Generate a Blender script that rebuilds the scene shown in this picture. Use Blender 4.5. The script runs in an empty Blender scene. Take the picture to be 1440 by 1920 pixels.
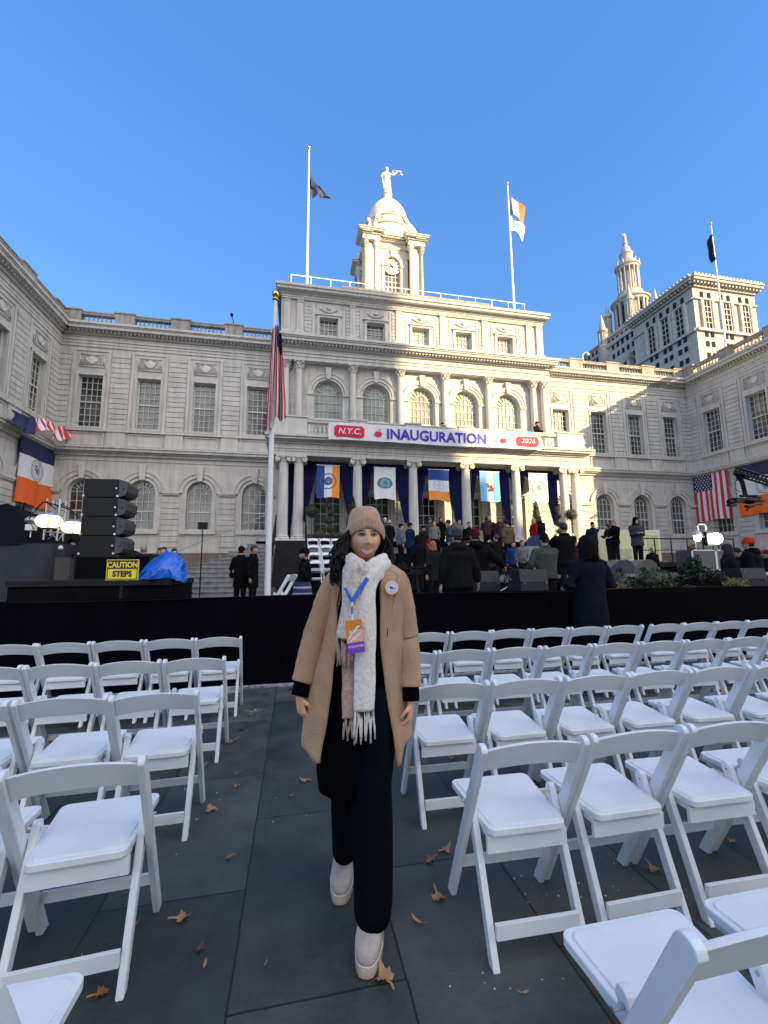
import bpy, bmesh, math, random
from mathutils import Vector, Matrix
random.seed(7)
C=bpy.context.scene.collection
R=math.radians; PI=math.pi
sin,cos=math.sin,math.cos
# ---------------------------------------------------------------- camera
H=1.45
YAW,PIT,ROL=.2041,.1332,-.0090
cy,sy,cp,sp=cos(YAW),sin(YAW),cos(PIT),sin(PIT)
FW=Vector((sy*cp,cy*cp,sp)); RT=Vector((cy,-sy,0)); UP=RT.cross(FW)
c_,s_=cos(ROL),sin(ROL)
RT,UP=c_*RT+s_*UP,-s_*RT+c_*UP
cam=bpy.data.cameras.new('camera'); cam.sensor_fit='VERTICAL'; cam.sensor_height=24.0
cam.lens=804.6/1920*24.0; cam.clip_start=.05; cam.clip_end=3000
co=bpy.data.objects.new('camera',cam); C.objects.link(co)
co.matrix_world=Matrix(((RT.x,UP.x,-FW.x,0),(RT.y,UP.y,-FW.y,0),(RT.z,UP.z,-FW.z,H),(0,0,0,1)))
bpy.context.scene.camera=co
# ---------------------------------------------------------------- light
DX,DZ=.88,.444            # towards the sun: x +.88, y -1, z +.444
sun_dir=Vector((DX,-1,DZ)).normalized()
EL=math.asin(sun_dir.z)
w=bpy.data.worlds.new('World'); bpy.context.scene.world=w; w.use_nodes=True
nt=w.node_tree; bg=nt.nodes['Background']
sky=nt.nodes.new('ShaderNodeTexSky'); sky.sky_type='NISHITA'; sky.sun_disc=False
sky.sun_elevation=EL; sky.sun_rotation=math.atan2(sun_dir.x,sun_dir.y)
sky.air_density=1.2; sky.dust_density=.35; sky.ozone_density=2.2; sky.altitude=50
hs=nt.nodes.new('ShaderNodeHueSaturation'); hs.inputs['Saturation'].default_value=1.25; hs.inputs['Value'].default_value=.82
mxs=nt.nodes.new('ShaderNodeMix'); mxs.data_type='RGBA'; mxs.inputs[0].default_value=.45; mxs.inputs[7].default_value=(.44,1.20,3.35,1)
nt.links.new(sky.outputs[0],hs.inputs['Color']); nt.links.new(hs.outputs[0],mxs.inputs[6]); tcw=nt.nodes.new('ShaderNodeTexCoord')
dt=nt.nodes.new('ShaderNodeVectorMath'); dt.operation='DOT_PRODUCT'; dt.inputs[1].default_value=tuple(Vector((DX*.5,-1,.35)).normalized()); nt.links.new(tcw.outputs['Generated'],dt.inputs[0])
sky_fill=nt.nodes.new('ShaderNodeMapRange'); sky_fill.interpolation_type='SMOOTHSTEP'; sky_fill.inputs[1].default_value=.18; sky_fill.inputs[2].default_value=.95; sky_fill.inputs[3].default_value=0; sky_fill.inputs[4].default_value=1
nt.links.new(dt.outputs['Value'],sky_fill.inputs[0])
mx2=nt.nodes.new('ShaderNodeMix'); mx2.data_type='RGBA'; mx2.inputs[7].default_value=(8.2,7.9,7.9,1)   # bright patch added to the sky behind the camera to lift the shade
nt.links.new(sky_fill.outputs[0],mx2.inputs[0]); nt.links.new(mxs.outputs[2],mx2.inputs[6]); nt.links.new(mx2.outputs[2],bg.inputs[0]); bg.inputs[1].default_value=.11
sl=bpy.data.lights.new('sun','SUN'); sl.energy=4.0; sl.angle=R(.53); sl.color=(1,.76,.40)
so=bpy.data.objects.new('sun',sl); C.objects.link(so); so.location=(20,-20,30)
so.rotation_euler=(-sun_dir).to_track_quat('-Z','Y').to_euler()
vs=bpy.context.scene.view_settings
vs.view_transform='Standard'; vs.look='None'; vs.gamma=1; vs.exposure=1.62
bpy.context.scene.view_settings.use_curve_mapping=False
cyc=bpy.context.scene.cycles
cyc.max_bounces=6; cyc.diffuse_bounces=4; cyc.glossy_bounces=3; cyc.transparent_max_bounces=8
cyc.sample_clamp_indirect=6

# ---------------------------------------------------------------- materials
def nodes(name):
    m=bpy.data.materials.new(name); m.use_nodes=True
    n=m.node_tree; return m,n,n.nodes['Principled BSDF'],n.links
def mat(name,col,rough=.7,var=.12,scale=6,bump=.0,metal=0,bscale=None,spec=.5,sheen=0):
    m,n,b,l=nodes(name)
    tc=n.nodes.new('ShaderNodeTexCoord')
    no=n.nodes.new('ShaderNodeTexNoise'); no.inputs['Scale'].default_value=scale; no.inputs['Detail'].default_value=5
    l.new(tc.outputs['Object'],no.inputs['Vector'])
    mr=n.nodes.new('ShaderNodeMapRange'); mr.inputs[1].default_value=.3; mr.inputs[2].default_value=.7
    mr.inputs[3].default_value=1-var; mr.inputs[4].default_value=1+var
    l.new(no.outputs[0],mr.inputs[0])
    mx=n.nodes.new('ShaderNodeVectorMath'); mx.operation='SCALE'; mx.inputs[0].default_value=col[:3]
    l.new(mr.outputs[0],mx.inputs['Scale']); l.new(mx.outputs[0],b.inputs['Base Color'])
    b.inputs['Roughness'].default_value=rough; b.inputs['Metallic'].default_value=metal
    b.inputs['Specular IOR Level'].default_value=spec
    if sheen: b.inputs['Sheen Weight'].default_value=sheen
    if bump:
        n2=n.nodes.new('ShaderNodeTexNoise'); n2.inputs['Scale'].default_value=bscale or scale*8; n2.inputs['Detail'].default_value=4
        l.new(tc.outputs['Object'],n2.inputs['Vector'])
        bp=n.nodes.new('ShaderNodeBump'); bp.inputs['Strength'].default_value=bump; bp.inputs['Distance'].default_value=.02
        l.new(n2.outputs[0],bp.inputs['Height']); l.new(bp.outputs[0],b.inputs['Normal'])
    return m
def stone(name,c1,c2,joints=True,bw=1.1,rh=.29,stain=.35,jd=.6):
    m,n,b,l=nodes(name)
    tc=n.nodes.new('ShaderNodeTexCoord'); sx=n.nodes.new('ShaderNodeSeparateXYZ'); l.new(tc.outputs['Object'],sx.inputs[0])
    ad=n.nodes.new('ShaderNodeMath'); ad.operation='ADD'; l.new(sx.outputs[0],ad.inputs[0]); l.new(sx.outputs[1],ad.inputs[1])
    cb=n.nodes.new('ShaderNodeCombineXYZ'); l.new(ad.outputs[0],cb.inputs[0]); l.new(sx.outputs[2],cb.inputs[1])
    n1=n.nodes.new('ShaderNodeTexNoise'); n1.inputs['Scale'].default_value=1.3; n1.inputs['Detail'].default_value=8; n1.inputs['Roughness'].default_value=.65
    l.new(tc.outputs['Object'],n1.inputs['Vector'])
    # vertical streaks
    mp=n.nodes.new('ShaderNodeMapping'); mp.inputs['Scale'].default_value=(3.5,.35,1); l.new(cb.outputs[0],mp.inputs[0])
    n2=n.nodes.new('ShaderNodeTexNoise'); n2.inputs['Scale'].default_value=1.6; n2.inputs['Detail'].default_value=6; l.new(mp.outputs[0],n2.inputs['Vector'])
    m1=n.nodes.new('ShaderNodeMix'); m1.data_type='RGBA'; m1.inputs[6].default_value=(*c1,1); m1.inputs[7].default_value=(*c2,1)
    l.new(n1.outputs[0],m1.inputs[0])
    r2=n.nodes.new('ShaderNodeMapRange'); r2.inputs[1].default_value=.42; r2.inputs[2].default_value=.75; r2.inputs[3].default_value=1; r2.inputs[4].default_value=1-stain
    l.new(n2.outputs[0],r2.inputs[0])
    sc=n.nodes.new('ShaderNodeVectorMath'); sc.operation='SCALE'; l.new(m1.outputs[2],sc.inputs[0]); l.new(r2.outputs[0],sc.inputs['Scale'])
    out=sc.outputs[0]
    if joints:
        br=n.nodes.new('ShaderNodeTexBrick'); br.inputs['Scale'].default_value=1; br.inputs['Brick Width'].default_value=bw; br.inputs['Row Height'].default_value=rh
        br.inputs['Mortar Size'].default_value=.012; br.inputs['Color1'].default_value=(1,1,1,1); br.inputs['Color2'].default_value=(.90,.90,.90,1); br.inputs['Mortar'].default_value=(jd,jd,jd,1)
        br.inputs['Mortar Smooth'].default_value=.3
        l.new(cb.outputs[0],br.inputs['Vector'])
        mu=n.nodes.new('ShaderNodeVectorMath'); mu.operation='MULTIPLY'; l.new(out,mu.inputs[0]); l.new(br.outputs[0],mu.inputs[1]); out=mu.outputs[0]
    l.new(out,b.inputs['Base Color']); b.inputs['Roughness'].default_value=.85; b.inputs['Specular IOR Level'].default_value=.25
    n3=n.nodes.new('ShaderNodeTexNoise'); n3.inputs['Scale'].default_value=18; n3.inputs['Detail'].default_value=6; l.new(tc.outputs['Object'],n3.inputs['Vector'])
    bp=n.nodes.new('ShaderNodeBump'); bp.inputs['Strength'].default_value=.25; bp.inputs['Distance'].default_value=.03
    l.new(n3.outputs[0],bp.inputs['Height']); l.new(bp.outputs[0],b.inputs['Normal'])
    return m
def emis(name,col,s):
    m,n,b,l=nodes(name); b.inputs['Emission Color'].default_value=(*col,1); b.inputs['Emission Strength'].default_value=s
    b.inputs['Base Color'].default_value=(*col,1); return m
M={}
M['stone']=stone('limestone',(.52,.50,.465),(.68,.655,.61),stain=.25,jd=.84)
M['stone2']=stone('limestone_trim',(.52,.50,.46),(.67,.645,.60),joints=False,stain=.28)
M['stoneD']=stone('limestone_weathered',(.25,.235,.21),(.46,.42,.37),joints=False,stain=.45)
M['brown']=stone('brownstone',(.20,.15,.13),(.27,.20,.175),bw=.9,rh=.42,stain=.3)
M['white_stone']=stone('cupola_paint',(.58,.55,.48),(.68,.64,.56),joints=False,stain=.18)
M['muni']=stone('granite_tower',(.42,.39,.35),(.55,.51,.45),bw=3,rh=1.2,stain=.4)
M['muniD']=mat('tower_window',(.03,.03,.035),1,.4,3,spec=0)
M['roofd']=mat('roof_membrane',(.12,.12,.12),.9)
def glassmat(name,c,c2,rough=.12,sc=.7):
    m,n,b,l=nodes(name); tc=n.nodes.new('ShaderNodeTexCoord')
    oi=n.nodes.new('ShaderNodeObjectInfo')
    ad=n.nodes.new('ShaderNodeVectorMath'); ad.operation='ADD'; l.new(tc.outputs['Object'],ad.inputs[0]); l.new(oi.outputs['Location'],ad.inputs[1])
    no=n.nodes.new('ShaderNodeTexNoise'); no.inputs['Scale'].default_value=sc; no.inputs['Detail'].default_value=5; l.new(ad.outputs[0],no.inputs['Vector'])
    cr=n.nodes.new('ShaderNodeValToRGB'); cr.color_ramp.elements[0].position=.42; cr.color_ramp.elements[1].position=.6
    cr.color_ramp.elements[0].color=(*c,1); cr.color_ramp.elements[1].color=(*c2,1)
    l.new(no.outputs[0],cr.inputs[0]); l.new(cr.outputs[0],b.inputs['Base Color'])
    b.inputs['Roughness'].default_value=rough; b.inputs['Specular IOR Level'].default_value=.8
    n3=n.nodes.new('ShaderNodeTexNoise'); n3.inputs['Scale'].default_value=1.6; l.new(ad.outputs[0],n3.inputs['Vector'])
    bp=n.nodes.new('ShaderNodeBump'); bp.inputs['Strength'].default_value=.15; bp.inputs['Distance'].default_value=.05
    l.new(n3.outputs[0],bp.inputs['Height']); l.new(bp.outputs[0],b.inputs['Normal'])
    return m
M['glass']=glassmat('old_window_glass',(.018,.022,.022),(.11,.13,.125))
M['glassc']=glassmat('curtained_window_glass',(.20,.23,.22),(.36,.38,.34),.2)
M['frame']=mat('window_paint',(.58,.57,.53),.5,.05)
M['black']=mat('black_metal',(.008,.008,.009),.5,.1,spec=.25)
M['blackcloth']=mat('black_drape',(.0022,.0022,.004),.95,.3,3,.3,bscale=4,spec=.04)
M['stageblack']=mat('stage_skirt',(.004,.004,.006),.9,.3,2,.2,bscale=6,spec=.08)
M['deck']=mat('stage_deck',(.014,.014,.016),.6,.3,4,spec=.2)
M['white']=mat('white_resin',(.72,.74,.75),.45,.07,5,.06,bscale=60)
M['polew']=mat('white_pole_paint',(.74,.74,.74),.35,.04)
M['gold']=mat('gilded',(.75,.52,.16),.25,.1,metal=1)
M['steel']=mat('galvanised',(.45,.46,.48),.4,.1,metal=.8)
M['navy']=mat('navy_cloth',(.012,.02,.085),.7,.15,3)
M['drape']=mat('royal_blue_drape',(.012,.018,.13),.75,.2,3)
M['red']=mat('red_cloth',(.55,.03,.045),.75,.08)
M['flagw']=mat('white_cloth',(.72,.72,.74),.8,.05)
M['orange']=mat('orange_cloth',(.82,.14,.02),.75,.06)
M['flagblue']=mat('flag_blue_cloth',(.015,.05,.28),.75,.08)
M['paleb']=mat('pale_blue_cloth',(.16,.50,.85),.75,.05)
M['lorange']=mat('soft_orange_cloth',(.85,.28,.05),.75,.05)
M['ink']=mat('seal_ink',(.10,.11,.17),.8,.1)
M['inkg']=mat('green_seal_ink',(.10,.20,.17),.8,.1)
M['signY']=mat('sign_yellow',(.85,.72,.02),.4,.03)
M['signK']=mat('sign_black',(.01,.01,.01),.5,.03)
# ---------------------------------------------------------------- mesh helpers
class MB:
    def __init__(s,fr=None): s.v=[];s.f=[];s.mi=[];s.fr=fr
    def add(s,pts,faces,mi=0):
        k=len(s.v); 
        s.v+=[tuple(s.fr(*p)) if s.fr else tuple(p) for p in pts]
        for f in faces: s.f.append(tuple(k+i for i in f)); s.mi.append(mi)
    def box(s,a0,a1,b0,b1,c0,c1,mi=0):
        p=[(a,b,c) for a in (a0,a1) for b in (b0,b1) for c in (c0,c1)]
        s.add(p,[(0,1,3,2),(4,6,7,5),(0,4,5,1),(2,3,7,6),(0,2,6,4),(1,5,7,3)],mi)
    def prism(s,poly,c0,c1,mi=0):      # poly in (a,b), extruded along third axis
        n=len(poly); p=[(a,b,c0) for a,b in poly]+[(a,b,c1) for a,b in poly]
        f=[tuple(range(n)),tuple(range(2*n-1,n-1,-1))]+[(i,(i+1)%n,n+(i+1)%n,n+i) for i in range(n)]
        s.add(p,f,mi)
    def arc(s,uc,zc,r0,r1,n0,n1,a0=0,a1=PI,seg=16,mi=0):
        for i in range(seg):
            t0=a0+(a1-a0)*i/seg; t1=a0+(a1-a0)*(i+1)/seg
            s.prism([(uc+r0*cos(t0),zc+r0*sin(t0)),(uc+r1*cos(t0),zc+r1*sin(t0)),(uc+r1*cos(t1),zc+r1*sin(t1)),(uc+r0*cos(t1),zc+r0*sin(t1))],n0,n1,mi)
    def archwall(s,u0,u1,zs,z1,uc,r,n0,n1,seg=16,mi=0):
        if u0<uc-r: s.box(u0,uc-r,zs,z1,n0,n1,mi)
        if u1>uc+r: s.box(uc+r,u1,zs,z1,n0,n1,mi)
        for i in range(seg):
            t0=PI*i/seg; t1=PI*(i+1)/seg
            a=(uc+r*cos(t0),zs+r*sin(t0)); b=(uc+r*cos(t1),zs+r*sin(t1))
            s.prism([a,(a[0],z1),(b[0],z1),b],n0,n1,mi)
    def lathe(s,prof,x,y,z=0,seg=12,mi=0,sx=1,sy=1,rot=0):
        k=len(prof); p=[]
        for r,h in prof:
            for j in range(seg):
                t=2*PI*j/seg+rot; p.append((x+r*cos(t)*sx,y+r*sin(t)*sy,z+h))
        f=[]
        for i in range(k-1):
            for j in range(seg):
                f.append((i*seg+j,i*seg+(j+1)%seg,(i+1)*seg+(j+1)%seg,(i+1)*seg+j))
        f.append(tuple(range(seg-1,-1,-1))); f.append(tuple((k-1)*seg+j for j in range(seg)))
        s.add(p,f,mi)
    def tube(s,pts,r,seg=8,mi=0,cap=True,flat=1.0):
        pts=[Vector(p) for p in pts]; n=len(pts)
        rr=r if isinstance(r,(list,tuple)) else [r]*n
        P=[];up=Vector((0,0,1))
        for i in range(n):
            d=(pts[min(i+1,n-1)]-pts[max(i-1,0)]).normalized()
            a=d.cross(up)
            if a.length<.05: a=d.cross(Vector((0,1,0)))
            a.normalize(); b=a.cross(d)
            for j in range(seg):
                t=2*PI*j/seg
                q=pts[i]+a*rr[i]*cos(t)+b*rr[i]*sin(t)*flat; P.append(tuple(q))
        f=[(i*seg+j,i*seg+(j+1)%seg,(i+1)*seg+(j+1)%seg,(i+1)*seg+j) for i in range(n-1) for j in range(seg)]
        if cap: f+= [tuple(range(seg-1,-1,-1)),tuple((n-1)*seg+j for j in range(seg))]
        s.add(P,f,mi)
    def grid(s,fn,nu,nv,mi=0):        # fn(u,v)->(x,y,z), u,v in 0..1 ; mi int or fn(u,v)
        P=[fn(i/nu,j/nv) for j in range(nv+1) for i in range(nu+1)]
        k=len(s.v); s.v+=[tuple(s.fr(*p)) if s.fr else tuple(p) for p in P]
        for j in range(nv):
            for i in range(nu):
                a=k+j*(nu+1)+i
                s.f.append((a,a+1,a+nu+2,a+nu+1)); s.mi.append(mi((i+.5)/nu,(j+.5)/nv) if callable(mi) else mi)
    def loft(s,rings,mi=0,cap=True,close=True):   # rings: lists of equal number of points
        n=len(rings[0]); P=[p for r in rings for p in r]; f=[]
        for i in range(len(rings)-1):
            for j in range(n if close else n-1):
                f.append((i*n+j,i*n+(j+1)%n,(i+1)*n+(j+1)%n,(i+1)*n+j))
        if cap: f+=[tuple(range(n-1,-1,-1)),tuple((len(rings)-1)*n+j for j in range(n))]
        s.add(P,f,mi)
    def sphere(s,c,r,seg=12,rings=8,mi=0):
        if not isinstance(r,(tuple,list)): r=(r,r,r)
        P=[(c[0],c[1],c[2]-r[2])]
        for i in range(1,rings):
            t=-PI/2+PI*i/rings
            for j in range(seg):
                a=2*PI*j/seg; P.append((c[0]+r[0]*cos(t)*cos(a),c[1]+r[1]*cos(t)*sin(a),c[2]+r[2]*sin(t)))
        P.append((c[0],c[1],c[2]+r[2])); f=[]
        for j in range(seg): f.append((0,1+(j+1)%seg,1+j))
        for i in range(rings-2):
            for j in range(seg):
                a=1+i*seg; f.append((a+j,a+(j+1)%seg,a+seg+(j+1)%seg,a+seg+j))
        a=1+(rings-2)*seg
        for j in range(seg): f.append((a+j,a+(j+1)%seg,a+seg))
        s.add(P,f,mi)
    def mesh(s,name,mats,smooth=False,recalc=True):
        me=bpy.data.meshes.new(name); me.from_pydata(s.v,[],s.f)
        for m in (mats if isinstance(mats,(list,tuple)) else [mats]): me.materials.append(m)
        me.polygons.foreach_set('material_index',s.mi)
        if recalc:
            b=bmesh.new(); b.from_mesh(me); bmesh.ops.recalc_face_normals(b,faces=b.faces); b.to_mesh(me); b.free()
        if smooth:
            me.polygons.foreach_set('use_smooth',[True]*len(me.polygons))
            if smooth=='auto': me.set_sharp_from_angle(angle=R(40))
        me.update(); return me
    def build(s,name,mats,parent=None,smooth=False,recalc=True,loc=None,**kw):
        o=bpy.data.objects.new(name,s.mesh(name,mats,smooth,recalc)); C.objects.link(o)
        if parent: o.parent=parent
        if loc: o.location=loc
        for k,v in kw.items(): o[k]=v
        return o
def thing(name,label,cat,loc=(0,0,0),rz=0,group=None,scale=None):
    o=bpy.data.objects.new(name,None); C.objects.link(o); o.empty_display_size=.2
    o.location=loc; o.rotation_euler=(0,0,rz)
    if scale: o.scale=scale
    o['label']=label; o['category']=cat
    if group: o['group']=group
    return o
def tag(o,label,cat,group=None):
    o['label']=label; o['category']=cat
    if group: o['group']=group
    return o
def struct(o,kind='structure'): o['kind']=kind; return o
def inst(name,me,parent,loc=(0,0,0),rz=0,scale=None):
    o=bpy.data.objects.new(name,me); C.objects.link(o); o.parent=parent; o.location=loc; o.rotation_euler=(0,0,rz)
    if scale: o.scale=scale
    return o
def copy_tree(o,parent=None):
    c=o.copy(); C.objects.link(c)
    if parent: c.parent=parent
    for ch in o.children: copy_tree(ch,c)
    return c
def text_mb(txt,size,bold=.0,extr=.004,align='CENTER',shear=0,sx=1):
    """built-in font turned into a mesh: returns (verts,faces) lying in x,z with y = depth"""
    cu=bpy.data.curves.new('t','FONT'); cu.body=txt; cu.size=size; cu.offset=bold; cu.extrude=extr; cu.align_x=align; cu.align_y='CENTER'; cu.shear=shear; cu.resolution_u=3
    o=bpy.data.objects.new('t',cu); C.objects.link(o)
    dg=bpy.context.evaluated_depsgraph_get(); me=bpy.data.meshes.new_from_object(o.evaluated_get(dg))
    V=[(v.co.x*sx,-v.co.z,v.co.y) for v in me.vertices]; F=[tuple(p.vertices) for p in me.polygons]
    bpy.data.objects.remove(o); bpy.data.curves.remove(cu); bpy.data.meshes.remove(me)
    return V,F
def add_text(mb,txt,size,x,y,z,mi=0,bold=.0,shear=0,sx=1,extr=.004,fn=None):
    V,F=text_mb(txt,size,bold,extr,shear=shear,sx=sx)
    V=[(a+x,b+y,c+z) for a,b,c in V]
    if fn: V=[fn(*p) for p in V]
    mb.add(V,F,mi)

# ================================================================ GROUND
def ground_mat():
    m,n,b,l=nodes('bluestone_paving')
    tc=n.nodes.new('ShaderNodeTexCoord'); sx=n.nodes.new('ShaderNodeSeparateXYZ'); l.new(tc.outputs['Object'],sx.inputs[0])
    a=n.nodes.new('ShaderNodeMath'); a.operation='ADD'; a.inputs[1].default_value=.19+.61*50; l.new(sx.outputs[0],a.inputs[0])
    a2=n.nodes.new('ShaderNodeMath'); a2.operation='ADD'; a2.inputs[1].default_value=40.28; l.new(sx.outputs[1],a2.inputs[0])
    nw=n.nodes.new('ShaderNodeTexNoise'); nw.inputs['Scale'].default_value=7; l.new(tc.outputs['Object'],nw.inputs['Vector'])
    wj=n.nodes.new('ShaderNodeVectorMath'); wj.operation='MULTIPLY_ADD'; wj.inputs[1].default_value=(.008,.008,0); l.new(nw.outputs['Color'],wj.inputs[0])
    cb=n.nodes.new('ShaderNodeCombineXYZ'); l.new(a2.outputs[0],cb.inputs[0]); l.new(a.outputs[0],cb.inputs[1]); l.new(cb.outputs[0],wj.inputs[2])
    br=n.nodes.new('ShaderNodeTexBrick'); br.inputs['Scale'].default_value=1; br.inputs['Brick Width'].default_value=1.15; br.inputs['Row Height'].default_value=.61
    br.inputs['Mortar Size'].default_value=.0045; br.inputs['Mortar Smooth'].default_value=.2
    br.inputs['Color1'].default_value=(.036,.042,.042,1); br.inputs['Color2'].default_value=(.078,.083,.080,1); br.inputs['Mortar'].default_value=(.012,.012,.011,1)
    l.new(wj.outputs[0],br.inputs['Vector'])
    n1=n.nodes.new('ShaderNodeTexNoise'); n1.inputs['Scale'].default_value=2.3; n1.inputs['Detail'].default_value=12; n1.inputs['Roughness'].default_value=.72; l.new(tc.outputs['Object'],n1.inputs['Vector'])
    r1=n.nodes.new('ShaderNodeMapRange'); r1.inputs[1].default_value=.3; r1.inputs[2].default_value=.7; r1.inputs[3].default_value=.52; r1.inputs[4].default_value=1.45; l.new(n1.outputs[0],r1.inputs[0])
    sc=n.nodes.new('ShaderNodeVectorMath'); sc.operation='SCALE'; l.new(br.outputs[0],sc.inputs[0]); l.new(r1.outputs[0],sc.inputs['Scale'])
    # rusty stains
    n2=n.nodes.new('ShaderNodeTexNoise'); n2.inputs['Scale'].default_value=.9; n2.inputs['Detail'].default_value=6; l.new(tc.outputs['Object'],n2.inputs['Vector'])
    r2=n.nodes.new('ShaderNodeMapRange'); r2.inputs[1].default_value=.55; r2.inputs[2].default_value=.72; r2.inputs[3].default_value=0; r2.inputs[4].default_value=.55; l.new(n2.outputs[0],r2.inputs[0])
    mx=n.nodes.new('ShaderNodeMix'); mx.data_type='RGBA'; mx.inputs[7].default_value=(.036,.031,.025,1); l.new(r2.outputs[0],mx.inputs[0]); l.new(sc.outputs[0],mx.inputs[6])
    l.new(mx.outputs[2],b.inputs['Base Color'])
    r3=n.nodes.new('ShaderNodeMapRange'); r3.inputs[1].default_value=.35; r3.inputs[2].default_value=.65; r3.inputs[3].default_value=.48; r3.inputs[4].default_value=.85; b.inputs['Specular IOR Level'].default_value=.35; l.new(n1.outputs[0],r3.inputs[0]); l.new(r3.outputs[0],b.inputs['Roughness'])
    n4=n.nodes.new('ShaderNodeTexNoise'); n4.inputs['Scale'].default_value=40; n4.inputs['Detail'].default_value=6; l.new(tc.outputs['Object'],n4.inputs['Vector'])
    mm=n.nodes.new('ShaderNodeMath'); mm.operation='MULTIPLY_ADD'; mm.inputs[1].default_value=-1.2; l.new(br.outputs['Fac'],mm.inputs[0]); l.new(n4.outputs[0],mm.inputs[2])
    bp=n.nodes.new('ShaderNodeBump'); bp.inputs['Strength'].default_value=.6; bp.inputs['Distance'].default_value=.008; l.new(mm.outputs[0],bp.inputs['Height']); l.new(bp.outputs[0],b.inputs['Normal'])
    return m
g=MB(); g.add([(-900,-900,0),(900,-900,0),(900,900,0),(-900,900,0)],[(0,1,2,3)])
struct(g.build('pavement',ground_mat()))

# ================================================================ CITY HALL
D=24.7; XC=7.483; A0=9.776; BP=2.888; WW=20.02
XL,XR=XC-WW,XC+WW
CH=thing('city_hall','pale limestone city hall with clock cupola, columned portico and two projecting wings','building',(XC,D,0))
OFF=Vector((-XC,-D,0))
def part(mb,name,mats,smooth=False,parent=None):
    o=mb.build(name,mats,parent or CH,smooth)
    if parent is None: o.location=OFF
    return o
Fm=lambda u,z,n:(u,D-n,z)
Fr=lambda u,z,n:(XR-n,u,z)
Fl=lambda u,z,n:(XL+n,u,z)
# --- window prototypes (local: x along wall, y into wall, z up, origin at bottom centre)
def win_rect(hw,h,nx,nz,fr=.055,mid=True,mt=.028):
    m=MB()
    m.box(-hw,-hw+fr,-.0,.08,0,h); m.box(hw-fr,hw,-.0,.08,0,h); m.box(-hw+fr,hw-fr,0,.08,0,fr+.02); m.box(-hw+fr,hw-fr,0,.08,h-fr,h)
    if mid: m.box(-hw+fr,hw-fr,-.02,.075,h/2-.035,h/2+.035)
    for i in range(1,nx):
        x=-hw+fr+(2*hw-2*fr)*i/nx; m.box(x-mt/2,x+mt/2,.012,.06,fr+.02,h-fr)
    for k in range(1,nz):
        if mid and k*2==nz: continue
        z=h*k/nz; m.box(-hw+fr,hw-fr,.015,.055,z-mt/2,z+mt/2)
    gl=MB(); gl.box(-hw+.01,hw-.01,.065,.078,.01,h-.01)
    return m,gl
def win_arch(hw,h,nx,nz,fr=.055,mt=.026):
    # h: height to springing
    m=MB()
    m.box(-hw,-hw+fr,0,.08,0,h); m.box(hw-fr,hw,0,.08,0,h); m.box(-hw+fr,hw-fr,0,.08,0,fr+.02)
    m2=MB(lambda a,b,c:(a,c,b)); m2.arc(0,h,hw-fr,hw,0,.08); m2.arc(0,h,hw*.48,hw*.48+mt,.012,.06)
    for i in range(1,8):
        t=PI*i/8; a=hw*.5 if i%2 else hw*.5
        if i%2==1 or i==4:
            pass
        d=(cos(t),sin(t)); w_=mt/2
        m2.prism([(d[0]*a-d[1]*w_,h+d[1]*a+d[0]*w_),(d[0]*a+d[1]*w_,h+d[1]*a-d[0]*w_),(d[0]*(hw-fr)+d[1]*w_,h+d[1]*(hw-fr)-d[0]*w_),(d[0]*(hw-fr)-d[1]*w_,h+d[1]*(hw-fr)+d[0]*w_)],.015,.055)
    m.add(m2.v,m2.f)
    for i in range(1,nx):
        x=-hw+fr+(2*hw-2*fr)*i/nx
        zt=h+(math.sqrt(max((hw*.48)**2-x*x,0)) if abs(x)<hw*.48 else 0)
        m.box(x-mt/2,x+mt/2,.012,.06,fr+.02,zt)
    for k in range(1,nz+1):
        z=h*k/nz; 
        t=.035 if k==nz//2 else mt/2
        m.box(-hw+fr,hw-fr,.0 if t>.02 else .015,.055,z-t,z+t)
    gl=MB(); g2=MB(lambda a,b,c:(a,c,b))
    g2.prism([(-hw+.01,.01),(hw-.01,.01)]+[((hw-.01)*cos(PI*i/16),h+(hw-.01)*sin(PI*i/16)) for i in range(17)],.065,.078)
    gl.add(g2.v,g2.f); return m,gl
def protos(pair,g='glass'):
    return pair[0].mesh('window',M['frame']),pair[1].mesh('glass',M[g])
P_rect=protos(win_rect(.586,2.9,4,8)); P_arch=protos(win_arch(.64,2.02,4,4))
P_arch2=protos(win_arch(.82,2.45,6,5),'glassc'); P_att=protos(win_rect(.56,1.31,4,4,mid=False))
P_attc=protos(win_rect(.56,1.31,4,4,mid=False),'glassc')
P_door=protos(win_rect(.8,2.9,4,5,fr=.09,mid=False,mt=.04)); P_base=protos(win_rect(.62,1.5,4,4,mid=False))
def place(P,x,y,z,rz=0):
    o=inst('window',P[0],CH,(x-XC,y-D,z),rz); g=inst('glass',P[1],o); return o
# --- garland relief prototype
def garland_mesh():
    m=MB(); hw=.62; h=.74
    m.box(-hw,hw,.035,.07,0,h)
    for a in ((-hw,hw,0,.05),(-hw,hw,h-.05,h)): m.box(a[0],a[1],.0,.04,a[2],a[3])
    for a in ((-hw,-hw+.05),(hw-.05,hw)): m.box(a[0],a[1],.0,.04,.05,h-.05)
    for i in range(15):
        t=i/14; x=-.36+.72*t; z=.56-.34*math.sin(PI*t)**.9
        r=.045+.035*sin(PI*t)
        m.sphere((x,.02,z),(r,r*.8,r),6,4)
    for s in (-1,1):
        for k in range(6): 
            r=.05-.005*abs(k-2.5); m.sphere((s*(.43+.02*(k%2)),.02,.60-.085*k),(r,.04,r),6,4)
        m.sphere((s*.36,.02,.60),(.07,.05,.05),6,4); m.tube([(s*.36,.015,.6),(s*.24,.01,.66),(s*.1,.02,.62)],.02,5)
    return m.mesh('garland_relief',M['stone2'],smooth=True)
GM=garland_mesh()
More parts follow.
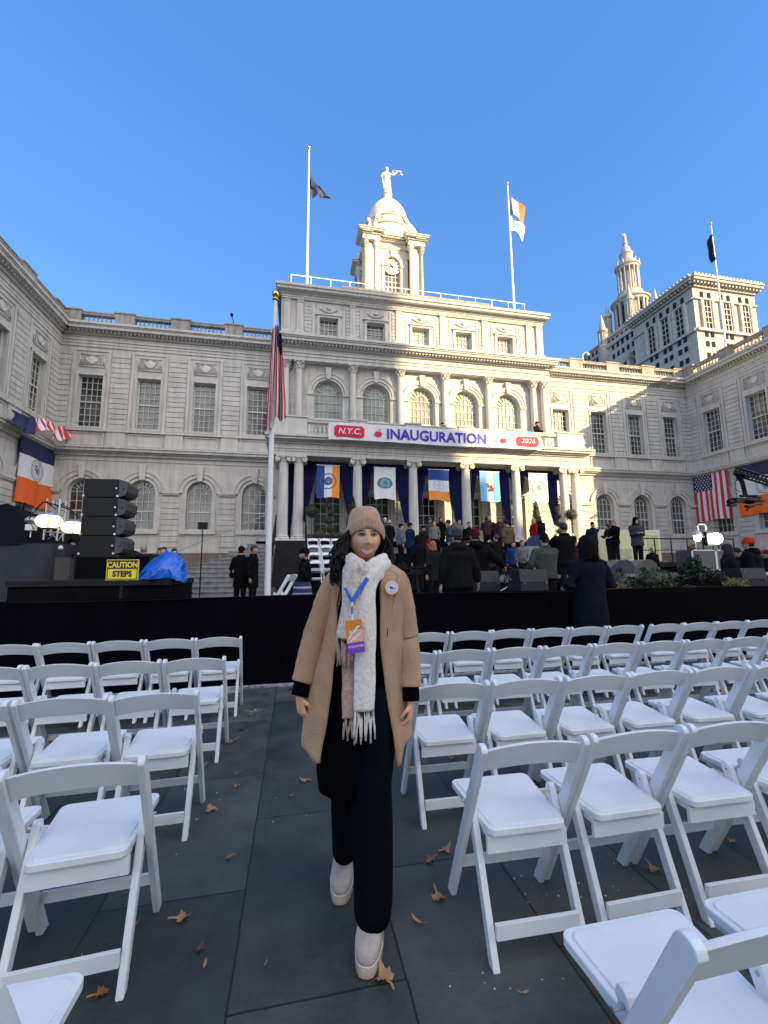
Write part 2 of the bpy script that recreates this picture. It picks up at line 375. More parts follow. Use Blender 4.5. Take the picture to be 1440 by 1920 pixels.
def split_part(mb):
    """ground-floor and upper-floor trim of a bay become two parts"""
    for nm,low in (('arch_surround',True),('window_surround',False)):
        q=MB()
        for f in mb.f:
            z=sum(mb.v[i][2] for i in f)/len(f)
            if (z<7.95)==low: k=len(q.v); q.v+=[mb.v[i] for i in f]; q.f.append(tuple(range(k,k+len(f)))); q.mi.append(0)
        if q.f: part(q,nm,M['stone2'])
def wing_bay(wl,tr,uc,ul,ur,rot,pos,cov=0):
    """one bay. wl: masonry MB, tr: trim MB (same frame)"""
    T=-.34
    # ground floor
    wl.box(ul,uc-.66,2.55,5.66,T,0); wl.box(uc+.66,ur,2.55,5.66,T,0); wl.box(uc-.66,uc+.66,2.55,3.63,T,0)
    wl.archwall(ul,ur,5.66,9.0,uc,.66,T,0)
    tr.box(uc-.92,uc+.92,3.42,3.64,-.1,.13); 
    tr.arc(uc,5.66,.86,1.07,0,.075,seg=14); tr.arc(uc,5.66,.66,.76,0,.04,seg=14)
    tr.arc(uc,5.66,1.07,1.12,0,.12,seg=14)
    for s in (-1,1):
        a,b=sorted((uc+s*.66,uc+s*.86)); wl.box(a,b,3.64,5.66,0,.04)
    tr.prism([(uc-.12,6.3),(uc+.12,6.3),(uc+.17,7.13),(uc-.17,7.13)],0,.17)
    for (a,b) in ((ul,uc-1.0),(uc+1.0,ur)):
        if b-a<.05: continue
        z=2.72
        while z<5.4:
            wl.box(a,b,z,z+.265,0,.055); z+=.30
        tr.box(a,b,5.52,5.60,0,.11); tr.box(a,b,5.60,5.72,0,.16); 
    # second floor
    wl.box(ul,uc-.586,9.0,13.6,T,0); wl.box(uc+.586,ur,9.0,13.6,T,0); wl.box(uc-.586,uc+.586,9.0,9.1,T,0); wl.box(uc-.586,uc+.586,12.0,13.6,T,0)
    for s in (-1,1):
        a,b=sorted((uc+s*.60,uc+s*.70)); tr.box(a,b,9.1,12.1,0,.06)
        a,b=sorted((uc+s*.80,uc+s*.93)); tr.box(a,b,9.0,13.35,0,.045)
    tr.box(uc-.70,uc+.70,12.0,12.12,0,.06001); tr.box(uc-.93,uc+.93,13.35,13.45,0,.0451)
    tr.box(uc-.75,uc+.75,8.98,9.1,-.1,.16)
    for (a,b) in ((ul,uc-.99),(uc+.99,ur)):
        if b-a<.05: continue
        z=9.02
        while z<13.3:
            wl.box(a,b,z,z+.255,0,.06); z+=.29
        tr.box(a,b,8.05,8.86,0,.09)
    # under window panel
    tr.box(uc-.85,uc+.85,8.12,8.18,0,.05); tr.box(uc-.85,uc+.85,8.74,8.80,0,.05)
    tr.box(uc-.85,uc-.79,8.18,8.74,0,.05); tr.box(uc+.79,uc+.85,8.18,8.74,0,.05)
    # basement
    wl.box(ul,ur,0,2.4,T,.06,1); wl.box(ul,ur,2.4,2.55,T,.10,0)
    x,y=pos
    place(P_arch,*[(x,y+.2),(x+.2,y),(x-.2,y)][rot],3.64,[0,-PI/2,PI/2][rot])
    place(P_rect,*[(x,y+.2),(x+.2,y),(x-.2,y)][rot],9.1,[0,-PI/2,PI/2][rot])
    inst('garland_relief',GM,CH,(x-XC+[0,-.05,.05][rot],y-D+[-.05,0,0][rot],12.44),[0,-PI/2,PI/2][rot])
    return
def entab(cn,u0,u1,dent=True,e0=0,e1=0):
    """string course at first floor and top cornice, running u0..u1"""
    cn.box(u0,u1,7.30,7.36,0,.04); cn.box(u0,u1,7.55,7.66,0,.12); cn.box(u0,u1,7.76,7.90,0,.36); cn.box(u0,u1,7.90,8.0,0,.42); cn.box(u0,u1,7.66,7.76,0,.16)
    cn.box(u0,u1,8.0,8.05,0,.13); cn.box(u0,u1,8.86,8.98,0,.15)
    cn.box(u0,u1,13.6,13.76,0,.05); cn.box(u0,u1,13.76,13.92,0,.08); cn.box(u0,u1,13.92,13.99,0,.13)
    cn.box(u0,u1,13.99,14.25,0,.02); cn.box(u0,u1,14.25,14.33,0,.14); cn.box(u0,u1,14.45,14.60,0,.50); cn.box(u0,u1,14.60,14.66,0,.54); cn.box(u0,u1,14.66,14.78,0,.60)
    cn.box(u0,u1,14.33,14.45,0,.18)
    u=u0+.05
    while u<u1-.1:
        cn.box(u,u+.10,14.34,14.45,.18,.34); cn.box(u,u+.05,7.68,7.76,.16,.26); cn.box(u+.1,u+.15,7.68,7.76,.16,.26); u+=.2
def baluster(mb,u,z,n,h=.5,seg=6):
    pr=[(.055,0),(.055,.05),(.035,.07),(.07,.16),(.075,.22),(.035,.38),(.032,.44),(.055,.46),(.055,.5)]
    P=[]; 
    for r,hh in pr:
        for j in range(seg):
            t=2*PI*j/seg; P.append((u+r*cos(t),z+hh*h/.5,n+r*sin(t)))
    f=[(i*seg+j,i*seg+(j+1)%seg,(i+1)*seg+(j+1)%seg,(i+1)*seg+j) for i in range(len(pr)-1) for j in range(seg)]
    mb.add(P,f)
def balustrade(mb,u0,u1,peds,z=14.78,pw=.5,h=.86,n0=-.28,n1=.0):
    mb.box(u0,u1,z,z+.15,n0,n1)
    mb.box(u0,u1,z+h-.17,z+h-.06,n0-.02,n1+.02); mb.box(u0,u1,z+h-.06,z+h,n0-.05,n1+.05)
    for p in peds: mb.box(p-pw,p+pw,z,z+h+.02,n0-.03,n1+.06); mb.box(p-pw-.04,p+pw+.04,z+h+.02,z+h+.10,n0-.08,n1+.11)
    u=u0+.1
    while u<u1:
        if all(abs(u-p)>pw+.06 for p in peds): baluster(mb,u,z+.15,(n0+n1)/2,h-.32)
        u+=.215
for side in (-1,1):
    wl=MB(Fm);tr=MB(Fm);cn=MB(Fm);bl=MB(Fm)
    cs=[XC+side*(A0+k*BP) for k in range(4)]
    e_in=XC+side*8.2; e_out=XC+side*WW
    for k,c in enumerate(cs):
        a=c-side*BP/2; b=c+side*BP/2
        if k==0: a=e_in
        if k==3: b=e_out
        tr=MB(Fm); wing_bay(wl,tr,c,min(a,b),max(a,b),0,(c,D)); split_part(tr)
    u0,u1=sorted((e_in,e_out)); entab(cn,u0,u1)
    peds=[XC+side*(A0+(k+.5)*BP) for k in range(3)]+[e_out-side*.35]
    balustrade(bl,u0,u1,peds)
    part(wl,'wall',[M['stone'],M['brown']]); part(cn,'cornice',M['stone2']); part(bl,'balustrade',M['stoneD'])
    # wing return
    Fx=Fr if side>0 else Fl; rot=1 if side>0 else 2
    wl=MB(Fx);tr=MB(Fx);cn=MB(Fx);bl=MB(Fx)
    ys=[D-1.776-k*BP for k in range(3)]; yend=15.55
    for k,c in enumerate(ys):
        a=c-BP/2; b=c+BP/2
        if k==0: b=D+.0
        if k==2: a=yend
        tr=MB(Fx); wing_bay(wl,tr,c,a,b,rot,((XR if side>0 else XL),c)); split_part(tr)
    entab(cn,yend-.6,D-.0); balustrade(bl,yend,D,[D-1.776-(k+.5)*BP for k in range(2)]+[D-.35,yend+.5])
    part(wl,'wall',[M['stone'],M['brown']]); part(cn,'cornice',M['stone2']); part(bl,'balustrade',M['stoneD'])
    # wing front, plain
    core=MB(); x0,x1=(XR+.35,XR+13) if side>0 else (XL-13,XL-.35)
    core.box(x0,x1,yend,D+14,0,14.7)
    if side>0: core.box(XR,x0,yend-.003,yend+.3,0,14.7)
    else: core.box(x1,XL,yend-.003,yend+.3,0,14.7)
    b2=MB(lambda u,z,n:(u,yend-n,z)); balustrade(b2,x0,x1,[x0+1+2.8*k for k in range(5)]); 
    core.add(b2.v,b2.f)
    part(core,'end_wall',M['stone'])
core=MB(); core.box(XL-.35,XR+.35,D+.35,D+.9,0,14.7); core.box(XL-.2,XR+.2,D+.9,D+14,14.4,14.72); core.box(XL,XR,D+13,D+14,0,14.7)
part(core,'roof',M['roofd'])
# --- central block
BY=24.3; bx0,bx1=XC-8.55,XC+8.55
Fb=lambda u,z,n:(u,BY-n,z)
SP=2.875
wl=MB(Fb);tr=MB(Fb)
for k in range(-2,3):
    c=XC+k*SP; a,b=c-SP/2,c+SP/2; tr=MB(Fb)
    if k==-2: a=bx0
    if k==2: b=bx1
    # ground: door bay
    wl.box(a,c-.8,2.85,8.0,-.4,0); wl.box(c+.8,b,2.85,8.0,-.4,0); wl.box(c-.8,c+.8,5.8,8.0,-.4,0)
    z=2.9
    while z<5.9:
        wl.box(a,c-.98,z,z+.27,0,.05); wl.box(c+.98,b,z,z+.27,0,.05); z+=.3
    tr.box(c-.95,c-.8,2.85,5.95,0,.09); tr.box(c+.8,c+.95,2.85,5.95,0,.09); tr.box(c-.95,c+.95,5.95,6.1,0,.14)
    place(P_door,c,BY+.22,2.9)
    # second floor arched
    zs=11.75; hw=.84
    wl.box(a,c-hw,8.0,zs,-.4,0); wl.box(c+hw,b,8.0,zs,-.4,0); wl.box(c-hw,c+hw,8.0,9.3,-.4,0); wl.archwall(a,b,zs,13.5,c,hw,-.4,0)
    tr.arc(c,zs,hw,hw+.10,0,.06,seg=18); tr.arc(c,zs,hw+.14,hw+.33,0,.10,seg=18); tr.arc(c,zs,hw+.33,hw+.38,0,.15,seg=18)
    tr.prism([(c-.11,zs+hw),(c+.11,zs+hw),(c+.17,13.3),(c-.17,13.3)],0,.2)
    for s in (-1,1):
        u0,u1=sorted((c+s*hw,c+s*(hw+.38))); tr.box(u0,u1,zs-.16,zs,0,.15); wl.box(u0,u1,9.0,zs-.16,0,.07)
        tr.box(u0,u1,9.0,9.25,0,.13)
    place(P_arch2,c,BY+.22,9.3); part(tr,'window_surround',M['stone2'],smooth='auto'); tr=MB(Fb)
    # attic
    wl.box(a,c-.56,14.8,17.6,-.4,0); wl.box(c+.56,b,14.8,17.6,-.4,0); wl.box(c-.56,c+.56,14.8,15.22,-.4,0); wl.box(c-.56,c+.56,16.53,17.6,-.4,0)
    for s in (-1,1):
        u0,u1=sorted((c+s*.56,c+s*.70)); tr.box(u0,u1,15.22,16.65,0,.07)
        u0,u1=sorted((c+s*.86,c+s*.98)); tr.box(u0,u1,15.22,17.35,0,.05)
        u0,u1=sorted((c+s*1.04,c+s*1.42)); z=15.3
        while z<17.3: wl.box(u0,u1,z,z+.2,0,.05); z+=.23
    tr.box(c-.70,c+.70,16.53,16.65,0,.07001); tr.box(c-.8,c+.8,16.65,16.72,0,.14)
    tr.box(c-.85,c+.85,15.1,15.22,-.1,.13); tr.box(c-.75,c+.75,14.95,15.0,0,.05)
    for i in range(11):
        t=i/10; tr.sphere((c-.5+t,17.08-.18*sin(PI*t),.03),(.06+.03*sin(PI*t),.07,.06),6,4)
    tr.sphere((c,17.12,.05),(.13,.13,.09),7,5)
    place(P_att if k<0 else P_attc,c,BY+.22,15.22); part(tr,'attic_window_surround',M['stone2'],smooth='auto')
wl.box(bx0,bx1,0,2.85,-.4,0)
# sides
wl.box(bx0,bx0+.35,0,17.6,-12,-.4); wl.box(bx1-.35,bx1,0,17.6,-12,-.4)
part(wl,'wall',M['stone'])
def column_mesh(h,r,kind,seg=18):
    m=MB()
    m.box(-r*1.45,r*1.45,-r*1.45,r*1.45,0,.09)
    m.lathe([(r*1.38,.09),(r*1.42,.13),(r*1.3,.18),(r*1.15,.2),(r*1.25,.24),(r*1.05,.28),(r,.34),(r*.99,h*.35),(r*.86,h-.36)],0,0,0,seg)
    if kind=='ionic':
        m.lathe([(r*.86,h-.36),(r*.98,h-.33),(r*.88,h-.30),(r*1.0,h-.22),(r*1.15,h-.12)],0,0,0,seg)
        for sy_ in (-1,1):
            for sx_ in (-1,1):
                p=[(sx_*r*1.12+.13*cos(2*PI*i/14),h-.2+.13*sin(2*PI*i/14)) for i in range(14)]
                q=MB(lambda a,b,c:(a,c,b)); q.prism(p,sy_*r*1.05,sy_*r*1.2); q.prism([(sx_*r*1.12+(a-sx_*r*1.12)*.5,h-.2+(b-h+.2)*.5) for a,b in p],sy_*r*1.2,sy_*r*1.28); m.add(q.v,q.f)
                q=MB(lambda a,b,c:(a,c,b)); q.prism([(sx_*r*1.12+(a-sx_*r*1.12)*.7,h-.2+(b-h+.2)*.7) for a,b in p],-r*1.05,r*1.05); m.add(q.v,q.f)
        m.box(-r*1.1,r*1.1,-r*1.2,r*1.2,h-.13,h-.09); m.box(-r*1.45,r*1.45,-r*1.3,r*1.3,h-.09,h-.03); m.box(-r*1.35,r*1.35,-r*1.2,r*1.2,h-.03,h)
    else:
        m.lathe([(r*.86,h-.5),(r*1.0,h-.47),(r*.86,h-.44),(r*.9,h-.3),(r*1.05,h-.15),(r*1.3,h-.08)],0,0,0,seg)
        for lev,rr,zz,n_ in ((0,1.02,h-.40,8),(1,1.18,h-.24,8)):
            for i in range(n_):
                t=2*PI*(i+.5*lev)/n_; x,y=r*rr*cos(t),r*rr*sin(t)
                m.sphere((x,y,zz),(.05,.05,.085),6,4); m.sphere((x*1.15,y*1.15,zz+.07),(.045,.045,.035),6,4)
        for i in range(4):
            t=PI/4+PI/2*i; m.sphere((r*1.5*cos(t),r*1.5*sin(t),h-.11),(.07,.07,.07),7,5)
        m.box(-r*1.4,r*1.4,-r*1.4,r*1.4,h-.07,h)
    return m.mesh('column',M['stone2'],smooth='auto')
colI=column_mesh(4.25,.255,'ionic'); colC=column_mesh(4.45,.215,'corinthian')
def pilaster_mesh(h,w_,d):
    m=MB(lambda a,b,c:(a,-c,b)); m.box(-w_,w_,0,h,0,d); m.box(-w_-.04,w_+.04,0,.14,0,d+.04); m.box(-w_-.05,w_+.05,h-.08,h,0,d+.05); m.box(-w_-.02,w_+.02,h-.28,h-.24,0,d+.03)
    m.box(-w_+.07,w_-.07,.22,h-.38,d,d+.012)
    for s in (-1,0,1): m.sphere((s*w_*.8,h-.15,d),(.055,.07,.05),6,4)
    return m.mesh('pilaster',M['stone2'])
pil=pilaster_mesh(2.15,.18,.12)
PY=21.4; PF=2.85
cxs=[XC+s*v for v in (8.12,7.38,4.43,1.475) for s in (-1,1)]
for x in cxs: inst('column',colI,CH,(x-XC,PY-D,PF))
for x in [XC+s*v for v in (8.2,7.45,4.31,1.437) for s in (-1,1)]:
    inst('column',colC,CH,(x-XC,BY-.22-D,9.05)); inst('pilaster',pil,CH,(x-XC,BY-D,15.4))
for x in (XC-7.4,XC+7.4,XC-4.3,XC+4.3,XC-1.44,XC+1.44): inst('pilaster',pil,CH,(x-XC,BY-.003-D,3.0),scale=(1.2,1,1.75))
cn=MB(Fb)
# 2nd floor entablature of block
cn.box(bx0,bx1,13.5,13.72,-.3,.42); cn.box(bx0,bx1,13.72,13.9,-.3,.46); cn.box(bx0,bx1,13.9,13.96,-.3,.52); cn.box(bx0,bx1,13.96,14.24,-.3,.43); cn.box(bx0-.03,bx1+.03,14.24,14.33,-.3,.55)
cn.box(bx0-.1,bx1+.1,14.33,14.45,-.3,.62); cn.box(bx0-.35,bx1+.35,14.45,14.6,-.3,.92); cn.box(bx0-.42,bx1+.42,14.6,14.68,-.3,.98); cn.box(bx0-.48,bx1+.48,14.68,14.8,-.3,1.04)
u=bx0
while u<bx1-.1: cn.box(u,u+.11,14.34,14.45,.62,.80); u+=.21
for x in [XC+s*v for v in (8.2,7.45,4.31,1.437) for s in (-1,1)]:
    cn.box(x-.3,x+.3,14.8,15.4,0,.16); cn.box(x-.33,x+.33,15.28,15.4,0,.2)
# attic cornice
cn.box(bx0+.05,bx1-.05,17.5,17.6,-.3,.1); cn.box(bx0,bx1,17.6,17.75,-.3,.14); cn.box(bx0-.03,bx1+.03,17.75,17.83,-.3,.2); cn.box(bx0-.25,bx1+.25,17.9,18.06,-.3,.48); cn.box(bx0-.32,bx1+.32,18.06,18.22,-.3,.56); cn.box(bx0-.1,bx1+.1,17.83,17.9,-.3,.25)
part(cn,'cornice',M['stone2'])
rf=MB(); rf.box(bx0-.3,bx1+.3,BY-.1,BY+12,18.1,18.24); rf.box(bx0+.15,bx1-.15,BY+.25,BY+.55,18.24,18.75); rf.box(bx0+3.6,bx1-3.6,BY+.15,BY+.5,18.75,18.9)
rf.box(bx0+.1,bx0+.4,BY+.55,BY+11,18.24,18.75); rf.box(bx1-.4,bx1-.1,BY+.55,BY+11,18.24,18.75); rf.box(bx0+.35,bx1-.35,BY+11.6,BY+12,0,18.1)
part(rf,'roof',M['stoneD'])
rl=MB(); ry=BY+1.2
for (a,b) in ((bx0+.5,bx1-.5),):
    for zz in (19.35,19.95): rl.tube([(a,ry,zz),(b,ry,zz)],.032,6)
    n_=13
    for i in range(n_+1): x=a+(b-a)*i/n_; rl.tube([(x,ry,18.3),(x,ry,19.98)],.032,6)
    for x in (a,b):
        for zz in (19.35,19.95): rl.tube([(x,ry,zz),(x,ry+6,zz)],.032,6)
part(rl,'roof_railing',M['polew'])
# --- portico
pt=MB()
pt.box(XC-8.6,XC+8.6,PY-.28,PY+.28,7.1,7.3); pt.box(XC-8.63,XC+8.63,PY-.31,PY+.31,7.3,7.42); pt.box(XC-8.68,XC+8.68,PY-.36,PY+.36,7.42,7.48); pt.box(XC-8.6,XC+8.6,PY-.28,PY+.28,7.48,7.68)
pt.box(XC-8.7,XC+8.7,PY-.38,PY+.3,7.68,7.77); pt.box(XC-8.95,XC+8.95,PY-.66,PY+.3,7.84,7.95); pt.box(XC-9.02,XC+9.02,PY-.74,PY+.3,7.95,8.06); pt.box(XC-8.74,XC+8.74,PY-.42,PY+.3,7.77,7.84)
x=XC-8.7
while x<XC+8.65: pt.box(x,x+.06,PY-.52,PY-.42,7.76,7.84); x+=.12
for s in (-1,1):
    xa,xb=sorted((XC+s*8.6,XC+s*8.05)); pt.box(xa,xb,PY+.28,BY,7.1,7.68)
    xa,xb=sorted((XC+s*9.02,XC+s*8.05)); pt.box(xa,xb,PY+.3,BY,7.84,8.06)
pt.box(XC-8.6,XC+8.6,PY+.3,BY,7.6,7.95)
pt.box(XC-9.3,XC+9.3,PY-.5,BY,2.35,PF)
part(pt,'portico',M['stone2'])
bb=MB(lambda u,z,n:(u,PY-.2-n,z))
balustrade(bb,XC-8.6,XC+8.6,[XC-7.75,XC+7.75,XC-4.43,XC-1.475,XC+1.475,XC+4.43],z=8.06,pw=.42,h=.98)
bb.box(XC-8.65,XC-7.0,8.06,9.05,-.3,.08); bb.box(XC+7.0,XC+8.65,8.06,9.05,-.3,.08); bb.box(XC-8.7,XC-6.95,9.06,9.14,-.35,.13); bb.box(XC+6.95,XC+8.7,9.06,9.14,-.35,.13)
part(bb,'balcony_balustrade',M['stone2'])
# steps on three sides
st=MB()
for k in range(16):
    z1=PF-.004-.178*k; e=.34*k
    if z1<=.05: break
    st.box(XC-9.3-e,XC+9.3+e,PY-.5-e,BY-.01,z1-.178,z1-.04); st.box(XC-9.33-e,XC+9.33+e,PY-.53-e,BY-.01,z1-.04,z1)
steps=part(st,'steps',stone('step_stone',(.20,.20,.20),(.33,.33,.33),joints=False,stain=.4))
# --- cupola
TX,TY=XC,33.6
hw=1.95     # body half width
cu=MB()
z0=18.0
cu.box(TX-3.0,TX+3.0,TY-3.0,TY+3.0,z0,21.5); 
cu.box(TX-2.75,TX+2.75,TY-2.75,TY+2.75,21.5,22.2); cu.box(TX-2.85,TX+2.85,TY-2.85,TY+2.85,22.2,22.35)
def cup_face(F):
    m=MB(F)
    # u across, z, n outward from face at distance hw
    m.box(-hw,-.72,22.35,27.3,-.5,0); m.box(.72,hw,22.35,27.3,-.5,0); m.archwall(-.72,.72,26.5,29.0,0,.72,-.5,0); m.box(-.72,.72,22.35,23.2,-.5,0)
    m.box(-hw,-.72,27.3,29.0,-.5,0); m.box(.72,hw,27.3,29.0,-.5,0)
    m.arc(0,26.5,.74,.95,0,.12,seg=16); m.prism([(-.12,27.2),(.12,27.2),(.2,27.9),(-.2,27.9)],0,.22)
    for s in (-1,1):
        a,b=sorted((s*.74,s*.98)); m.box(a,b,23.1,26.5,0,.1); m.box(a,b+0.0,26.3,26.5,0,.16)
        m.box(min(s*1.02,s*1.6),max(s*1.02,s*1.6),27.2,27.8,0,.05)
    m.box(-1.5,1.5,27.95,28.1,0,.08)
    for i in range(6): 
        baluster(m,-.5+.2*i,22.5,.25,.5)
    m.box(-.8,.8,23.0,23.12,0,.4); m.box(-.8,.8,22.35,22.5,0,.4)
    m.box(-1.3,1.3,28.1,28.9,0,.14); m.box(-1.35,1.35,29.0,29.12,0,.25)
    return m
faces=[lambda u,z,n:(TX+u,TY-hw-n,z),lambda u,z,n:(TX-hw-n,TY-u,z),lambda u,z,n:(TX+hw+n,TY+u,z),lambda u,z,n:(TX+u,TY+hw+n,z)]
for F in faces: m=cup_face(F); cu.add(m.v,m.f)
# corner clusters with entablature
for sx_ in (-1,1):
    for sy_ in (-1,1):
        cx,cyy=TX+sx_*(hw+.12),TY+sy_*(hw+.12)
        cu.box(cx-.62,cx+.62,cyy-.62,cyy+.62,22.35,22.85)
        cu.box(cx-.45,cx+.45,cyy-.45,cyy+.45,22.85,28.0)
        for (ex,ey) in ((-.48,sy_*.48),(.48,sy_*.48),(sx_*.48,-.48),(sx_*.48,.48)):
            cu.lathe([(.24,0),(.24,.1),(.185,.2),(.18,2),(.155,4.45),(.2,4.5),(.17,4.6),(.22,4.75),(.30,5.0),(.32,5.1)],cx+ex,cyy+ey,22.85,10)
            for i in range(6): t=2*PI*i/6; cu.sphere((cx+ex+.22*cos(t),cyy+ey+.22*sin(t),27.65),(.06,.06,.12),5,4)
        cu.box(cx-.78,cx+.78,cyy-.78,cyy+.78,28.0,28.45); cu.box(cx-.72,cx+.72,cyy-.72,cyy+.72,28.45,28.85)
        cu.box(cx-.85,cx+.85,cyy-.85,cyy+.85,28.85,28.98); cu.box(cx-1.08,cx+1.08,cyy-1.08,cyy+1.08,29.15,29.38); cu.box(cx-1.16,cx+1.16,cyy-1.16,cyy+1.16,29.38,29.5)
        cu.box(cx-.7,cx+.7,cyy-.7,cyy+.7,29.5,29.75)
        # urns / scrolls
        for (ex,ey) in ((0,0),(-sx_*.45,sy_*.35),(sx_*.35,-sy_*.45)):
            cu.lathe([(.18,0),(.1,.12),(.26,.35),(.3,.55),(.22,.75),(.12,.85),(.15,.95),(.04,1.15)],cx+ex,cyy+ey,29.75,8)
cu.box(TX-2.3,TX+2.3,TY-2.3,TY+2.3,28.85,28.98); cu.box(TX-2.55,TX+2.55,TY-2.55,TY+2.55,29.15,29.38); cu.box(TX-2.65,TX+2.65,TY-2.65,TY+2.65,29.38,29.5); cu.box(TX-2.4,TX+2.4,TY-2.4,TY+2.4,28.98,29.15)
for F in faces:
    m=MB(F); u=-3.05
    while u<3: 
        n_=(1.08+.12-0.02) if abs(u)>1.1 else .6
        m.box(u,u+.13,28.99,29.15,0,(.95 if abs(u)>1.1 else .45)); u+=.3
    cu.add(m.v,m.f)
def czmap(z):
    return z if z<27.95 else (27.95+(z-27.95)*.55 if z<29.5 else z-.70)
cu.v=[(TX+(x-TX)*.92,TY+(y-TY)*.92,czmap(z)) if z>22.3 else (x,y,z) for x,y,z in cu.v]
cup=part(cu,'cupola',M['white_stone'])
dm=MB(); dr=2.12
dm.lathe([(dr,28.6),(dr+.02,30.2),(dr+.12,30.25),(dr+.14,30.4),(dr-.02,30.45),(dr-.08,31.0),(dr+.02,31.05),(dr+.02,31.15),(dr-.2,31.2)],TX,TY,0,40)
pr=[((dr-.24)*cos(R(a)),31.2+(dr-.1)*1.38*sin(R(a))) for a in range(0,84,6)]
dm.lathe(pr,TX,TY,0,40); dm.lathe([(.55,33.6),(.55,33.9),(.42,34.0),(.40,34.6),(.48,34.65),(.48,34.76),(.3,34.76)],TX,TY,0,16)
for k in range(4):
    a=PI/4+k*PI/2; q=MB(lambda u,z,n,a=a:(TX+cos(a)*(n)-sin(a)*u,TY+sin(a)*n+cos(a)*u,z)); 
# drum wreath panels & arch hoods facing four sides
for F in faces:
    m=MB(F); m.arc(0,30.2,1.25,1.5,-.55,.02,a0=R(15),a1=R(165),seg=14); 
    for i in range(9): t=PI*i/8; m.sphere((-.8+1.6*i/8,30.75-.12*sin(t),.0-.02),(.1,.08,.12),6,4)
    cu2=m; dm.add(m.v,m.f)
part(dm,'dome',M['white_stone'],smooth='auto')
# clock & its window on front and left faces
def clock_unit(loc,rz):
    m=MB(lambda a,b,c:(a,c,b)); m.prism([(.70*cos(2*PI*i/28),.70*sin(2*PI*i/28)) for i in range(28)],-.05,.05)
    m.arc(0,0,.66,.70,-.08,-.05,0,2*PI,28); 
    o=m.build('clock_face',mat('clock_dial',(.7,.68,.6),.5,.05),CH,loc=loc); o.rotation_euler=(0,0,rz)
    n=MB(lambda a,b,c:(a,c,b))
    for i in range(12):
        t=2*PI*i/12; d=(sin(t),cos(t)); w_=.035
        n.prism([(d[0]*.48-d[1]*w_,d[1]*.48+d[0]*w_),(d[0]*.62-d[1]*w_,d[1]*.62+d[0]*w_),(d[0]*.62+d[1]*w_,d[1]*.62-d[0]*w_),(d[0]*.48+d[1]*w_,d[1]*.48-d[0]*w_)],-.07,-.05)
    def hand(ang,l,w_):
        d=(sin(ang),cos(ang)); n.prism([(-d[0]*.12-d[1]*w_,-d[1]*.12+d[0]*w_),(d[0]*l-d[1]*.01,d[1]*l+d[0]*.01),(d[0]*l+d[1]*.01,d[1]*l-d[0]*.01),(-d[0]*.12+d[1]*w_,-d[1]*.12-d[0]*w_)],-.09,-.07)
    hand(R(275),.55,.035); hand(R(325),.38,.045)
    n.build('clock_hands',M['black'],o)
hw=1.95*.92
clock_unit((TX-XC,TY-hw-D+.12,26.45),0); clock_unit((TX-hw-XC+.12,TY-D,26.45),-PI/2)
Pc=protos(win_rect(.65,2.9,4,6,fr=.05,mid=False,mt=.07))
for (x,y,rz) in ((TX,TY-hw+.2,0),(TX-hw+.2,TY,-PI/2),(TX+hw-.2,TY,PI/2)): place(Pc,x,y,23.2,rz)
# statue of a robed figure holding scales
sm=MB(); zb=34.75
def ring(cx,cyy,z,rx,ry,n=12,ph=0,rip=0): return [(cx+rx*(1+rip*cos(5*2*PI*j/n+ph))*cos(2*PI*j/n),cyy+ry*(1+rip*cos(5*2*PI*j/n+ph))*sin(2*PI*j/n),z) for j in range(n)]
sm.loft([ring(TX,TY,zb,.40,.38,16,0,.12),ring(TX,TY,zb+.8,.36,.34,16,.3,.12),ring(TX+.02,TY,zb+1.3,.33,.3,16,.6,.06),ring(TX,TY,zb+1.7,.27,.22,16,1,.03),ring(TX,TY,zb+2.0,.34,.24,16,0,0),ring(TX,TY,zb+2.2,.34,.2,16),ring(TX,TY,zb+2.3,.12,.12,16),ring(TX,TY,zb+2.42,.1,.1,16)])
sm.sphere((TX,TY,zb+2.6),(.17,.2,.22),10,8); sm.sphere((TX,TY+.05,zb+2.72),(.19,.2,.14),8,6)
sm.tube([(TX+.3,TY,zb+2.15),(TX+.6,TY-.05,zb+2.1),(TX+.95,TY-.05,zb+2.5)],[.1,.085,.06],8)
sm.tube([(TX-.3,TY,zb+2.15),(TX-.48,TY-.05,zb+1.75),(TX-.42,TY-.2,zb+1.35)],[.1,.085,.06],8)
sm.tube([(TX-.45,TY-.2,zb+1.5),(TX-.3,TY-.2,zb+.1)],[.05,.03],6)
sm.tube([(TX+.55,TY-.05,zb+2.62),(TX+1.35,TY-.05,zb+2.62)],.035,6)
for s in (.58,1.32):
    for q in (-.12,.12): sm.tube([(TX+s,TY-.05,zb+2.62),(TX+s+q,TY-.05,zb+2.25)],.015,4)
    sm.lathe([(.16,0),(.12,-.05),(.03,-.08)],TX+s,TY-.05,zb+2.25,8)
part(sm,'statue',M['white_stone'],smooth=True)
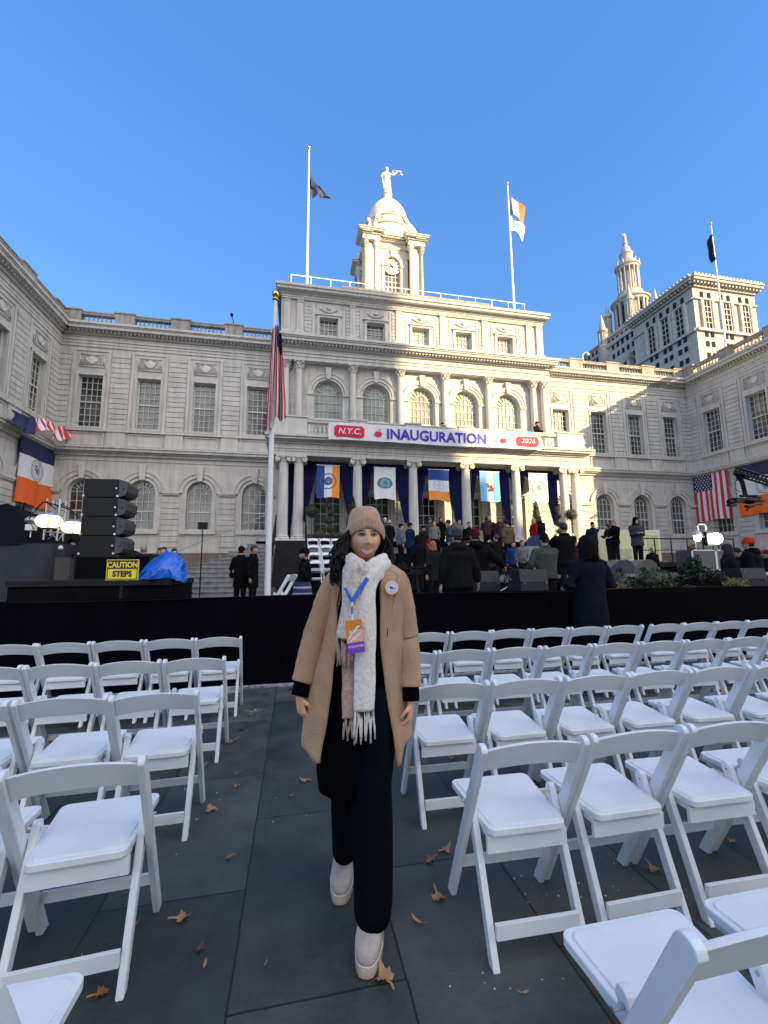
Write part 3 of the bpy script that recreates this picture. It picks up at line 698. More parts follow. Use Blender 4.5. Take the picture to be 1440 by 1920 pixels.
# --- municipal tower building far behind
MU=thing('tower_building','tall pale granite office building with tiered spire rising behind the right wing','building',(189,160,0))
def mu(mb,name,mats,smooth=False): o=mb.build(name,mats,MU,smooth); o.location=(-189,-160,0); return o
def muni_face(m,wn,F,u0,u1,zt,zb,cols,cw):
    """giant order face: cols = bay centres"""
    m2=MB(F); w2=MB(F)
    edges=[u0]
    for c in cols: w2.box(c-cw,c+cw,117,131,-1,.3)
    for c in cols:
        for s in (-1,1):
            w2.box(c+s*2.2-.8,c+s*2.2+.8,133,136,-1,.35)
            for z in (112.5,107.5,101.5,96,90,84): w2.box(c+s*1.7-.9,c+s*1.7+.9,z,z+2.6,-1,.35)
        m2.box(c-cw-.5,c-cw,116.5,131.5,0,.6); m2.box(c+cw,c+cw+.5,116.5,131.5,0,.6)
        for s in (-1,1): 
            m2.tube([(c+s*(cw+1.5),116.5,.3),(c+s*(cw+1.5),131.5,.3)],1.0,8)
        for k in range(1,5): m2.box(c-cw,c+cw,117+14*k/5-.2,117+14*k/5+.2,.31,.5)
        m2.box(c-.25,c+.25,117,131,.31,.45)
    m2.box(u0,u1,115,116.4,0,1.2); m2.box(u0,u1,131.6,132.4,0,.9); m2.box(u0,u1,138,139,0,1.0); m2.box(u0-2,u1+2,140.2,141.5,0,3.4); m2.box(u0-2.4,u1+2.4,141.5,142.4,0,3.9)
    u=u0-1.5
    while u<u1+1.5: m2.box(u,u+.9,139,140.2,0,2.6); m2.box(u,u+1.2,142.4,143.6,2.2,3.4); u+=2.1
    m.add(m2.v,m2.f); wn.add(w2.v,w2.f)
mw=MB(); wn=MB()
mw.box(189,227,160,198,0,142); mw.box(195,300,198,225,0,143)
muni_face(mw,wn,lambda u,z,n:(u,160-n,z),189,227,142,80,[196.3,208,219.6],1.7)
muni_face(mw,wn,lambda u,z,n:(189-n,u,z),160,198,142,80,[168,176.6,185.4],1.9)
# middle mass behind to the left, stepped
mw.box(191,260,205,235,0,128); mw.box(189,262,204.6,205,124,126)
mw.box(206,252,214,262,0,156); mw.box(205,253,213,263,148,149.2); mw.box(205,253,213,263,155,156.4)
for k in range(6):
    for z in (140,132,143.5,118,112,106): wn.box(208+7*k,209.8+7*k,213.9,214.5,z,z+2.4); wn.box(210.8+7*k,212.6+7*k,213.9,214.5,z,z+2.4)
    wn.box(194+8*k,198+8*k,204.9,206,100,119)
for s in (0,1,2,3): wn.box(205.9,207,216+9*s,219+9*s,128,140)
for z in range(84,142,6):
    for y in range(200,224,4): wn.box(194.7,195.2,y,y+1.7,z,z+3)
    for y in range(207,234,5): wn.box(190.7,191.2,y,y+2.2,z if z<124 else 84,(z if z<124 else 84)+3)
for z in (144.5,150.5):
    for y in range(216,262,4): wn.box(205.7,206.2,y,y+1.8,z,z+3)
mw.box(194,196,197,226,141,143.6); mw.box(194.4,196,197,226,120,121); mw.box(190.2,192,204,236,112,113.2)
mu(mw,'wall',M['muni'])
bxs=[i for i in range(0,len(wn.v),8)]
def bsz(i): p=wn.v[i]; q=wn.v[i+7]; return -abs((q[0]-p[0])+(q[1]-p[1]))*abs(q[2]-p[2])
bxs.sort(key=bsz)
BF=[(0,1,3,2),(4,6,7,5),(0,4,5,1),(2,3,7,6),(0,2,6,4),(1,5,7,3)]
for i in bxs[:99]: q=MB(); q.add(wn.v[i:i+8],BF); mu(q,'window',M['muniD'])
q=MB()
for i in bxs[99:]: q.add(wn.v[i:i+8],BF)
mu(q,'windows',M['muniD'])['kind']='stuff'
tw=MB(); tx,ty=229,240
def tier(r,z0,z1,nc,rc,core=.72):
    tw.lathe([(r*1.02,z0),(r*1.02,z0+1),(r*core,z0+1),(r*core,z1-2.5),(r*1.0,z1-2.5),(r*1.02,z1-1.2),(r*1.12,z1-.8),(r*1.15,z1)],tx,ty,0,28)
    for i in range(nc):
        t=2*PI*i/nc+.1; tw.tube([(tx+r*.92*cos(t),ty+r*.92*sin(t),z0+1),(tx+r*.92*cos(t),ty+r*.92*sin(t),z1-2.5)],rc,7)
tw.box(tx-11,tx+11,ty-11,ty+11,150,166); tw.box(tx-11.6,tx+11.6,ty-11.6,ty+11.6,164.5,166)
tier(11.0,166,187,16,.8,.78); tier(7.2,193,214,14,.55,.5)
tw.lathe([(10,187),(9.6,190),(8.2,190.5),(8.2,193)],tx,ty,0,24)
tw.lathe([(6.6,214),(6,217.5),(4,218),(4,223),(4.5,223.4),(4.5,224.4),(3.2,225),(2.8,229),(1.7,230.5),(1.2,232)],tx,ty,0,18)
for i in range(12): t=2*PI*i/12; tw.lathe([(.5,0),(.6,1.5),(.15,3.6)],tx+7.8*cos(t),ty+7.8*sin(t),214,6)
for (dx,dy) in ((-10.5,-10.5),(10.5,-10.5),(-10.5,10.5),(10.5,10.5)):
    tw.lathe([(2.8,160),(2.8,168),(3.2,168.3),(2.4,169),(1.6,169.5),(1.6,180),(2.8,180.5),(2.8,182),(1.5,184),(.9,187),(.15,192)],tx+dx,ty+dy,0,10)
    for i in range(8): t=2*PI*i/8; tw.tube([(tx+dx+2.3*cos(t),ty+dy+2.3*sin(t),169.5),(tx+dx+2.3*cos(t),ty+dy+2.3*sin(t),180)],.3,5)
# far left turret with spire
tw.lathe([(3.4,100),(3.4,149),(3.8,150),(2.8,151),(2,152),(2,160),(3.2,161),(3.2,162.5),(2.2,163),(.2,174)],203.5,239,0,10)
for i in range(8): t=2*PI*i/8; tw.tube([(203.5+2.7*cos(t),239+2.7*sin(t),151),(203.5+2.7*cos(t),239+2.7*sin(t),160)],.35,5)
# gilded figure
tw.lathe([(1.6,232),(1.3,235),(1.0,237),(1.2,238.4),(.5,239),(.8,240),(.3,241)],tx,ty,0,10); tw.tube([(tx,ty,238),(tx-2,ty,240.5)],.35,5)
mu(tw,'tower',M['muni'],smooth='auto')
tg=MB()
for i in range(10): t=2*PI*i/10+.3; tg.box(tx+8.2*cos(t)-.9,tx+8.2*cos(t)+.9,ty+8.2*sin(t)-.9,ty+8.2*sin(t)+.9,169,183)
mu(tg,'window',M['muniD'])

# --- buildings across the street behind the camera: they keep the plaza in shade
# outline is laid out by following the sun's rays back from the facade plane (y=24.3)
def along(xp,zp,t): return (xp+DX*t,24.3-t,zp+DZ*t)
cb=MB()
def caster(xa,xb,zt,t):
    A=along(xa,zt,t); cb.box(A[0],A[0]+xb-xa,A[1]-18,A[1],0,A[2])
tc=75
caster(-75,5.7,19.0,tc); caster(5.7,8.2,5.2,tc); caster(8.2,10.8,2.6,tc); caster(10.8,26,.6,tc)
OB=tag(cb.build('office_building',M['stone'],None),'row of stone office buildings across the plaza behind the viewer that shades the seats','building')

def at(px,py,Y):    # the point seen at a pixel of the photograph, at depth Y
    d=FW+RT*((px-720)/804.6)-UP*((py-960)/804.6); t=Y/d.y; return Vector((0,0,H))+d*t
# ================================================================ flagpoles and flags
def flagpole(x,y,z0,z1,r0,r1,label,seg=10,ball=.09,group=None):
    t=thing('flagpole',label,'flagpole',(x,y,z0),group=group); m=MB()
    m.lathe([(r0*1.9,0),(r0*1.9,.06),(r0*1.2,.12),(r0,.3),(r1,z1-z0)],0,0,0,seg); m.build('pole',M['polew'],t,smooth='auto')
    b=MB(); b.lathe([(r1*1.6,0),(r1*1.9,.04),(r1*.5,.08)],0,0,z1-z0,8); b.sphere((0,0,z1-z0+.08+ball),ball,12,8); b.build('finial',M['gold'],t,smooth=True)
    return t
flagpole(-.60,10.2,.0,8.1,.075,.045,'white flagpole with gold ball standing before the left facade with an american flag')
G_='tall flagpoles on the roof'
flagpole(.43,26.2,18.3,29.9,.10,.045,'white roof flagpole left of the clock cupola with a dark blue flag',group=G_)
flagpole(15.13,26.2,18.3,30.0,.10,.045,'white roof flagpole right of the clock cupola with orange and white flags',group=G_)
flagpole(33.6,26.2,14.7,29.8,.10,.045,'white flagpole on the right wing with a furled black flag',group=G_)
def flag_mesh(name,fn,nu,nv,mats,mi,parent=None,loc=(0,0,0)):
    m=MB(); m.grid(fn,nu,nv,mi); return m.build(name,mats,parent,smooth=True,recalc=False,loc=loc)
# dark blue flag on left roof pole: droops from hoist, tip to the right
def f1(u,v):  # u outward, v from top(0) to bottom(1)
    x=.06+u*(.12+1.7*v**.8)*(1 if v<.85 else 1-.5*(v-.85)/.15*u)
    z=28.6-2.3*v*(1-.12*u)-1.3*u*(1-v)*1.2
    y=.18*sin(6*u+3*v)*u+.1*sin(14*u)*v
    return (.45+x,26.2+y,z)
o=flag_mesh('state_flag',f1,14,18,[M['navy'],M['lorange']],lambda u,v:1 if .08<u<.16 and .45<v<.58 else 0); tag(o,'dark blue flag hanging limp from the roof pole left of the cupola','flag')
# city flag on right roof pole (vertical bands blue white orange)
def f2(u,v): return (15.2+1.2*u*(1-.1*v),26.2+.15*sin(5*u+2*v),29.25-.35*u-1.7*v-.6*u*u+.1*sin(5*u+1)+.3*u*v)
o=flag_mesh('city_flag',f2,15,8,[M['navy'],M['flagw'],M['orange']],lambda u,v:0 if u<.3 else (1 if u<.62 else 2)); tag(o,'blue, white and orange flag flying upper on the roof pole right of the cupola','flag')
def f3(u,v): return (15.22+1.1*u*(1-.15*v),26.2+.12*sin(5*u+2*v),27.45-.3*u-1.25*v-.4*u*u+.15*sin(4*u+v)+.2*u*v)
o=flag_mesh('mayoral_flag',f3,14,8,[M['flagw'],M['paleb'],M['orange']],lambda u,v:1 if (u-.45)**2+(v-.5)**2<.05 else (2 if (u-.45)**2+(v-.5)**2<.08 else 0)); tag(o,'white flag with pale emblem flying lower on the same roof pole','flag')
def f4(u,v): return (33.52-(.08+.30*sin(PI*min(1,v))**.7)*u*(1+.25*sin(9*v)),26.2+.2*sin(9*u),28.9-2.3*v-.2*u)
o=flag_mesh('memorial_flag',f4,8,10,[M['black']],0); tag(o,'black flag furled against the pole on the right wing','flag')
# US flag on the near pole, hanging draped both sides
FLW=[M['red'],M['flagw'],M['navy']]
def star(m,x,z,r,fn,mi):
    P=[fn(x+(r if i%2==0 else r*.42)*sin(PI*i/5),z+(r if i%2==0 else r*.42)*cos(PI*i/5)) for i in range(10)]; m.add(P,[tuple(range(10))],mi)
US=thing('american_flag','american flag with stripes hanging limp on the white flagpole left of the portico','flag',(-.6,10.2,7.4))
def usdrape(u,v):   # u across folds, v down; canton at top
    wdt=.16+.17*min(1,v*1.2); x=(u-.38)*wdt*1.35
    y=.11*sin(u*17+v*2)*(.5+v)-.10
    z=-.25*abs(u-.3)-2.45*v*(1-.16*max(0,u-.3)+.04*(u<.3))
    return (x+.04,y,z-.06*sin(u*9))
m=MB(); m.grid(usdrape,52,20,lambda u,v:(2 if v<.26 and u>.5 else int(u*13)%2)); m.build('cloth',FLW,US,smooth=True,recalc=False)
# hanging flags on wing walls
def cloth(F,u0,u1,z1,z0,n,mi,mats,name,label,nu=39,nv=39,seed=0,parent=None,extra=None,amp=.05):
    t=thing(name,label,'flag',F((u0+u1)/2,z0,n)) if parent is None else parent
    off=Vector(t.location)
    def fn(u,v):
        a=amp*v**.7*(sin(u*11+seed)+.5*sin(u*23+seed*2+2*v))
        p=F(u0+(u1-u0)*u+.02*sin(5*v+seed)*v,z1-(z1-z0)*v-.04*sin(6*u+seed)*v,n+a+.03)
        return (p[0]-off.x,p[1]-off.y,p[2]-off.z)
    m=MB(); m.grid(fn,nu,nv,mi); 
    if extra: extra(m,fn)
    m.build('cloth',mats,t,smooth=True,recalc=False)
    r=MB(); a=F(u0-.03,z1,n+.03); b=F(u1+.03,z1,n+.03); r.tube([tuple(Vector(a)-off),tuple(Vector(b)-off)],.025,6); r.build('top_rod',M['polew'],t)
    return t,fn
def emblem(t,fn,cu,cv,ru,rv,mat_,n=None,rings=((1,.93),(.78,.74)),seed=1,blobs=14,name='emblem',filled=None):
    """seal printed on the cloth: follows the cloth surface"""
    m=MB(); 
    N0=Vector(fn(cu,cv)); e=.01
    nu_=(Vector(fn(cu+e,cv))-Vector(fn(cu-e,cv))).cross(Vector(fn(cu,cv+e))-Vector(fn(cu,cv-e))).normalized()
    if n is not None and nu_.dot(n)<0: nu_=-nu_
    def q(a,r,h=.012):
        p=Vector(fn(cu+ru*r*cos(a),cv-rv*r*sin(a)))+nu_*h; return tuple(p)
    if filled:
        for (r,mi) in filled:
            K=28
            for ri in range(6):
                r0,r1=r*ri/6,r*(ri+1)/6
                for i in range(K): a,b=2*PI*i/K,2*PI*(i+1)/K; m.add([q(a,r0,.008),q(a,r1,.008),q(b,r1,.008),q(b,r0,.008)],[(0,1,2,3)],mi)
    for (ra,rb) in rings:
        K=36
        for i in range(K): a,b=2*PI*i/K,2*PI*(i+1)/K; m.add([q(a,ra),q(b,ra),q(b,rb),q(a,rb)],[(0,1,2,3)],0)
    rnd=random.Random(seed)
    for k in range(blobs):
        a0=rnd.uniform(0,6.28); r0=rnd.uniform(.05,.55); L=rnd.uniform(.15,.4); a1=rnd.uniform(0,6.28); w_=rnd.uniform(.02,.05)
        P=[]
        x0,y0=r0*cos(a0),r0*sin(a0); pts=[(x0+L*i/4*cos(a1+.5*i),y0+L*i/4*sin(a1+.5*i)) for i in range(5)]
        def qq(x,y): return q(math.atan2(y,x),min(.7,math.hypot(x,y)))
        for i in range(4):
            (x,y),(x2,y2)=pts[i],pts[i+1]; d=Vector((x2-x,y2-y)).normalized() if (x2-x,y2-y)!=(0,0) else Vector((1,0)); nn=(-d.y*w_,d.x*w_)
            m.add([qq(x+nn[0],y+nn[1]),qq(x2+nn[0],y2+nn[1]),qq(x2-nn[0],y2-nn[1]),qq(x-nn[0],y-nn[1])],[(0,1,2,3)],0)
    return m.build(name,mat_ if isinstance(mat_,list) else [mat_],t,recalc=False)
# right wing: american flag hung vertically + city flag ; F_right: u = y, seen from inside left to right = decreasing y
Frr=lambda u,z,n:(XR-n,-u,z)   # u increases to the right for the viewer
def us_mi(u,v): return 2 if (u<.55 and v<.42) else int(u*13)%2
def us_stars(m,fn):
    for r in range(9):
        for c in range(6 if r%2==0 else 5):
            uc=.55*((c+.5 if r%2==0 else c+1)/6); vc=.42*(r+.6)/9.2
            e=.011
            N=(Vector(fn(uc+e,vc))-Vector(fn(uc-e,vc))).cross(Vector(fn(uc,vc+e))-Vector(fn(uc,vc-e))).normalized()
            if N.x>0: N=-N
            P=[]
            for i in range(10):
                rr=.075 if i%2==0 else .032; du=rr*sin(PI*i/5)/2.45; dv=-rr*cos(PI*i/5)/3.5
                P.append(tuple(Vector(fn(uc+du,vc+dv))+N*.012))
            m.add(P,[tuple(range(10))],1)
cloth(Frr,-24.6,-22.18,8.05,4.52,.15,us_mi,FLW,'american_flag','large american flag hung vertically on the right wing wall near the corner',nu=52,nv=50,seed=1,extra=us_stars)
t,fn=cloth(Frr,-21.65,-18.3,8.1,4.58,.15,lambda u,v:0 if v<.36 else (1 if v<.69 else 2),[M['navy'],M['flagw'],M['orange']],'city_flag','blue, white and orange banner flag on the right wing wall beside the american flag',seed=2)
emblem(t,fn,.5,.525,.17,.155,M['ink'],Vector((-1,0,0)),seed=3)
Fll=lambda u,z,n:(XL+n,u,z)
t,fn=cloth(Fll,21.9,24.75,8.15,4.62,.18,lambda u,v:0 if v<.36 else (1 if v<.67 else 2),[M['navy'],M['flagw'],M['orange']],'city_flag','blue, white and orange banner flag on the left wing wall under striped bunting',seed=4)
emblem(t,fn,.5,.515,.19,.155,M['ink'],Vector((1,0,0)),seed=5,blobs=18)
# striped bunting on left wing
BU=thing('bunting','striped red and white bunting with blue end draped along the left wing wall','bunting',(XL+.3,22.8,8.2))
def bf(u,v):
    y=20.2+4.9*u; sag=.75*sin(PI*((u*2)%1 if u<1 else 0))
    top=8.35+.85*u-.05; 
    z=top-(.35+.45*abs(sin(PI*u*2)))*v-.10*sin(PI*u*2)**2
    return (.35+.10*sin(u*40+3*v)*(.3+v)+.12*v,y-22.8,z-8.2)
m=MB(); m.grid(bf,84,8,lambda u,v:2 if u<.36 and v<1.1 and u<.33 else int(u*32)%2); m.build('cloth',FLW,BU,smooth=True,recalc=False)

# ---------------- portico flags
def pf(k,name,label,mi,mats): 
    c=XC+(k)*2.95
    return cloth(lambda u,z,n:(u,21.6-n,z),c-.575,c+.575,6.76,5.08,0,mi,mats,name,label,nu=18,nv=20,seed=k+3,amp=.02)
N_=Vector((0,-1,0))
t,fn=pf(-2,'borough_flag','blue, white and orange striped flag with ring seal, leftmost between the portico columns',lambda u,v:0 if u<.34 else (1 if u<.67 else 2),[M['flagblue'],M['flagw'],M['lorange']])
emblem(t,fn,.5,.5,.36,.25,[M['ink'],M['gold'],M['paleb']],N_,rings=((1,.88),),seed=8,blobs=10,filled=[(.5,0),(.25,2)])
t,fn=pf(-1,'borough_flag','white flag with dark oval seal, second from left between the portico columns',0,[M['flagw']])
emblem(t,fn,.5,.5,.36,.18,[M['inkg'],M['paleb'],M['gold']],N_,rings=((1,.8),),seed=9,blobs=5,filled=[(.95,0),(.78,1),(.42,2)])
t,fn=pf(0,'city_flag','blue, white and orange horizontally banded flag hanging in the middle of the portico',lambda u,v:0 if v<.34 else (1 if v<.68 else 2),[M['flagblue'],M['flagw'],M['lorange']])
emblem(t,fn,.5,.51,.25,.15,M['paleb'],N_,seed=10,rings=((1,.9),))
t,fn=pf(1,'borough_flag','pale blue and white striped flag with red flower emblem between the portico columns',lambda u,v:1 if .34<u<.67 else 0,[M['paleb'],M['flagw']])
m=MB()
for (uu,vv,r,mi) in ((.5,.4,.07,0),(.6,.58,.09,1),(.55,.5,.06,1),(.4,.5,.05,2),(.45,.62,.05,2),(.62,.45,.05,0),(.35,.42,.04,2)):
    K=8; p=Vector(fn(uu,vv))
    m.add([tuple(Vector((p.x+r*(1.2+.3*(i%2))*cos(2*PI*i/K),p.y-.03,p.z+r*(1.2+.3*(i%2))*sin(2*PI*i/K)))) for i in range(K)],[tuple(range(K))],mi)
m.build('emblem',[M['gold'],M['red'],M['inkg']],t,recalc=False)
t,fn=pf(2,'borough_flag','cream white flag with green ring seal, rightmost between the portico columns',0,[M['flagw']])
emblem(t,fn,.5,.5,.38,.27,M['inkg'],N_,rings=((1,.88),(.78,.72)),seed=12,blobs=26)
# ---------------- drapes
GD='royal blue drapes behind the portico columns'
def drape(xt0,xt1,xb0,xb1,zt,zb,label,y=22.0):
    t=tag(bpy.data.objects.new('drape',None),label,'curtain',GD); C.objects.link(t); t.location=((xt0+xt1)/2,y,zt); 
    cx=(xt0+xt1)/2
    def fn(u,v):
        e=v**1.25
        x=(xt0+(xt1-xt0)*u)*(1-e)+(xb0+(xb1-xb0)*u)*e
        return (x-cx,.085*sin(u*34+cx)*(1-.3*v)+.03*sin(u*11),(zb-zt)*v)
    m=MB(); m.grid(fn,60,14); m.build('cloth',M['drape'],t,smooth=True,recalc=False)
names=['far left','left','second','third','fourth','fifth','right','far right']
cols=[XC-7.38,XC-4.43,XC-1.475,XC+1.475,XC+4.43,XC+7.38]
ordn=['second','third','fourth','fifth','sixth','seventh']
for i,x in enumerate(cols):
    if i>0: drape(x-.95,x-.06,x-.34,x-.10,7.05,3.9,'blue drape hanging against the left side of the %s portico column'%ordn[i])
    if i<5: drape(x+.06,x+.95,x+.10,x+.34,7.05,3.9,'blue drape hanging against the right side of the %s portico column'%ordn[i])
drape(XC-8.05,XC-7.5,XC-7.95,XC-7.75,7.05,3.0,'narrow blue drape between the paired columns at the left end of the portico')
drape(XC+7.5,XC+8.05,XC+7.8,XC+7.98,7.05,3.0,'narrow blue drape between the paired columns at the right end of the portico')
v=MB()
def vf(u,vv): return (XC-8.1+16.2*u,22.12+.05*sin(u*300),7.08-.55*vv)
v.grid(vf,330,3); tag(v.build('valance',M['drape'],None,smooth=True,recalc=False),'long blue valance behind the top of the portico columns','curtain')
# ---------------- banner
BN=thing('banner','long white banner reading INAUGURATION hung along the portico balcony','banner',(7.28,20.6,8.08))
def bfn(x,z): return (x,-.01+.02*sin(x*1.7+1)+.012*sin(x*5.3+z*3),z)
bx=5.78; zt_,zb_=.63,-.24
m=MB(); m.grid(lambda u,v:bfn(-bx+2*bx*u,zt_+(zb_-zt_)*v+.02*sin(u*9)),90,8); m.build('cloth',M['flagw'],BN,smooth=True,recalc=False)
M['bblue']=mat('banner_blue_ink',(.045,.03,.42),.7,.03); M['bred']=mat('banner_red_ink',(.62,.015,.06),.7,.03)
zc=(zt_+zb_)/2
t_=MB(); fx=lambda x,y,z:(x,bfn(x,z)[1]-.028+y*.3,z)
# flared serif capitals for the long word
add_text(t_,'INAUGURATION',.70,-.05,0,zc-.02,0,bold=.018,sx=.985,fn=fx)
m=MB(); m.add(t_.v,t_.f)
V,F_=t_.v,t_.f
xs=[p[0] for p in V]; zs_=[p[2] for p in V]; sc=5.4/(max(xs)-min(xs)); cxx=(max(xs)+min(xs))/2; zc0=(max(zs_)+min(zs_))/2; zk=.56/(max(zs_)-min(zs_))
m=MB(); m.add([(-.13+(x-cxx)*sc,y,zc+(z-zc0)*zk) for x,y,z in V],F_); m.build('lettering',M['bblue'],BN)
def oct_(m,cx,w_,h_,c,mi,d): m.add([(x,bfn(x,z)[1]-d,z) for x,z in ((cx-w_+c,zc+h_),(cx+w_-c,zc+h_),(cx+w_,zc+h_-c),(cx+w_,zc-h_+c),(cx+w_-c,zc-h_),(cx-w_+c,zc-h_),(cx-w_,zc-h_+c),(cx-w_,zc+h_-c))],[tuple(range(8))],mi)
for a_ in ((-4.75,.76,.30),(4.98,.66,.27)):
    m=MB(); oct_(m,*a_,.12,0,.03); m.build('red_panel',M['bred'],BN,recalc=False)
for cx in (-3.28,3.55):   # apples
    P=[]; m=MB()
    for i in range(24):
        t=2*PI*i/24; r=.17*(1+.12*cos(2*t)-.10*(sin(t)>.9)+.03*cos(6*t)); P.append((cx+r*cos(t),bfn(cx,zc)[1]-.045,zc-.03+r*sin(t)*.95))
    m.add(P,[tuple(range(24))],0); m.add([(cx-.01,-.06,zc+.13),(cx+.03,-.06,zc+.13),(cx+.05,-.06,zc+.22),(cx+.02,-.06,zc+.22)],[(0,1,2,3)],0)
    m.add([(cx+.03,-.06,zc+.16),(cx+.10,-.06,zc+.24),(cx+.14,-.06,zc+.22),(cx+.10,-.06,zc+.16)],[(0,1,2,3)],0); m.build('apple_emblem',M['bred'],BN,recalc=False)
t_=MB(); add_text(t_,'N.Y.C.',.42,-4.75,0,zc-.01,0,bold=.006,shear=.25,fn=lambda x,y,z:(x,-.10+y*.3,z)); add_text(t_,'2026',.36,4.98,0,zc,0,bold=0,shear=.2,sx=1.15,fn=lambda x,y,z:(x,-.10+y*.3,z))
t_.build('white_lettering',M['flagw'],BN)

# ================================================================ STAGE
SG=thing('stage','wide black stage and risers built over the city hall steps','stage',(7.5,15,0))
def spart(mb,name,m_,smooth=False): o=mb.build(name,m_,SG,smooth); o.location=(-7.5,-15,0); return o
m=MB(); m.box(3.8,19,13.2,21,1.45,1.62); m.box(4.2,19,9.6,13.19,1.12,1.27); spart(m,'deck',M['deck'])
m=MB(); m.box(3.82,18.98,13.24,20.9,0,1.45); m.box(4.25,18.95,9.65,13.2,0,1.12); spart(m,'skirt',M['stageblack'])
m=MB(); m.box(3.8,16.2,17.2,20.35,1.62,2.10); m.box(3.8,16.6,20.36,20.6,1.62,2.80); spart(m,'upper_tier',M['stageblack'])
m=MB(); m.box(4.2,19.0,9.56,9.595,1.2,1.285); spart(m,'edge_trim',M['steel'])
m=MB()
for k in range(8): m.box(-.80,.40,15.6+.42*k,20.2,1.2+.2*k-.3,1.3+.2*k) 
spart(m,'stair',M['deck'])
m=MB()
for k in range(4): m.box(.45,3.75,15.35+.85*k,20.5,.3,1.0+.33*k)
spart(m,'riser',M['stageblack'])
m=MB(); 
for s in (-.85,.42):
    for k in range(5): m.tube([(s,15.7+.9*k,1.2+.42*k),(s,15.7+.9*k,2.2+.42*k)],.02,6)
    m.tube([(s,15.7,2.2),(s,19.3,3.9)],.022,6)
for k in range(6): x=5.9+.0*k; 
spart(m,'handrail',M['black'])
# right side rail on the stage
m=MB()
for k in range(7): m.tube([(12.9+.75*k,14.2,1.62),(12.9+.75*k,14.2,2.55)],.022,6)
m.tube([(12.9,14.2,2.55),(17.4,14.2,2.55)],.025,6); m.tube([(12.9,14.2,2.1),(17.4,14.2,2.1)],.018,6)
spart(m,'handrail',M['black'])
# black barrier along the seats
BR=thing('draped_barrier','long waist-high barrier covered in black cloth behind the last rows of chairs','barrier',(2,5.93,0))
def brf(u,v): x=-9+24*u; return (x,.012*sin(x*5)*v+.02*sin(x*1.3),1.105-.015*sin(x*1.1)-1.095*v)
m=MB(); m.grid(brf,300,6); m.grid(lambda u,v:(-9+24*u,.22*v,1.105-.015*sin((-9+24*u)*1.1)+.002),120,1); m.grid(lambda u,v:(-9+24*u,.22,1.105-1.1*v),60,3)
m.build('cloth',M['blackcloth'],BR,smooth=False,recalc=False)
k_=MB(); k_.box(-9,13,5.80,5.87,.0,.022); struct(k_.build('kerb',mat('kerb_salted',(.30,.31,.35),.9,.6,18)))
# left speaker deck
def deckthing():
    t=thing('speaker_deck','low black platform under the tall speaker stack at left, holding the yellow sign','platform',(-3.4,9.0,0))
    m=MB(); m.box(-1.62,1.1,-.1,1.8,1.2,1.30); m.build('deck',M['deck'],t)
    m=MB(); m.box(-1.6,1.08,-.06,1.76,0,1.2); m.build('skirt',M['stageblack'],t)
deckthing()
def la_box():
    m=MB()
    # local: front toward +x (grille on the right side end), body depth along y
    poly=[(-.44,0),(.36,0),(.46,.05),(.50,.17),(.46,.30),(.36,.345),(-.44,.345)]
    q=MB(lambda a,b,c:(a,c,b)); q.prism(poly,-.02,.55); m.add(q.v,q.f)
    return m
SPK=MB(); SPK.box(-.44,.40,-.02,.6,0,.345)
GS='stacked black line array speaker boxes'
lab=['topmost black speaker box of the tall stack at left','second black speaker box from the top of the tall stack','third black speaker box from the top of the tall stack','lowest angled black speaker box of the tall stack above the subwoofer']
for i in range(4):
    z=1.78+.372*(3-i)
    t=thing('speaker',lab[i],'speaker',(-3.70+.012*i*0,9.15,z),R(-4),GS)
    m=MB()
    # cabinet with chamfered wedge end facing right
    q=MB(); q.prism([(-.33,0),(.29,0),(.29,.55),(-.33,.55)],0,.355); m.add(q.v,q.f)
    m.build('cabinet',M['black'],t)
    w_=MB(); q=MB(lambda a,b,c:(a,c,b)); q.prism([(.292,.0),(.41,.035),(.45,.11),(.45,.25),(.41,.32),(.292,.355)],.01,.5); w_.add(q.v,q.f); w_.build('waveguide',mat('speaker_side',(.05,.05,.055),.5,.1),t)
    h=MB(); h.box(.36,.40,.0,.012,.15,.19); h.build('handle_cup',M['signK'],t)
    c_=MB()
    for (a,b) in ((.29,.02),(-.32,.02)): c_.tube([(a,-.02,b),(a,.03,b)],.022,8)
    c_.tube([(.26,-.015,.17),(.26,.02,.17)],.02,8); c_.build('rigging_pin',M['steel'],t)
t=thing('subwoofer','large black subwoofer box at the base of the tall speaker stack','speaker',(-3.72,9.15,1.30),R(-4)); m=MB(); m.box(-.38,.42,0,.7,0,.475); m.build('cabinet',M['black'],t); m=MB(); m.box(-.34,.38,-.012,0,.03,.44); m.build('grille',M['stageblack'],t)
t=thing('monitor_speaker','small upright black speaker on the platform between the stack and the blue tarp','speaker',(-3.02,9.5,1.30)); m=MB(); m.box(-.16,.16,0,.4,0,.5); m.build('cabinet',M['black'],t); m=MB(); m.box(-.13,.13,-.012,0,.03,.46); m.build('grille',M['stageblack'],t)
t=thing('flight_case','grey and black equipment case beside the truss at left','case',(-4.62,9.9,1.25)); m=MB(); m.box(-.14,.14,0,.5,0,.50); m.build('side_panel',mat('case_grey',(.07,.065,.06),.7),t); m=MB(); m.box(.145,.46,0,.5,0,.48); m.tube([(.2,-.01,.35),(.32,-.02,.25)],.02,5); m.build('front_panel',M['signK'],t)
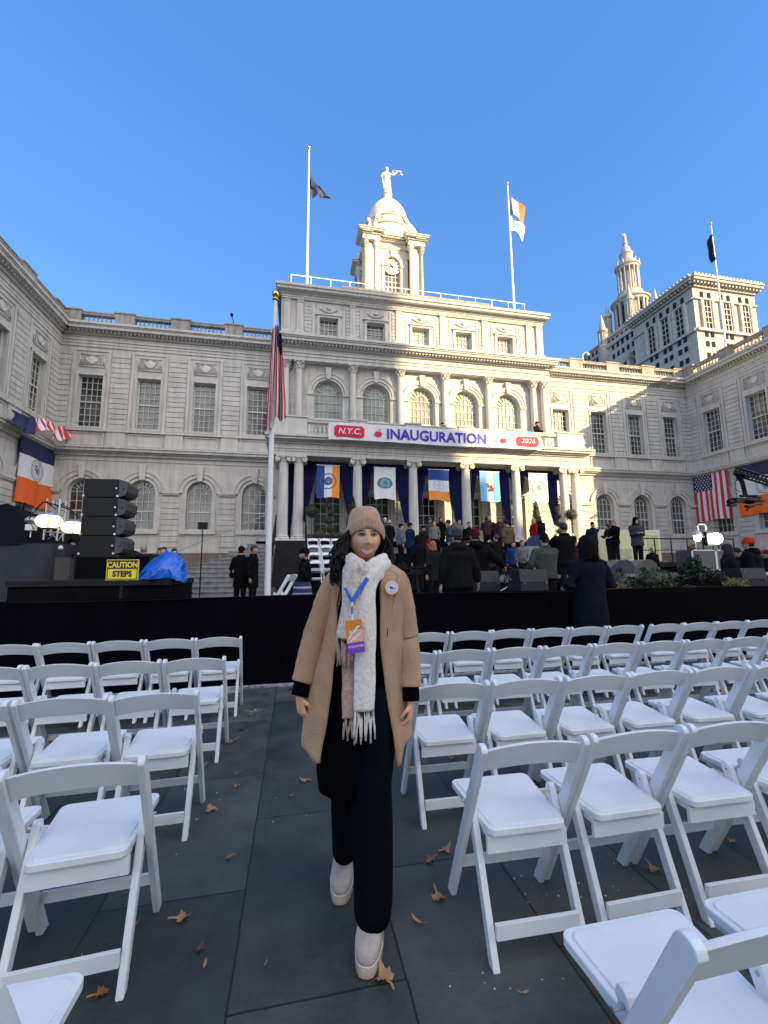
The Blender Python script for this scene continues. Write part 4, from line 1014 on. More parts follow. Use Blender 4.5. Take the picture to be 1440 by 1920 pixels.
# caution sign
SGN=thing('caution_sign','yellow sign reading CAUTION STEPS standing on the low black platform','sign',(-2.90,8.2,1.20))
m=MB(); m.box(-.25,.25,-.012,.012,.11,.46); m.build('panel',M['signY'],SGN)
m=MB(); 
for (a,b,c,d) in ((-.238,.238,.437,.449),(-.238,.238,.121,.133),(-.238,-.226,.133,.437),(.226,.238,.133,.437)): m.box(a,b,-.016,-.0125,c,d)
m.box(-.226,.226,-.0155,-.0125,.30,.437); m.build('black_panel',M['signK'],SGN)
t_=MB(); add_text(t_,'CAUTION',.128,0,-.02,.366,0,bold=.004,sx=.82,extr=.002); t_.build('yellow_lettering',M['signY'],SGN)
t_=MB(); add_text(t_,'STEPS',.135,0,-.018,.213,0,bold=.005,sx=.88,extr=.002); t_.build('black_lettering',M['signK'],SGN)
m=MB(); m.box(-.02,.02,-.011,.011,-1.2,.109); m.build('post',M['black'],SGN)
# blue tarp
TP=MB()
M['tarp']=mat('blue_plastic_tarp',(.01,.12,.62),.25,.25,3,.8,bscale=7)
import mathutils.noise as mn
pts=[];NU,NV=64,34
def tf(u,v):
    a=2*PI*u; r=(1-v); x=.42*cos(a)*r**.6; y=.35*sin(a)*r**.6
    h=.50*(v**.6)
    k=mn.noise(Vector((x*4,y*4,v*2+3)))*.14+mn.noise(Vector((x*11,y*11,v*6)))*.09+mn.noise(Vector((x*25,y*25,v*14)))*.035
    return (x+.05*v+k*.6,y+k*.7,h+k*(1 if v>.05 else .3)-(.5*max(0,x-.3) if v<.25 else 0))
TP.grid(tf,NU,NV)
o=TP.build('tarp',M['tarp'],None,smooth=False,recalc=False,loc=(-2.52,9.2,1.31)); tag(o,'crumpled blue plastic tarp heaped on the right end of the speaker platform','tarp')
# truss tower with globe lamps at left
TR=thing('lighting_truss','aluminium truss tower carrying two glowing globe lamps at far left','truss',(-5.36,11.0,.75))
m=MB(); q=.13
cor=[(-q,-q),(q,-q),(q,q),(-q,q)]
for (a,b) in cor: m.tube([(a,b,0),(a,b,2.35)],.02,6)
for k in range(9):
    z=.1+.25*k
    for i in range(4):
        a=cor[i];b=cor[(i+1)%4]; m.tube([(a[0],a[1],z),(b[0],b[1],z+.25)],.01,5); m.tube([(a[0],a[1],z),(b[0],b[1],z)],.01,5)
m.build('truss',M['steel'],TR)
m=MB(); m.tube([(-.35,-.1,2.1),(-.2,-.15,2.27),(.1,-.1,2.2),(.35,-.1,2.1),(.5,-.1,1.95)],.018,6); m.tube([(-.33,-.1,2.15),(-.45,-.12,1.9),(-.36,-.1,1.65)],.012,5); m.tube([(.1,-.1,2.25),(.3,-.05,2.15),(.42,-.1,1.9)],.012,5); m.tube([(-.15,-.14,2.3),(.05,-.14,2.12),(.2,-.1,2.26)],.014,5); m.build('cable',M['black'],TR)
lampm=emis('lamp_glow',(1,.82,.52),.7)
def globe(t,x,y,z,r,name='globe_lamp'):
    g_=MB(); g_.sphere((0,0,0),(r*1.25,r*1.25,r*.82),20,12); o=g_.build(name,lampm,t,smooth=True,loc=(x,y,z))
    c=MB(); c.lathe([(r*.9,r*.62),(r*.7,r*.85),(r*.2,r*.95)],0,0,0,16); c.lathe([(r*.8,-r*.75),(r*.6,-r*.88),(r*.2,-r*.92)],0,0,0,16)
    for i in range(4): a=i*PI/2+.4; c.tube([(r*1.28*cos(a)*cos(b),r*1.28*sin(a)*cos(b),r*.86*sin(b)) for b in (-1.2,-.6,0,.6,1.2)],.01,4)
    c.build('cage',M['steel'],o)
globe(TR,.03,-.3,1.82,.20); globe(TR,.36,.05,1.72,.19)
t=thing('work_lamp','small unlit grey lamp head left of the glowing globe lamp','lamp',(-5.82,11.0,2.42)); m=MB(); m.sphere((0,0,.2),(.13,.13,.09),12,8); m.build('head',M['steel'],t,smooth=True); m=MB(); m.box(-.08,.08,-.08,.08,-.03,.10); m.tube([(0,0,-1.3),(0,0,0)],.015,6); m.build('bracket',M['polew'],t)
# black tent
TN=thing('tent','black canopy tent with peaked roof and draped walls at far left','tent',(-7.6,13.2,0))
m=MB(); a=2.6
m.add([(-a,-a,2.05),(a,-a,2.05),(a,a,2.05),(-a,a,2.05),(0,0,3.3)],[(0,1,4),(1,2,4),(2,3,4),(3,0,4)]); m.build('roof',M['stageblack'],TN,recalc=False)
m=MB()
def tw_(u,v):
    s=u*4; k=int(s)%4; f=s-int(s); P=[(-a,-a),(a,-a),(a,a),(-a,a),(-a,-a)]; p,q_=P[k],P[k+1]; 
    return (p[0]+(q_[0]-p[0])*f+.05*sin(f*22+v*6),p[1]+(q_[1]-p[1])*f+.07*sin(f*18+2*v),2.07-2.05*v)
m.grid(tw_,160,12); m.build('wall',mat('tent_wall',(.016,.018,.026),.6,.3,2,.4,bscale=3),TN,smooth=True,recalc=False)
m=MB(); m.sphere((2.6,-2.62,1.98),(.05,.05,.05),8,6); m.build('clip',M['polew'],TN)
# mic / light stand by the left windows
t=thing('light_stand','thin black stand with small box on top before the left facade windows','stand',(-3.3,16.5,0)); m=MB(); m.tube([(0,0,0),(0,0,2.95)],.022,6)
for i in range(3): m.tube([(0,0,.5),(.35*cos(i*2.1),.35*sin(i*2.1),0)],.016,5)
m.build('pole',M['black'],t); m=MB(); m.box(-.16,.16,-.08,.08,2.95,3.2); m.build('lamp_box',M['black'],t)
# iron fence near left steps, in front of basement
t=thing('iron_fence','low black iron railing by the basement windows left of the steps','fence',(-5.4,22.2,0)); m=MB()
for i in range(34): m.tube([(-4.6+.14*i,0,0),(-4.6+.14*i,0,1.55)],.012,5)
for z in (.2,1.45): m.box(-4.65,.1,-.015,.015,z-.015,z+.015)
m.build('railing',M['black'],t)
t=thing('stair_handrail','slanting pale handrail rising along the left stone steps','handrail',(-4.2,19.3,0)); m=MB(); m.tube([(-1.2,-1.6,1.75),(3.0,1.2,4.1)],.022,6); m.tube([(-1.2,-1.6,.6),(-1.2,-1.6,1.75)],.018,6); m.tube([(1.1,-.2,1.8),(1.1,-.2,3.02)],.018,6); m.build('rail',mat('brass_rail',(.30,.25,.17),.4),t)
# ---------------- lectern
t=thing('lectern','wooden lectern with rounded dark blue front cloth and seal on the stage','lectern',(8.23,13.6,1.40))
m=MB(); m.box(-.32,.32,-.1,.4,0,.85); m.build('base',mat('lectern_wood',(.22,.07,.02),.4,.3,8),t)
m=MB(); q=MB(lambda a,b,c:(a,c,b)); q.prism([(-.50,.62),(.50,.62),(.48,.92),(.36,1.10),(.16,1.17),(-.16,1.17),(-.36,1.10),(-.48,.92)],-.2,-.12); m.add(q.v,q.f); m.build('front_cloth',M['navy'],t)
m=MB(); q=MB(lambda a,b,c:(a,c,b)); q.arc(.16,.90,.11,.14,-.225,-.205,0,2*PI,20); q.arc(.16,.90,.03,.07,-.225,-.205,0,2*PI,12); m.add(q.v,q.f); m.build('emblem',M['gold'],t)
# ---------------- small speakers, monitors, shrubs behind the barrier
def fspk(x,y,z,rz,label,s=1,grp='low black speakers behind the barrier'):
    t=thing('speaker',label,'speaker',(x,y,z),rz,grp,scale=(s,s,s)); m=MB()
    q=MB(lambda a,b,c:(c,a,b)); q.prism([(-.02,0),(.42,0),(.42,.20),(.3,.24),(-.02,.20)],-.27,.27); q.prism([(-.02,.21),(.30,.25),(.42,.43),(.03,.43)],-.27,.27); m.add(q.v,q.f); m.build('cabinet',mat('speaker_box',(.022,.024,.03),.5),t)
    m=MB(); 
    for a in (-.2,.22): m.tube([(a,-.035,.19),(a,0,.19)],.016,6)
    m.tube([(-.2,-.0,.36),(-.2,.03,.36)],.016,6); m.build('pin',M['steel'],t)
fspk(4.15,7.0,1.0,0,'low black speaker pair behind the barrier left of the man in the long dark coat',1)
fspk(9.38,7.3,.98,R(-8),'low black speaker behind the barrier at far right beside the yellow flowers',1)
fspk(3.45,7.4,1.0,R(6),'low black speaker half hidden behind the cables near the two men',.95)
def wedge(x,y,z,rz,label,mt):
    t=thing('floor_monitor',label,'speaker',(x,y,z),rz,'wedge floor monitors on the stage front'); m=MB()
    q=MB(lambda a,b,c:(a,c,b)); q.prism([(-.42,0),(.42,0),(.44,.05),(.34,.28),(.2,.38),(-.05,.36),(-.3,.2)],0,.5); m.add(q.v,q.f); m.build('cabinet',mt,t); m=MB(); q=MB(lambda a,b,c:(a,c,b)); q.prism([(-.08+.1*cos(i*PI/6),.12+.06*sin(i*PI/6)) for i in range(12)],-.01,0); m.add(q.v,q.f); m.build('handle_cup',M['signK'],t)
wedge(8.3,9.75,1.27,0,'dark wedge floor monitor beside the long-coated man',mat('monitor_dark',(.05,.055,.07),.5)); wedge(9.0,9.72,1.27,0,'grey wedge floor monitor behind the round shrub',mat('monitor_grey',(.10,.095,.09),.6))
fol=[mat('shrub_leaf_a',(.045,.062,.018),.6,.4,20),mat('shrub_leaf_b',(.022,.036,.010),.6,.4,20)]
mum=[mat('mum_flower',(.42,.17,.02),.7,.4,25),mat('mum_leaf',(.06,.07,.02),.7,.3,20)]
mumr=[mat('rust_flower',(.16,.045,.015),.7,.4,25),mat('rust_leaf',(.05,.05,.02),.7,.3,20)]
def leafball(m,c,r,n,s,shell=.55,rnd=random,mis=(0,1),squash=1):
    for i in range(n):
        a=rnd.uniform(0,2*PI); zz=rnd.uniform(-1,1); q=math.sqrt(1-zz*zz); k=rnd.uniform(shell,1.04)
        rr=r if isinstance(r,(int,float)) else 1
        rx,ry_,rz_=(r,r,r) if isinstance(r,(int,float)) else r
        p=Vector((c[0]+rx*k*q*cos(a),c[1]+ry_*k*q*sin(a),c[2]+rz_*k*zz))
        d=Vector((rnd.uniform(-1,1),rnd.uniform(-1,1),rnd.uniform(-1,1))).normalized()*s*rnd.uniform(.6,1.3); e=d.cross(Vector((rnd.uniform(-1,1),rnd.uniform(-1,1),rnd.uniform(-1,1)))).normalized()*s*.45
        m.add([tuple(p-d),tuple(p+e),tuple(p+d),tuple(p-e)],[(0,1,2,3)],rnd.choice(mis))
def shrub(x,y,z,r,label,cat='shrub',mats=fol,n=900,s=.035,name='round_shrub',pot=True):
    t=thing(name,label,cat,(x,y,z)); m=MB(); leafball(m,(0,0,r[2] if isinstance(r,tuple) else r),r,n,s); 
    rr=r if isinstance(r,tuple) else (r,r,r); m.sphere((0,0,rr[2]),(rr[0]*.72,rr[1]*.72,rr[2]*.72),12,8,1)
    m.build('foliage',mats,t,recalc=False); p=MB(); p.lathe([(rr[0]*.4,-.35),(rr[0]*.5,.04)],0,0,0,12); p.build('pot',M['black'],t)
    return t
shrub(6.02,7.2,.85,(.30,.28,.26),'round green shrub behind the barrier just right of the man in the long dark coat')
shrub(5.60,6.7,.95,(.20,.18,.13),'orange brown mum flowers low beside the long-coated man','flowers',mum,500,.022,'mum')
shrub(7.02,7.4,.92,(.44,.32,.25),'broad round green shrub in the middle of the planting behind the barrier')
shrub(7.15,6.75,.94,(.16,.12,.09),'small rust-coloured flowers between the two large shrubs','flowers',mumr,300,.02,'mum')
shrub(8.35,6.85,.98,(.28,.16,.13),'yellow flowers in front of the black speaker at far right','flowers',[mat('yellow_flower',(.45,.25,.03),.7,.4,25),mum[1]],500,.022,'mum')
t=thing('evergreen_shrub','wide dark feathery evergreen shrub behind the barrier before the bright work light','shrub',(8.35,7.7,.85)); m=MB()
for i in range(26):
    a=random.uniform(0,2*PI); r=random.uniform(0,.75); leafball(m,(r*cos(a)*1.1,r*sin(a)*.4,.2+.5*(1-r)*random.uniform(.6,1.1)),random.uniform(.08,.2),170,.035,.2)
m.build('foliage',[mat('evergreen_a',(.022,.038,.014),.6,.4),mat('evergreen_b',(.012,.022,.010),.6,.4)],t,recalc=False); p=MB(); p.lathe([(.2,-.4),(.3,0)],0,0,0,10); p.build('pot',M['black'],t)
# portico topiary
def topiary(x,y,kind,label,lit=0):
    t=thing({'ball':'ball_topiary','cone':'cone_topiary','spiral':'spiral_topiary'}[kind],label,'topiary',(x,y,PF)); m=MB()
    if kind=='ball': leafball(m,(0,0,1.45),.34,1100,.035); m.sphere((0,0,1.45),.26,12,8,1)
    elif kind=='cone':
        for i in range(1600):
            h=random.random()**1.4; r=(1-h)**.8*.33+.02; a=random.uniform(0,2*PI); leafball(m,(r*cos(a),r*sin(a),.35+1.85*h),.03,1,.045)
        m.lathe([(.26,.35),(.22,.9),(.1,1.6),(.02,2.1)],0,0,0,10,1)
    else:
        for k in range(4): leafball(m,(.04*(-1)**k,0,.55+.40*k),(.24-.035*k,.24-.035*k,.17),300,.035); m.sphere((.04*(-1)**k,0,.55+.4*k),(.17-.02*k,.17-.02*k,.12),8,6,1)
    m.build('foliage',fol,t,recalc=False); s_=MB(); s_.tube([(0,0,.2),(.01,0,1.3)],.03,6); s_.build('stem',mat('bark',(.12,.08,.05),.9),t)
    p=MB(); p.lathe([(.16,0),(.22,.3),(.2,.3)],0,0,0,12); p.build('pot',mat('planter',(.05,.05,.05),.6),t)
topiary(.75,21.0,'ball','ball-shaped topiary tree at the left end of the portico'); topiary(1.62,21.0,'spiral','spiral topiary left of the cone topiary at the left of the portico')
topiary(2.72,20.75,'cone','tall cone topiary beside the third column at the left of the portico')
shrub(1.15,20.6,PF,(.32,.28,.28),'rusty brown mum bush under the ball topiary','flowers',mumr,700,.03,'mum'); shrub(1.95,20.6,PF,(.38,.3,.22),'low green shrub under the spiral topiary on the left of the portico','shrub',fol,700,.035)
topiary(12.75,20.9,'cone','tall sunlit cone topiary at the right end of the portico'); topiary(13.85,20.6,'spiral','sunlit spiral topiary at the right end of the portico'); topiary(14.55,20.5,'ball','sunlit ball topiary tree at the right end of the portico')
# pale signboards on the stage right
t=thing('display_board','pale yellow folding display panels standing behind the men at stage right','board',(14.3,15.6,1.62)); m=MB(); m.box(-2.2,.95,-.03,.03,.1,1.35); m.build('panel',mat('board_cream',(.70,.66,.42),.6,.05),t); m=MB(); m.box(.3,.85,-.05,-.035,.45,1.2); m.box(-1.4,-.5,-.05,-.035,.2,.6); m.build('printed_area',mat('board_green',(.48,.50,.28),.6,.1),t); m=MB(); m.box(-2.22,.97,-.04,.04,1.35,1.39); m.box(.2,.24,-.045,.045,0,1.35); m.build('frame',M['flagw'],t)
# right-hand work light, cases
t=thing('flood_light','intensely glowing flood light on a stand before the right corner','lamp',(14.82,12.7,1.2)); m=MB(); m.sphere((0,-.02,1.25),(.24,.1,.2),14,8); m.build('glowing_lens',emis('flood_glow',(1,.92,.75),22),t,smooth=True); m=MB(); m.box(-.3,.3,.08,.25,1.0,1.5); m.tube([(0,.15,0),(0,.15,1.0)],.025,6); m.build('housing',M['black'],t)
t=thing('work_lamp','smaller glowing lamp left of the intense flood light','lamp',(13.69,12.4,1.55)); m=MB(); m.sphere((0,0,.9),(.13,.08,.13),12,8); m.build('glowing_lens',emis('lamp_glow2',(1,.9,.7),9),t,smooth=True); m=MB(); m.tube([(0,.1,0),(0,.1,.9)],.02,6); m.lathe([(.17,.02),(.13,.12),(.05,.2)],0,0,.95,12); m.build('housing',M['steel'],t)
t=thing('flight_case','grey road case with bright edges under the flood light at right','case',(13.9,12.2,1.32)); m=MB(); m.box(-.75,1.1,0,.6,0,.68); m.build('body',mat('case_dark',(.10,.10,.10),.5),t); m=MB()
for (a,b,c,d) in ((-.76,1.11,.66,.70),(-.76,1.11,0,.04),(-.76,-.70,0,.7),(.2,.28,0,.7),(1.05,1.11,0,.7)): m.box(a,b,-.02,0,c,d)
m.build('edge_trim',M['polew'],t)
t=thing('light_stand','thin stand with a white framed reflector above the right-hand lamps','stand',(14.45,12.9,1.0)); m=MB()
for (a,b,c,d) in ((-.2,.2,1.95,2.0),(-.2,.2,1.5,1.55),(-.2,-.14,1.5,2.0),(.14,.2,1.5,2.0)): m.box(a,b,-.03,.03,c,d)
m.build('reflector_frame',M['polew'],t); m=MB(); m.tube([(0,0,0),(0,0,1.5)],.02,6); m.tube([(-1.0,0,1.78),(1.6,0,1.9)],.015,5); m.build('pole',M['black'],t)
# camera jib at right
JB=thing('camera_jib','black camera jib arm with remote camera head hanging in front of the right flags','camera jib',(9.87,7.6,2.0))
def J(px,py,Y=7.6):
    d=FW+RT*((px-720)/804.6)-UP*((py-960)/804.6); t=Y/d.y; p=Vector((0,0,H))+d*t; return p-Vector((9.87,7.6,2.0))
m=MB()
for s in (-.07,.07):
    for q_ in (0,.12): m.tube([J(1385,890)+Vector((0,s,q_)),J(1440,908)+Vector((.3,s,q_-.05)),J(1440,908)+Vector((1.6,s+.5,-.4+q_)),J(1440,908)+Vector((3.2,s+1.0,-.95+q_))],.022,6)
for k in range(12): a=J(1385,890).lerp(J(1440,908)+Vector((.3,0,-.05)),k/11); m.tube([a+Vector((0,-.07,0)),a+Vector((.04,.07,.12))],.014,5); m.tube([a+Vector((0,-.07,.12)),a+Vector((.04,.07,0))],.014,5)
m.build('arm',M['black'],JB)
m=MB(); m.tube([J(1384,888),J(1392,905),J(1398,930)],[.05,.045,.045],8); m.tube([J(1386,893),J(1378,905),J(1379,918),J(1388,922)],.008,5); m.tube([J(1378,887),J(1392,892)],.05,7); m.build('hanging_post',M['black'],JB)
m=MB(); c=J(1404,939); m.sphere(tuple(c),(.20,.12,.075),12,8)
q=J(1380,938); m.box(q.x-.06,q.x+.14,q.y-.07,q.y+.07,q.z-.05,q.z+.05); q=J(1366,941); m.tube([q,q+Vector((-.001,0,0))+Vector((.16,0,.0))],[.055,.04],10)
for (a,b) in ((1372,948),(1420,934),(1426,940),(1405,950)): q=J(a,b); m.box(q.x-.09,q.x+.09,q.y-.04,q.y+.04,q.z-.02,q.z+.03)
m.tube([J(1388,930),J(1420,930)],.03,6); m.tube([J(1430,945),J(1410,948)],.012,5); m.tube([J(1405,948),J(1400,958)],.018,5)
m.build('camera_head',M['black'],JB)
# small roof fittings
for (x,z,lab,mm) in ((-4.05,15.6,'small dark security camera on the left roof balustrade','black'),(20.0,15.6,'white curved-neck security camera on the right roof balustrade','polew')):
    t=thing('security_camera',lab,'camera',(x,25.6,z)); m=MB(); m.tube([(0,0,0),(0,0,.9),(.05,0,1.1),(.25,0,1.25),(.45,0,1.25)] if mm=='polew' else [(.12,0,0),(.12,0,.9),(0,0,1.2)],.03,6); m.build('post',M[mm],t); m=MB(); m.sphere((.45 if mm=='polew' else 0,0,1.12 if mm=='polew' else 1.28),(.10,.10,.12),8,6); m.build('dome',M['black'] if mm=='black' else M['polew'],t)
# ================================================================ CHAIRS
def chair_proto():
    t=thing('folding_chair','','chair')
    W_='white'
    def leg(x,front):
        m=MB()
        if front: pr=[(-.050,.762),(-.046,.777),(-.034,.786),(-.018,.788),(-.004,.782),(.006,.768),(.430,.0),(.374,.0)]; q=MB(lambda a,b,c:(c,a,b)); q.prism(pr,x-.0125,x+.0125)
        else: pr=[(.172,.492),(.178,.508),(.190,.518),(.204,.518),(.215,.508),(.219,.49),(.030,0),(-.016,0)]; q=MB(lambda a,b,c:(c,a,b)); q.prism(pr,x-.0135,x+.0135)
        m.add(q.v,q.f); return m
    for s in (-1,1):
        o=leg(s*.213,True).build('leg',M[W_],t); b=o.modifiers.new('bevel','BEVEL'); b.width=.004; b.segments=2
    for s in (-1,1):
        o=leg(s*.184,False).build('leg',M[W_],t); b=o.modifiers.new('bevel','BEVEL'); b.width=.004; b.segments=2
    # back slat: arched, bowed
    n=12; rings=[]
    for i in range(n+1):
        u=-1+2*i/n; x=.2015*u; bow=-.022*(1-u*u); arch=.026*(1-u*u)
        y0=-.024+bow; zt=.762+arch; zb=.668+arch*.8
        sl=(.52)  # lean with the posts
        rings.append([(x,y0-.008,zt),(x,y0+.010,zt),(x,y0+.010+(zt-zb)*sl,zb),(x,y0-.008+(zt-zb)*sl,zb)])
    m=MB(); m.loft(rings); o=m.build('backrest',M[W_],t,smooth='auto'); b=o.modifiers.new('bevel','BEVEL'); b.width=.003; b.segments=1
    # seat
    def rr(x0,x1,y0,y1,r,k=4):
        P=[]
        for (cx,cy_,a0) in ((x1-r,y1-r,0),(x0+r,y1-r,PI/2),(x0+r,y0+r,PI),(x1-r,y0+r,1.5*PI)):
            for i in range(k+1): a=a0+PI/2*i/k; P.append((cx+r*cos(a),cy_+r*sin(a)))
        return P
    m=MB(); tilt=.035
    def pl(P,z): return [(x*(.915+.175*(y-.05)/.39),y,z+tilt*(y-.05)) for x,y in P]
    m.loft([pl(rr(-.178,.178,.05,.445,.03),.414),pl(rr(-.178,.178,.05,.445,.03),.435),pl(rr(-.175,.175,.053,.442,.028),.438)])
    m.loft([pl(rr(-.160,.160,.068,.427,.025),.436),pl(rr(-.160,.160,.068,.427,.025),.442),pl(rr(-.157,.157,.071,.424,.024),.4435)])
    m.build('seat',M[W_],t)
    m=MB(); m.box(-.1695,.1695,.066,.082,.345,.406); m.box(-.160,-.146,.083,.43,.388,.4135); m.box(.146,.160,.083,.43,.388,.4135)
    m.build('seat_frame',M[W_],t)
    m=MB(); m.box(-.1695,.1695,.008,.026,.085,.135); m.build('stretcher',M[W_],t)
    m=MB(); m.box(-.2005,.2005,.322,.338,.145,.185); m.build('stretcher',M[W_],t)
    m=MB(); 
    for s in (-1,1): m.tube([(s*.168,.19,.485),(s*.228,.19,.485)],.006,6)
    m.build('bolt',M['steel'],t)
    return t
CHP=chair_proto(); first=[True]
ORD=['','second','third','fourth','fifth','sixth','seventh','eighth','ninth','tenth','eleventh','twelfth','thirteenth','fourteenth','fifteenth','sixteenth']
rowname=['nearest','second','third','fourth','farthest']
rc=random.Random(3)
def put_chair(x,y,z,rz,label,group):
    if first[0]: t=CHP; first[0]=False
    else: t=copy_tree(CHP)
    t.location=(x,y,z); t.rotation_euler=(0,0,rz); t['label']=label; t['category']='chair'; t['group']=group
LY=[.92,1.82,2.72,3.69,4.75]; RY=[.77,1.645,2.53,3.51,4.52]
for r,y in enumerate(LY):
    k=0; x=-.52-.213-.012
    if r==0: x=-.63-.05
    while x+.2>-.552*(y+.45)-.12 and k<8:
        yy=y+.035*k*(.3 if r else 0)+rc.uniform(-.012,.012)
        lab='white folding chair, %s row left of the aisle, %s seat from the aisle'%(rowname[r],ORD[k] if k else 'first')
        if k==0: lab='white folding chair at the aisle end of the %s row on the left'%rowname[r]
        put_chair(x,yy,0,rc.uniform(-.02,.02)+R(3.5 if r==1 else 1),lab,'rows of white folding chairs')
        x-=.462+rc.uniform(0,.01); k+=1
for r,y in enumerate(RY):
    k=0; x=.70+.213+.012; 
    if r==0: x=.93
    while x-.2<1.284*(y+.45)+.1 and k<15:
        yy=y+rc.uniform(-.012,.012)+(-.01*k if k<6 else -.06) if r>1 else y+rc.uniform(-.008,.008)
        lab='white folding chair, %s row right of the aisle, %s seat from the aisle'%(rowname[r],ORD[k] if k else 'first')
        if k==0: lab='white folding chair at the aisle end of the %s row on the right'%rowname[r]
        put_chair(x,yy,0,rc.uniform(-.02,.02)-R(1),lab,'rows of white folding chairs')
        x+=.468+rc.uniform(0,.008)+(.09 if (r==4 and k==6) else 0); k+=1
rn=['lowest','second lowest','second highest','highest']
for r in range(4):
    for k in range(6):
        put_chair(.72+.5*k,15.75+.85*r,.96+.33*r+.045,PI,'white folding chair on the stage risers, %s tier, %s from the left'%(rn[r],ORD[k] if k else 'first'),'white folding chairs on the stage risers')
# folded chair leaning near the flagpole base
put_chair(-.06,7.0,.60,R(75),'white folding chair tipped on the ledge behind the barrier beside the striped blanket','rows of white folding chairs')
t=tag(bpy.data.objects.new('striped_blanket',None),'navy blanket with pale stripes bundled on a chair behind the barrier','blanket'); C.objects.link(t); t.location=(.12,6.8,1.10)
m=MB(); m.grid(lambda u,v:(.16*cos(2*PI*u)*(1-.25*v)+.01*sin(9*u),.12*sin(2*PI*u)*(1-.25*v),-.15+.32*v),24,10,lambda u,v:1 if int(v*10)%3==1 else 0); m.build('cloth',[M['navy'],mat('pale_stripe',(.3,.32,.4))],t,smooth=True,recalc=False)

# ================================================================ LEAVES
lm=[mat('dry_leaf_brown',(.26,.125,.055),.7,.35,14,.3),mat('dry_leaf_tan',(.38,.22,.11),.7,.3,14,.3),mat('dry_leaf_dark',(.11,.05,.028),.8,.3,14,.3)]
def leaf(x,y,s,kind,mi,label,rot=None):
    rnd=random.Random(int(x*1000+y*77)); rot=rnd.uniform(0,6.28) if rot is None else rot
    m=MB(); 
    if kind=='maple':
        R_=[.2,.5,.58,.5,.62,.92,.70,.86,.62,.72,.80,1.0,.8,.72,.62,.86,.70,.92,.62,.5,.58,.5]; R_=[r_*rnd.uniform(.85,1.1) for r_ in R_]; n=len(R_); P=[(0,0)]
        P=[(R_[i]*cos(2*PI*i/n-PI/2),R_[i]*sin(2*PI*i/n-PI/2)) for i in range(n)]
    else: P=[(.18*sin(PI*i/7)*(1),-1+2*i/7) for i in range(8)]+[(-.18*sin(PI*i/7),1-2*i/7) for i in range(1,7)]
    ph=rnd.uniform(0,6); cu=rnd.uniform(.35,.95); asp=rnd.uniform(.7,1)
    V=[]
    for ring in (0,.5,1):
        for (a,b) in (P if ring else [(0,0)]):
            X,Y_=a*ring,b*ring; q=X*cos(ph)+Y_*sin(ph)
            V.append((X*s*asp*(1-.25*cu*abs(q)),Y_*s*.92,.006+s*cu*q*q+.12*s*rnd.uniform(-1,1)*ring*ring+ .04*s))
    n=len(P); F=[]
    for i in range(n): F.append((0,1+i,1+(i+1)%n)); F.append((1+i,1+n+i,1+n+(i+1)%n,1+(i+1)%n))
    m.add(V,F); 
    if kind=='maple': m.tube([(0,-.2*s,.01),(.1*s,-.8*s,.02),(.05*s,-1.25*s,.02)],.004*max(1,s*12),4)
    o=m.build('fallen_leaf',lm[mi],None,recalc=False,loc=(x,y,.002)); o.rotation_euler=(0,0,rot); tag(o,label,'leaf','dry leaves scattered on the paving')
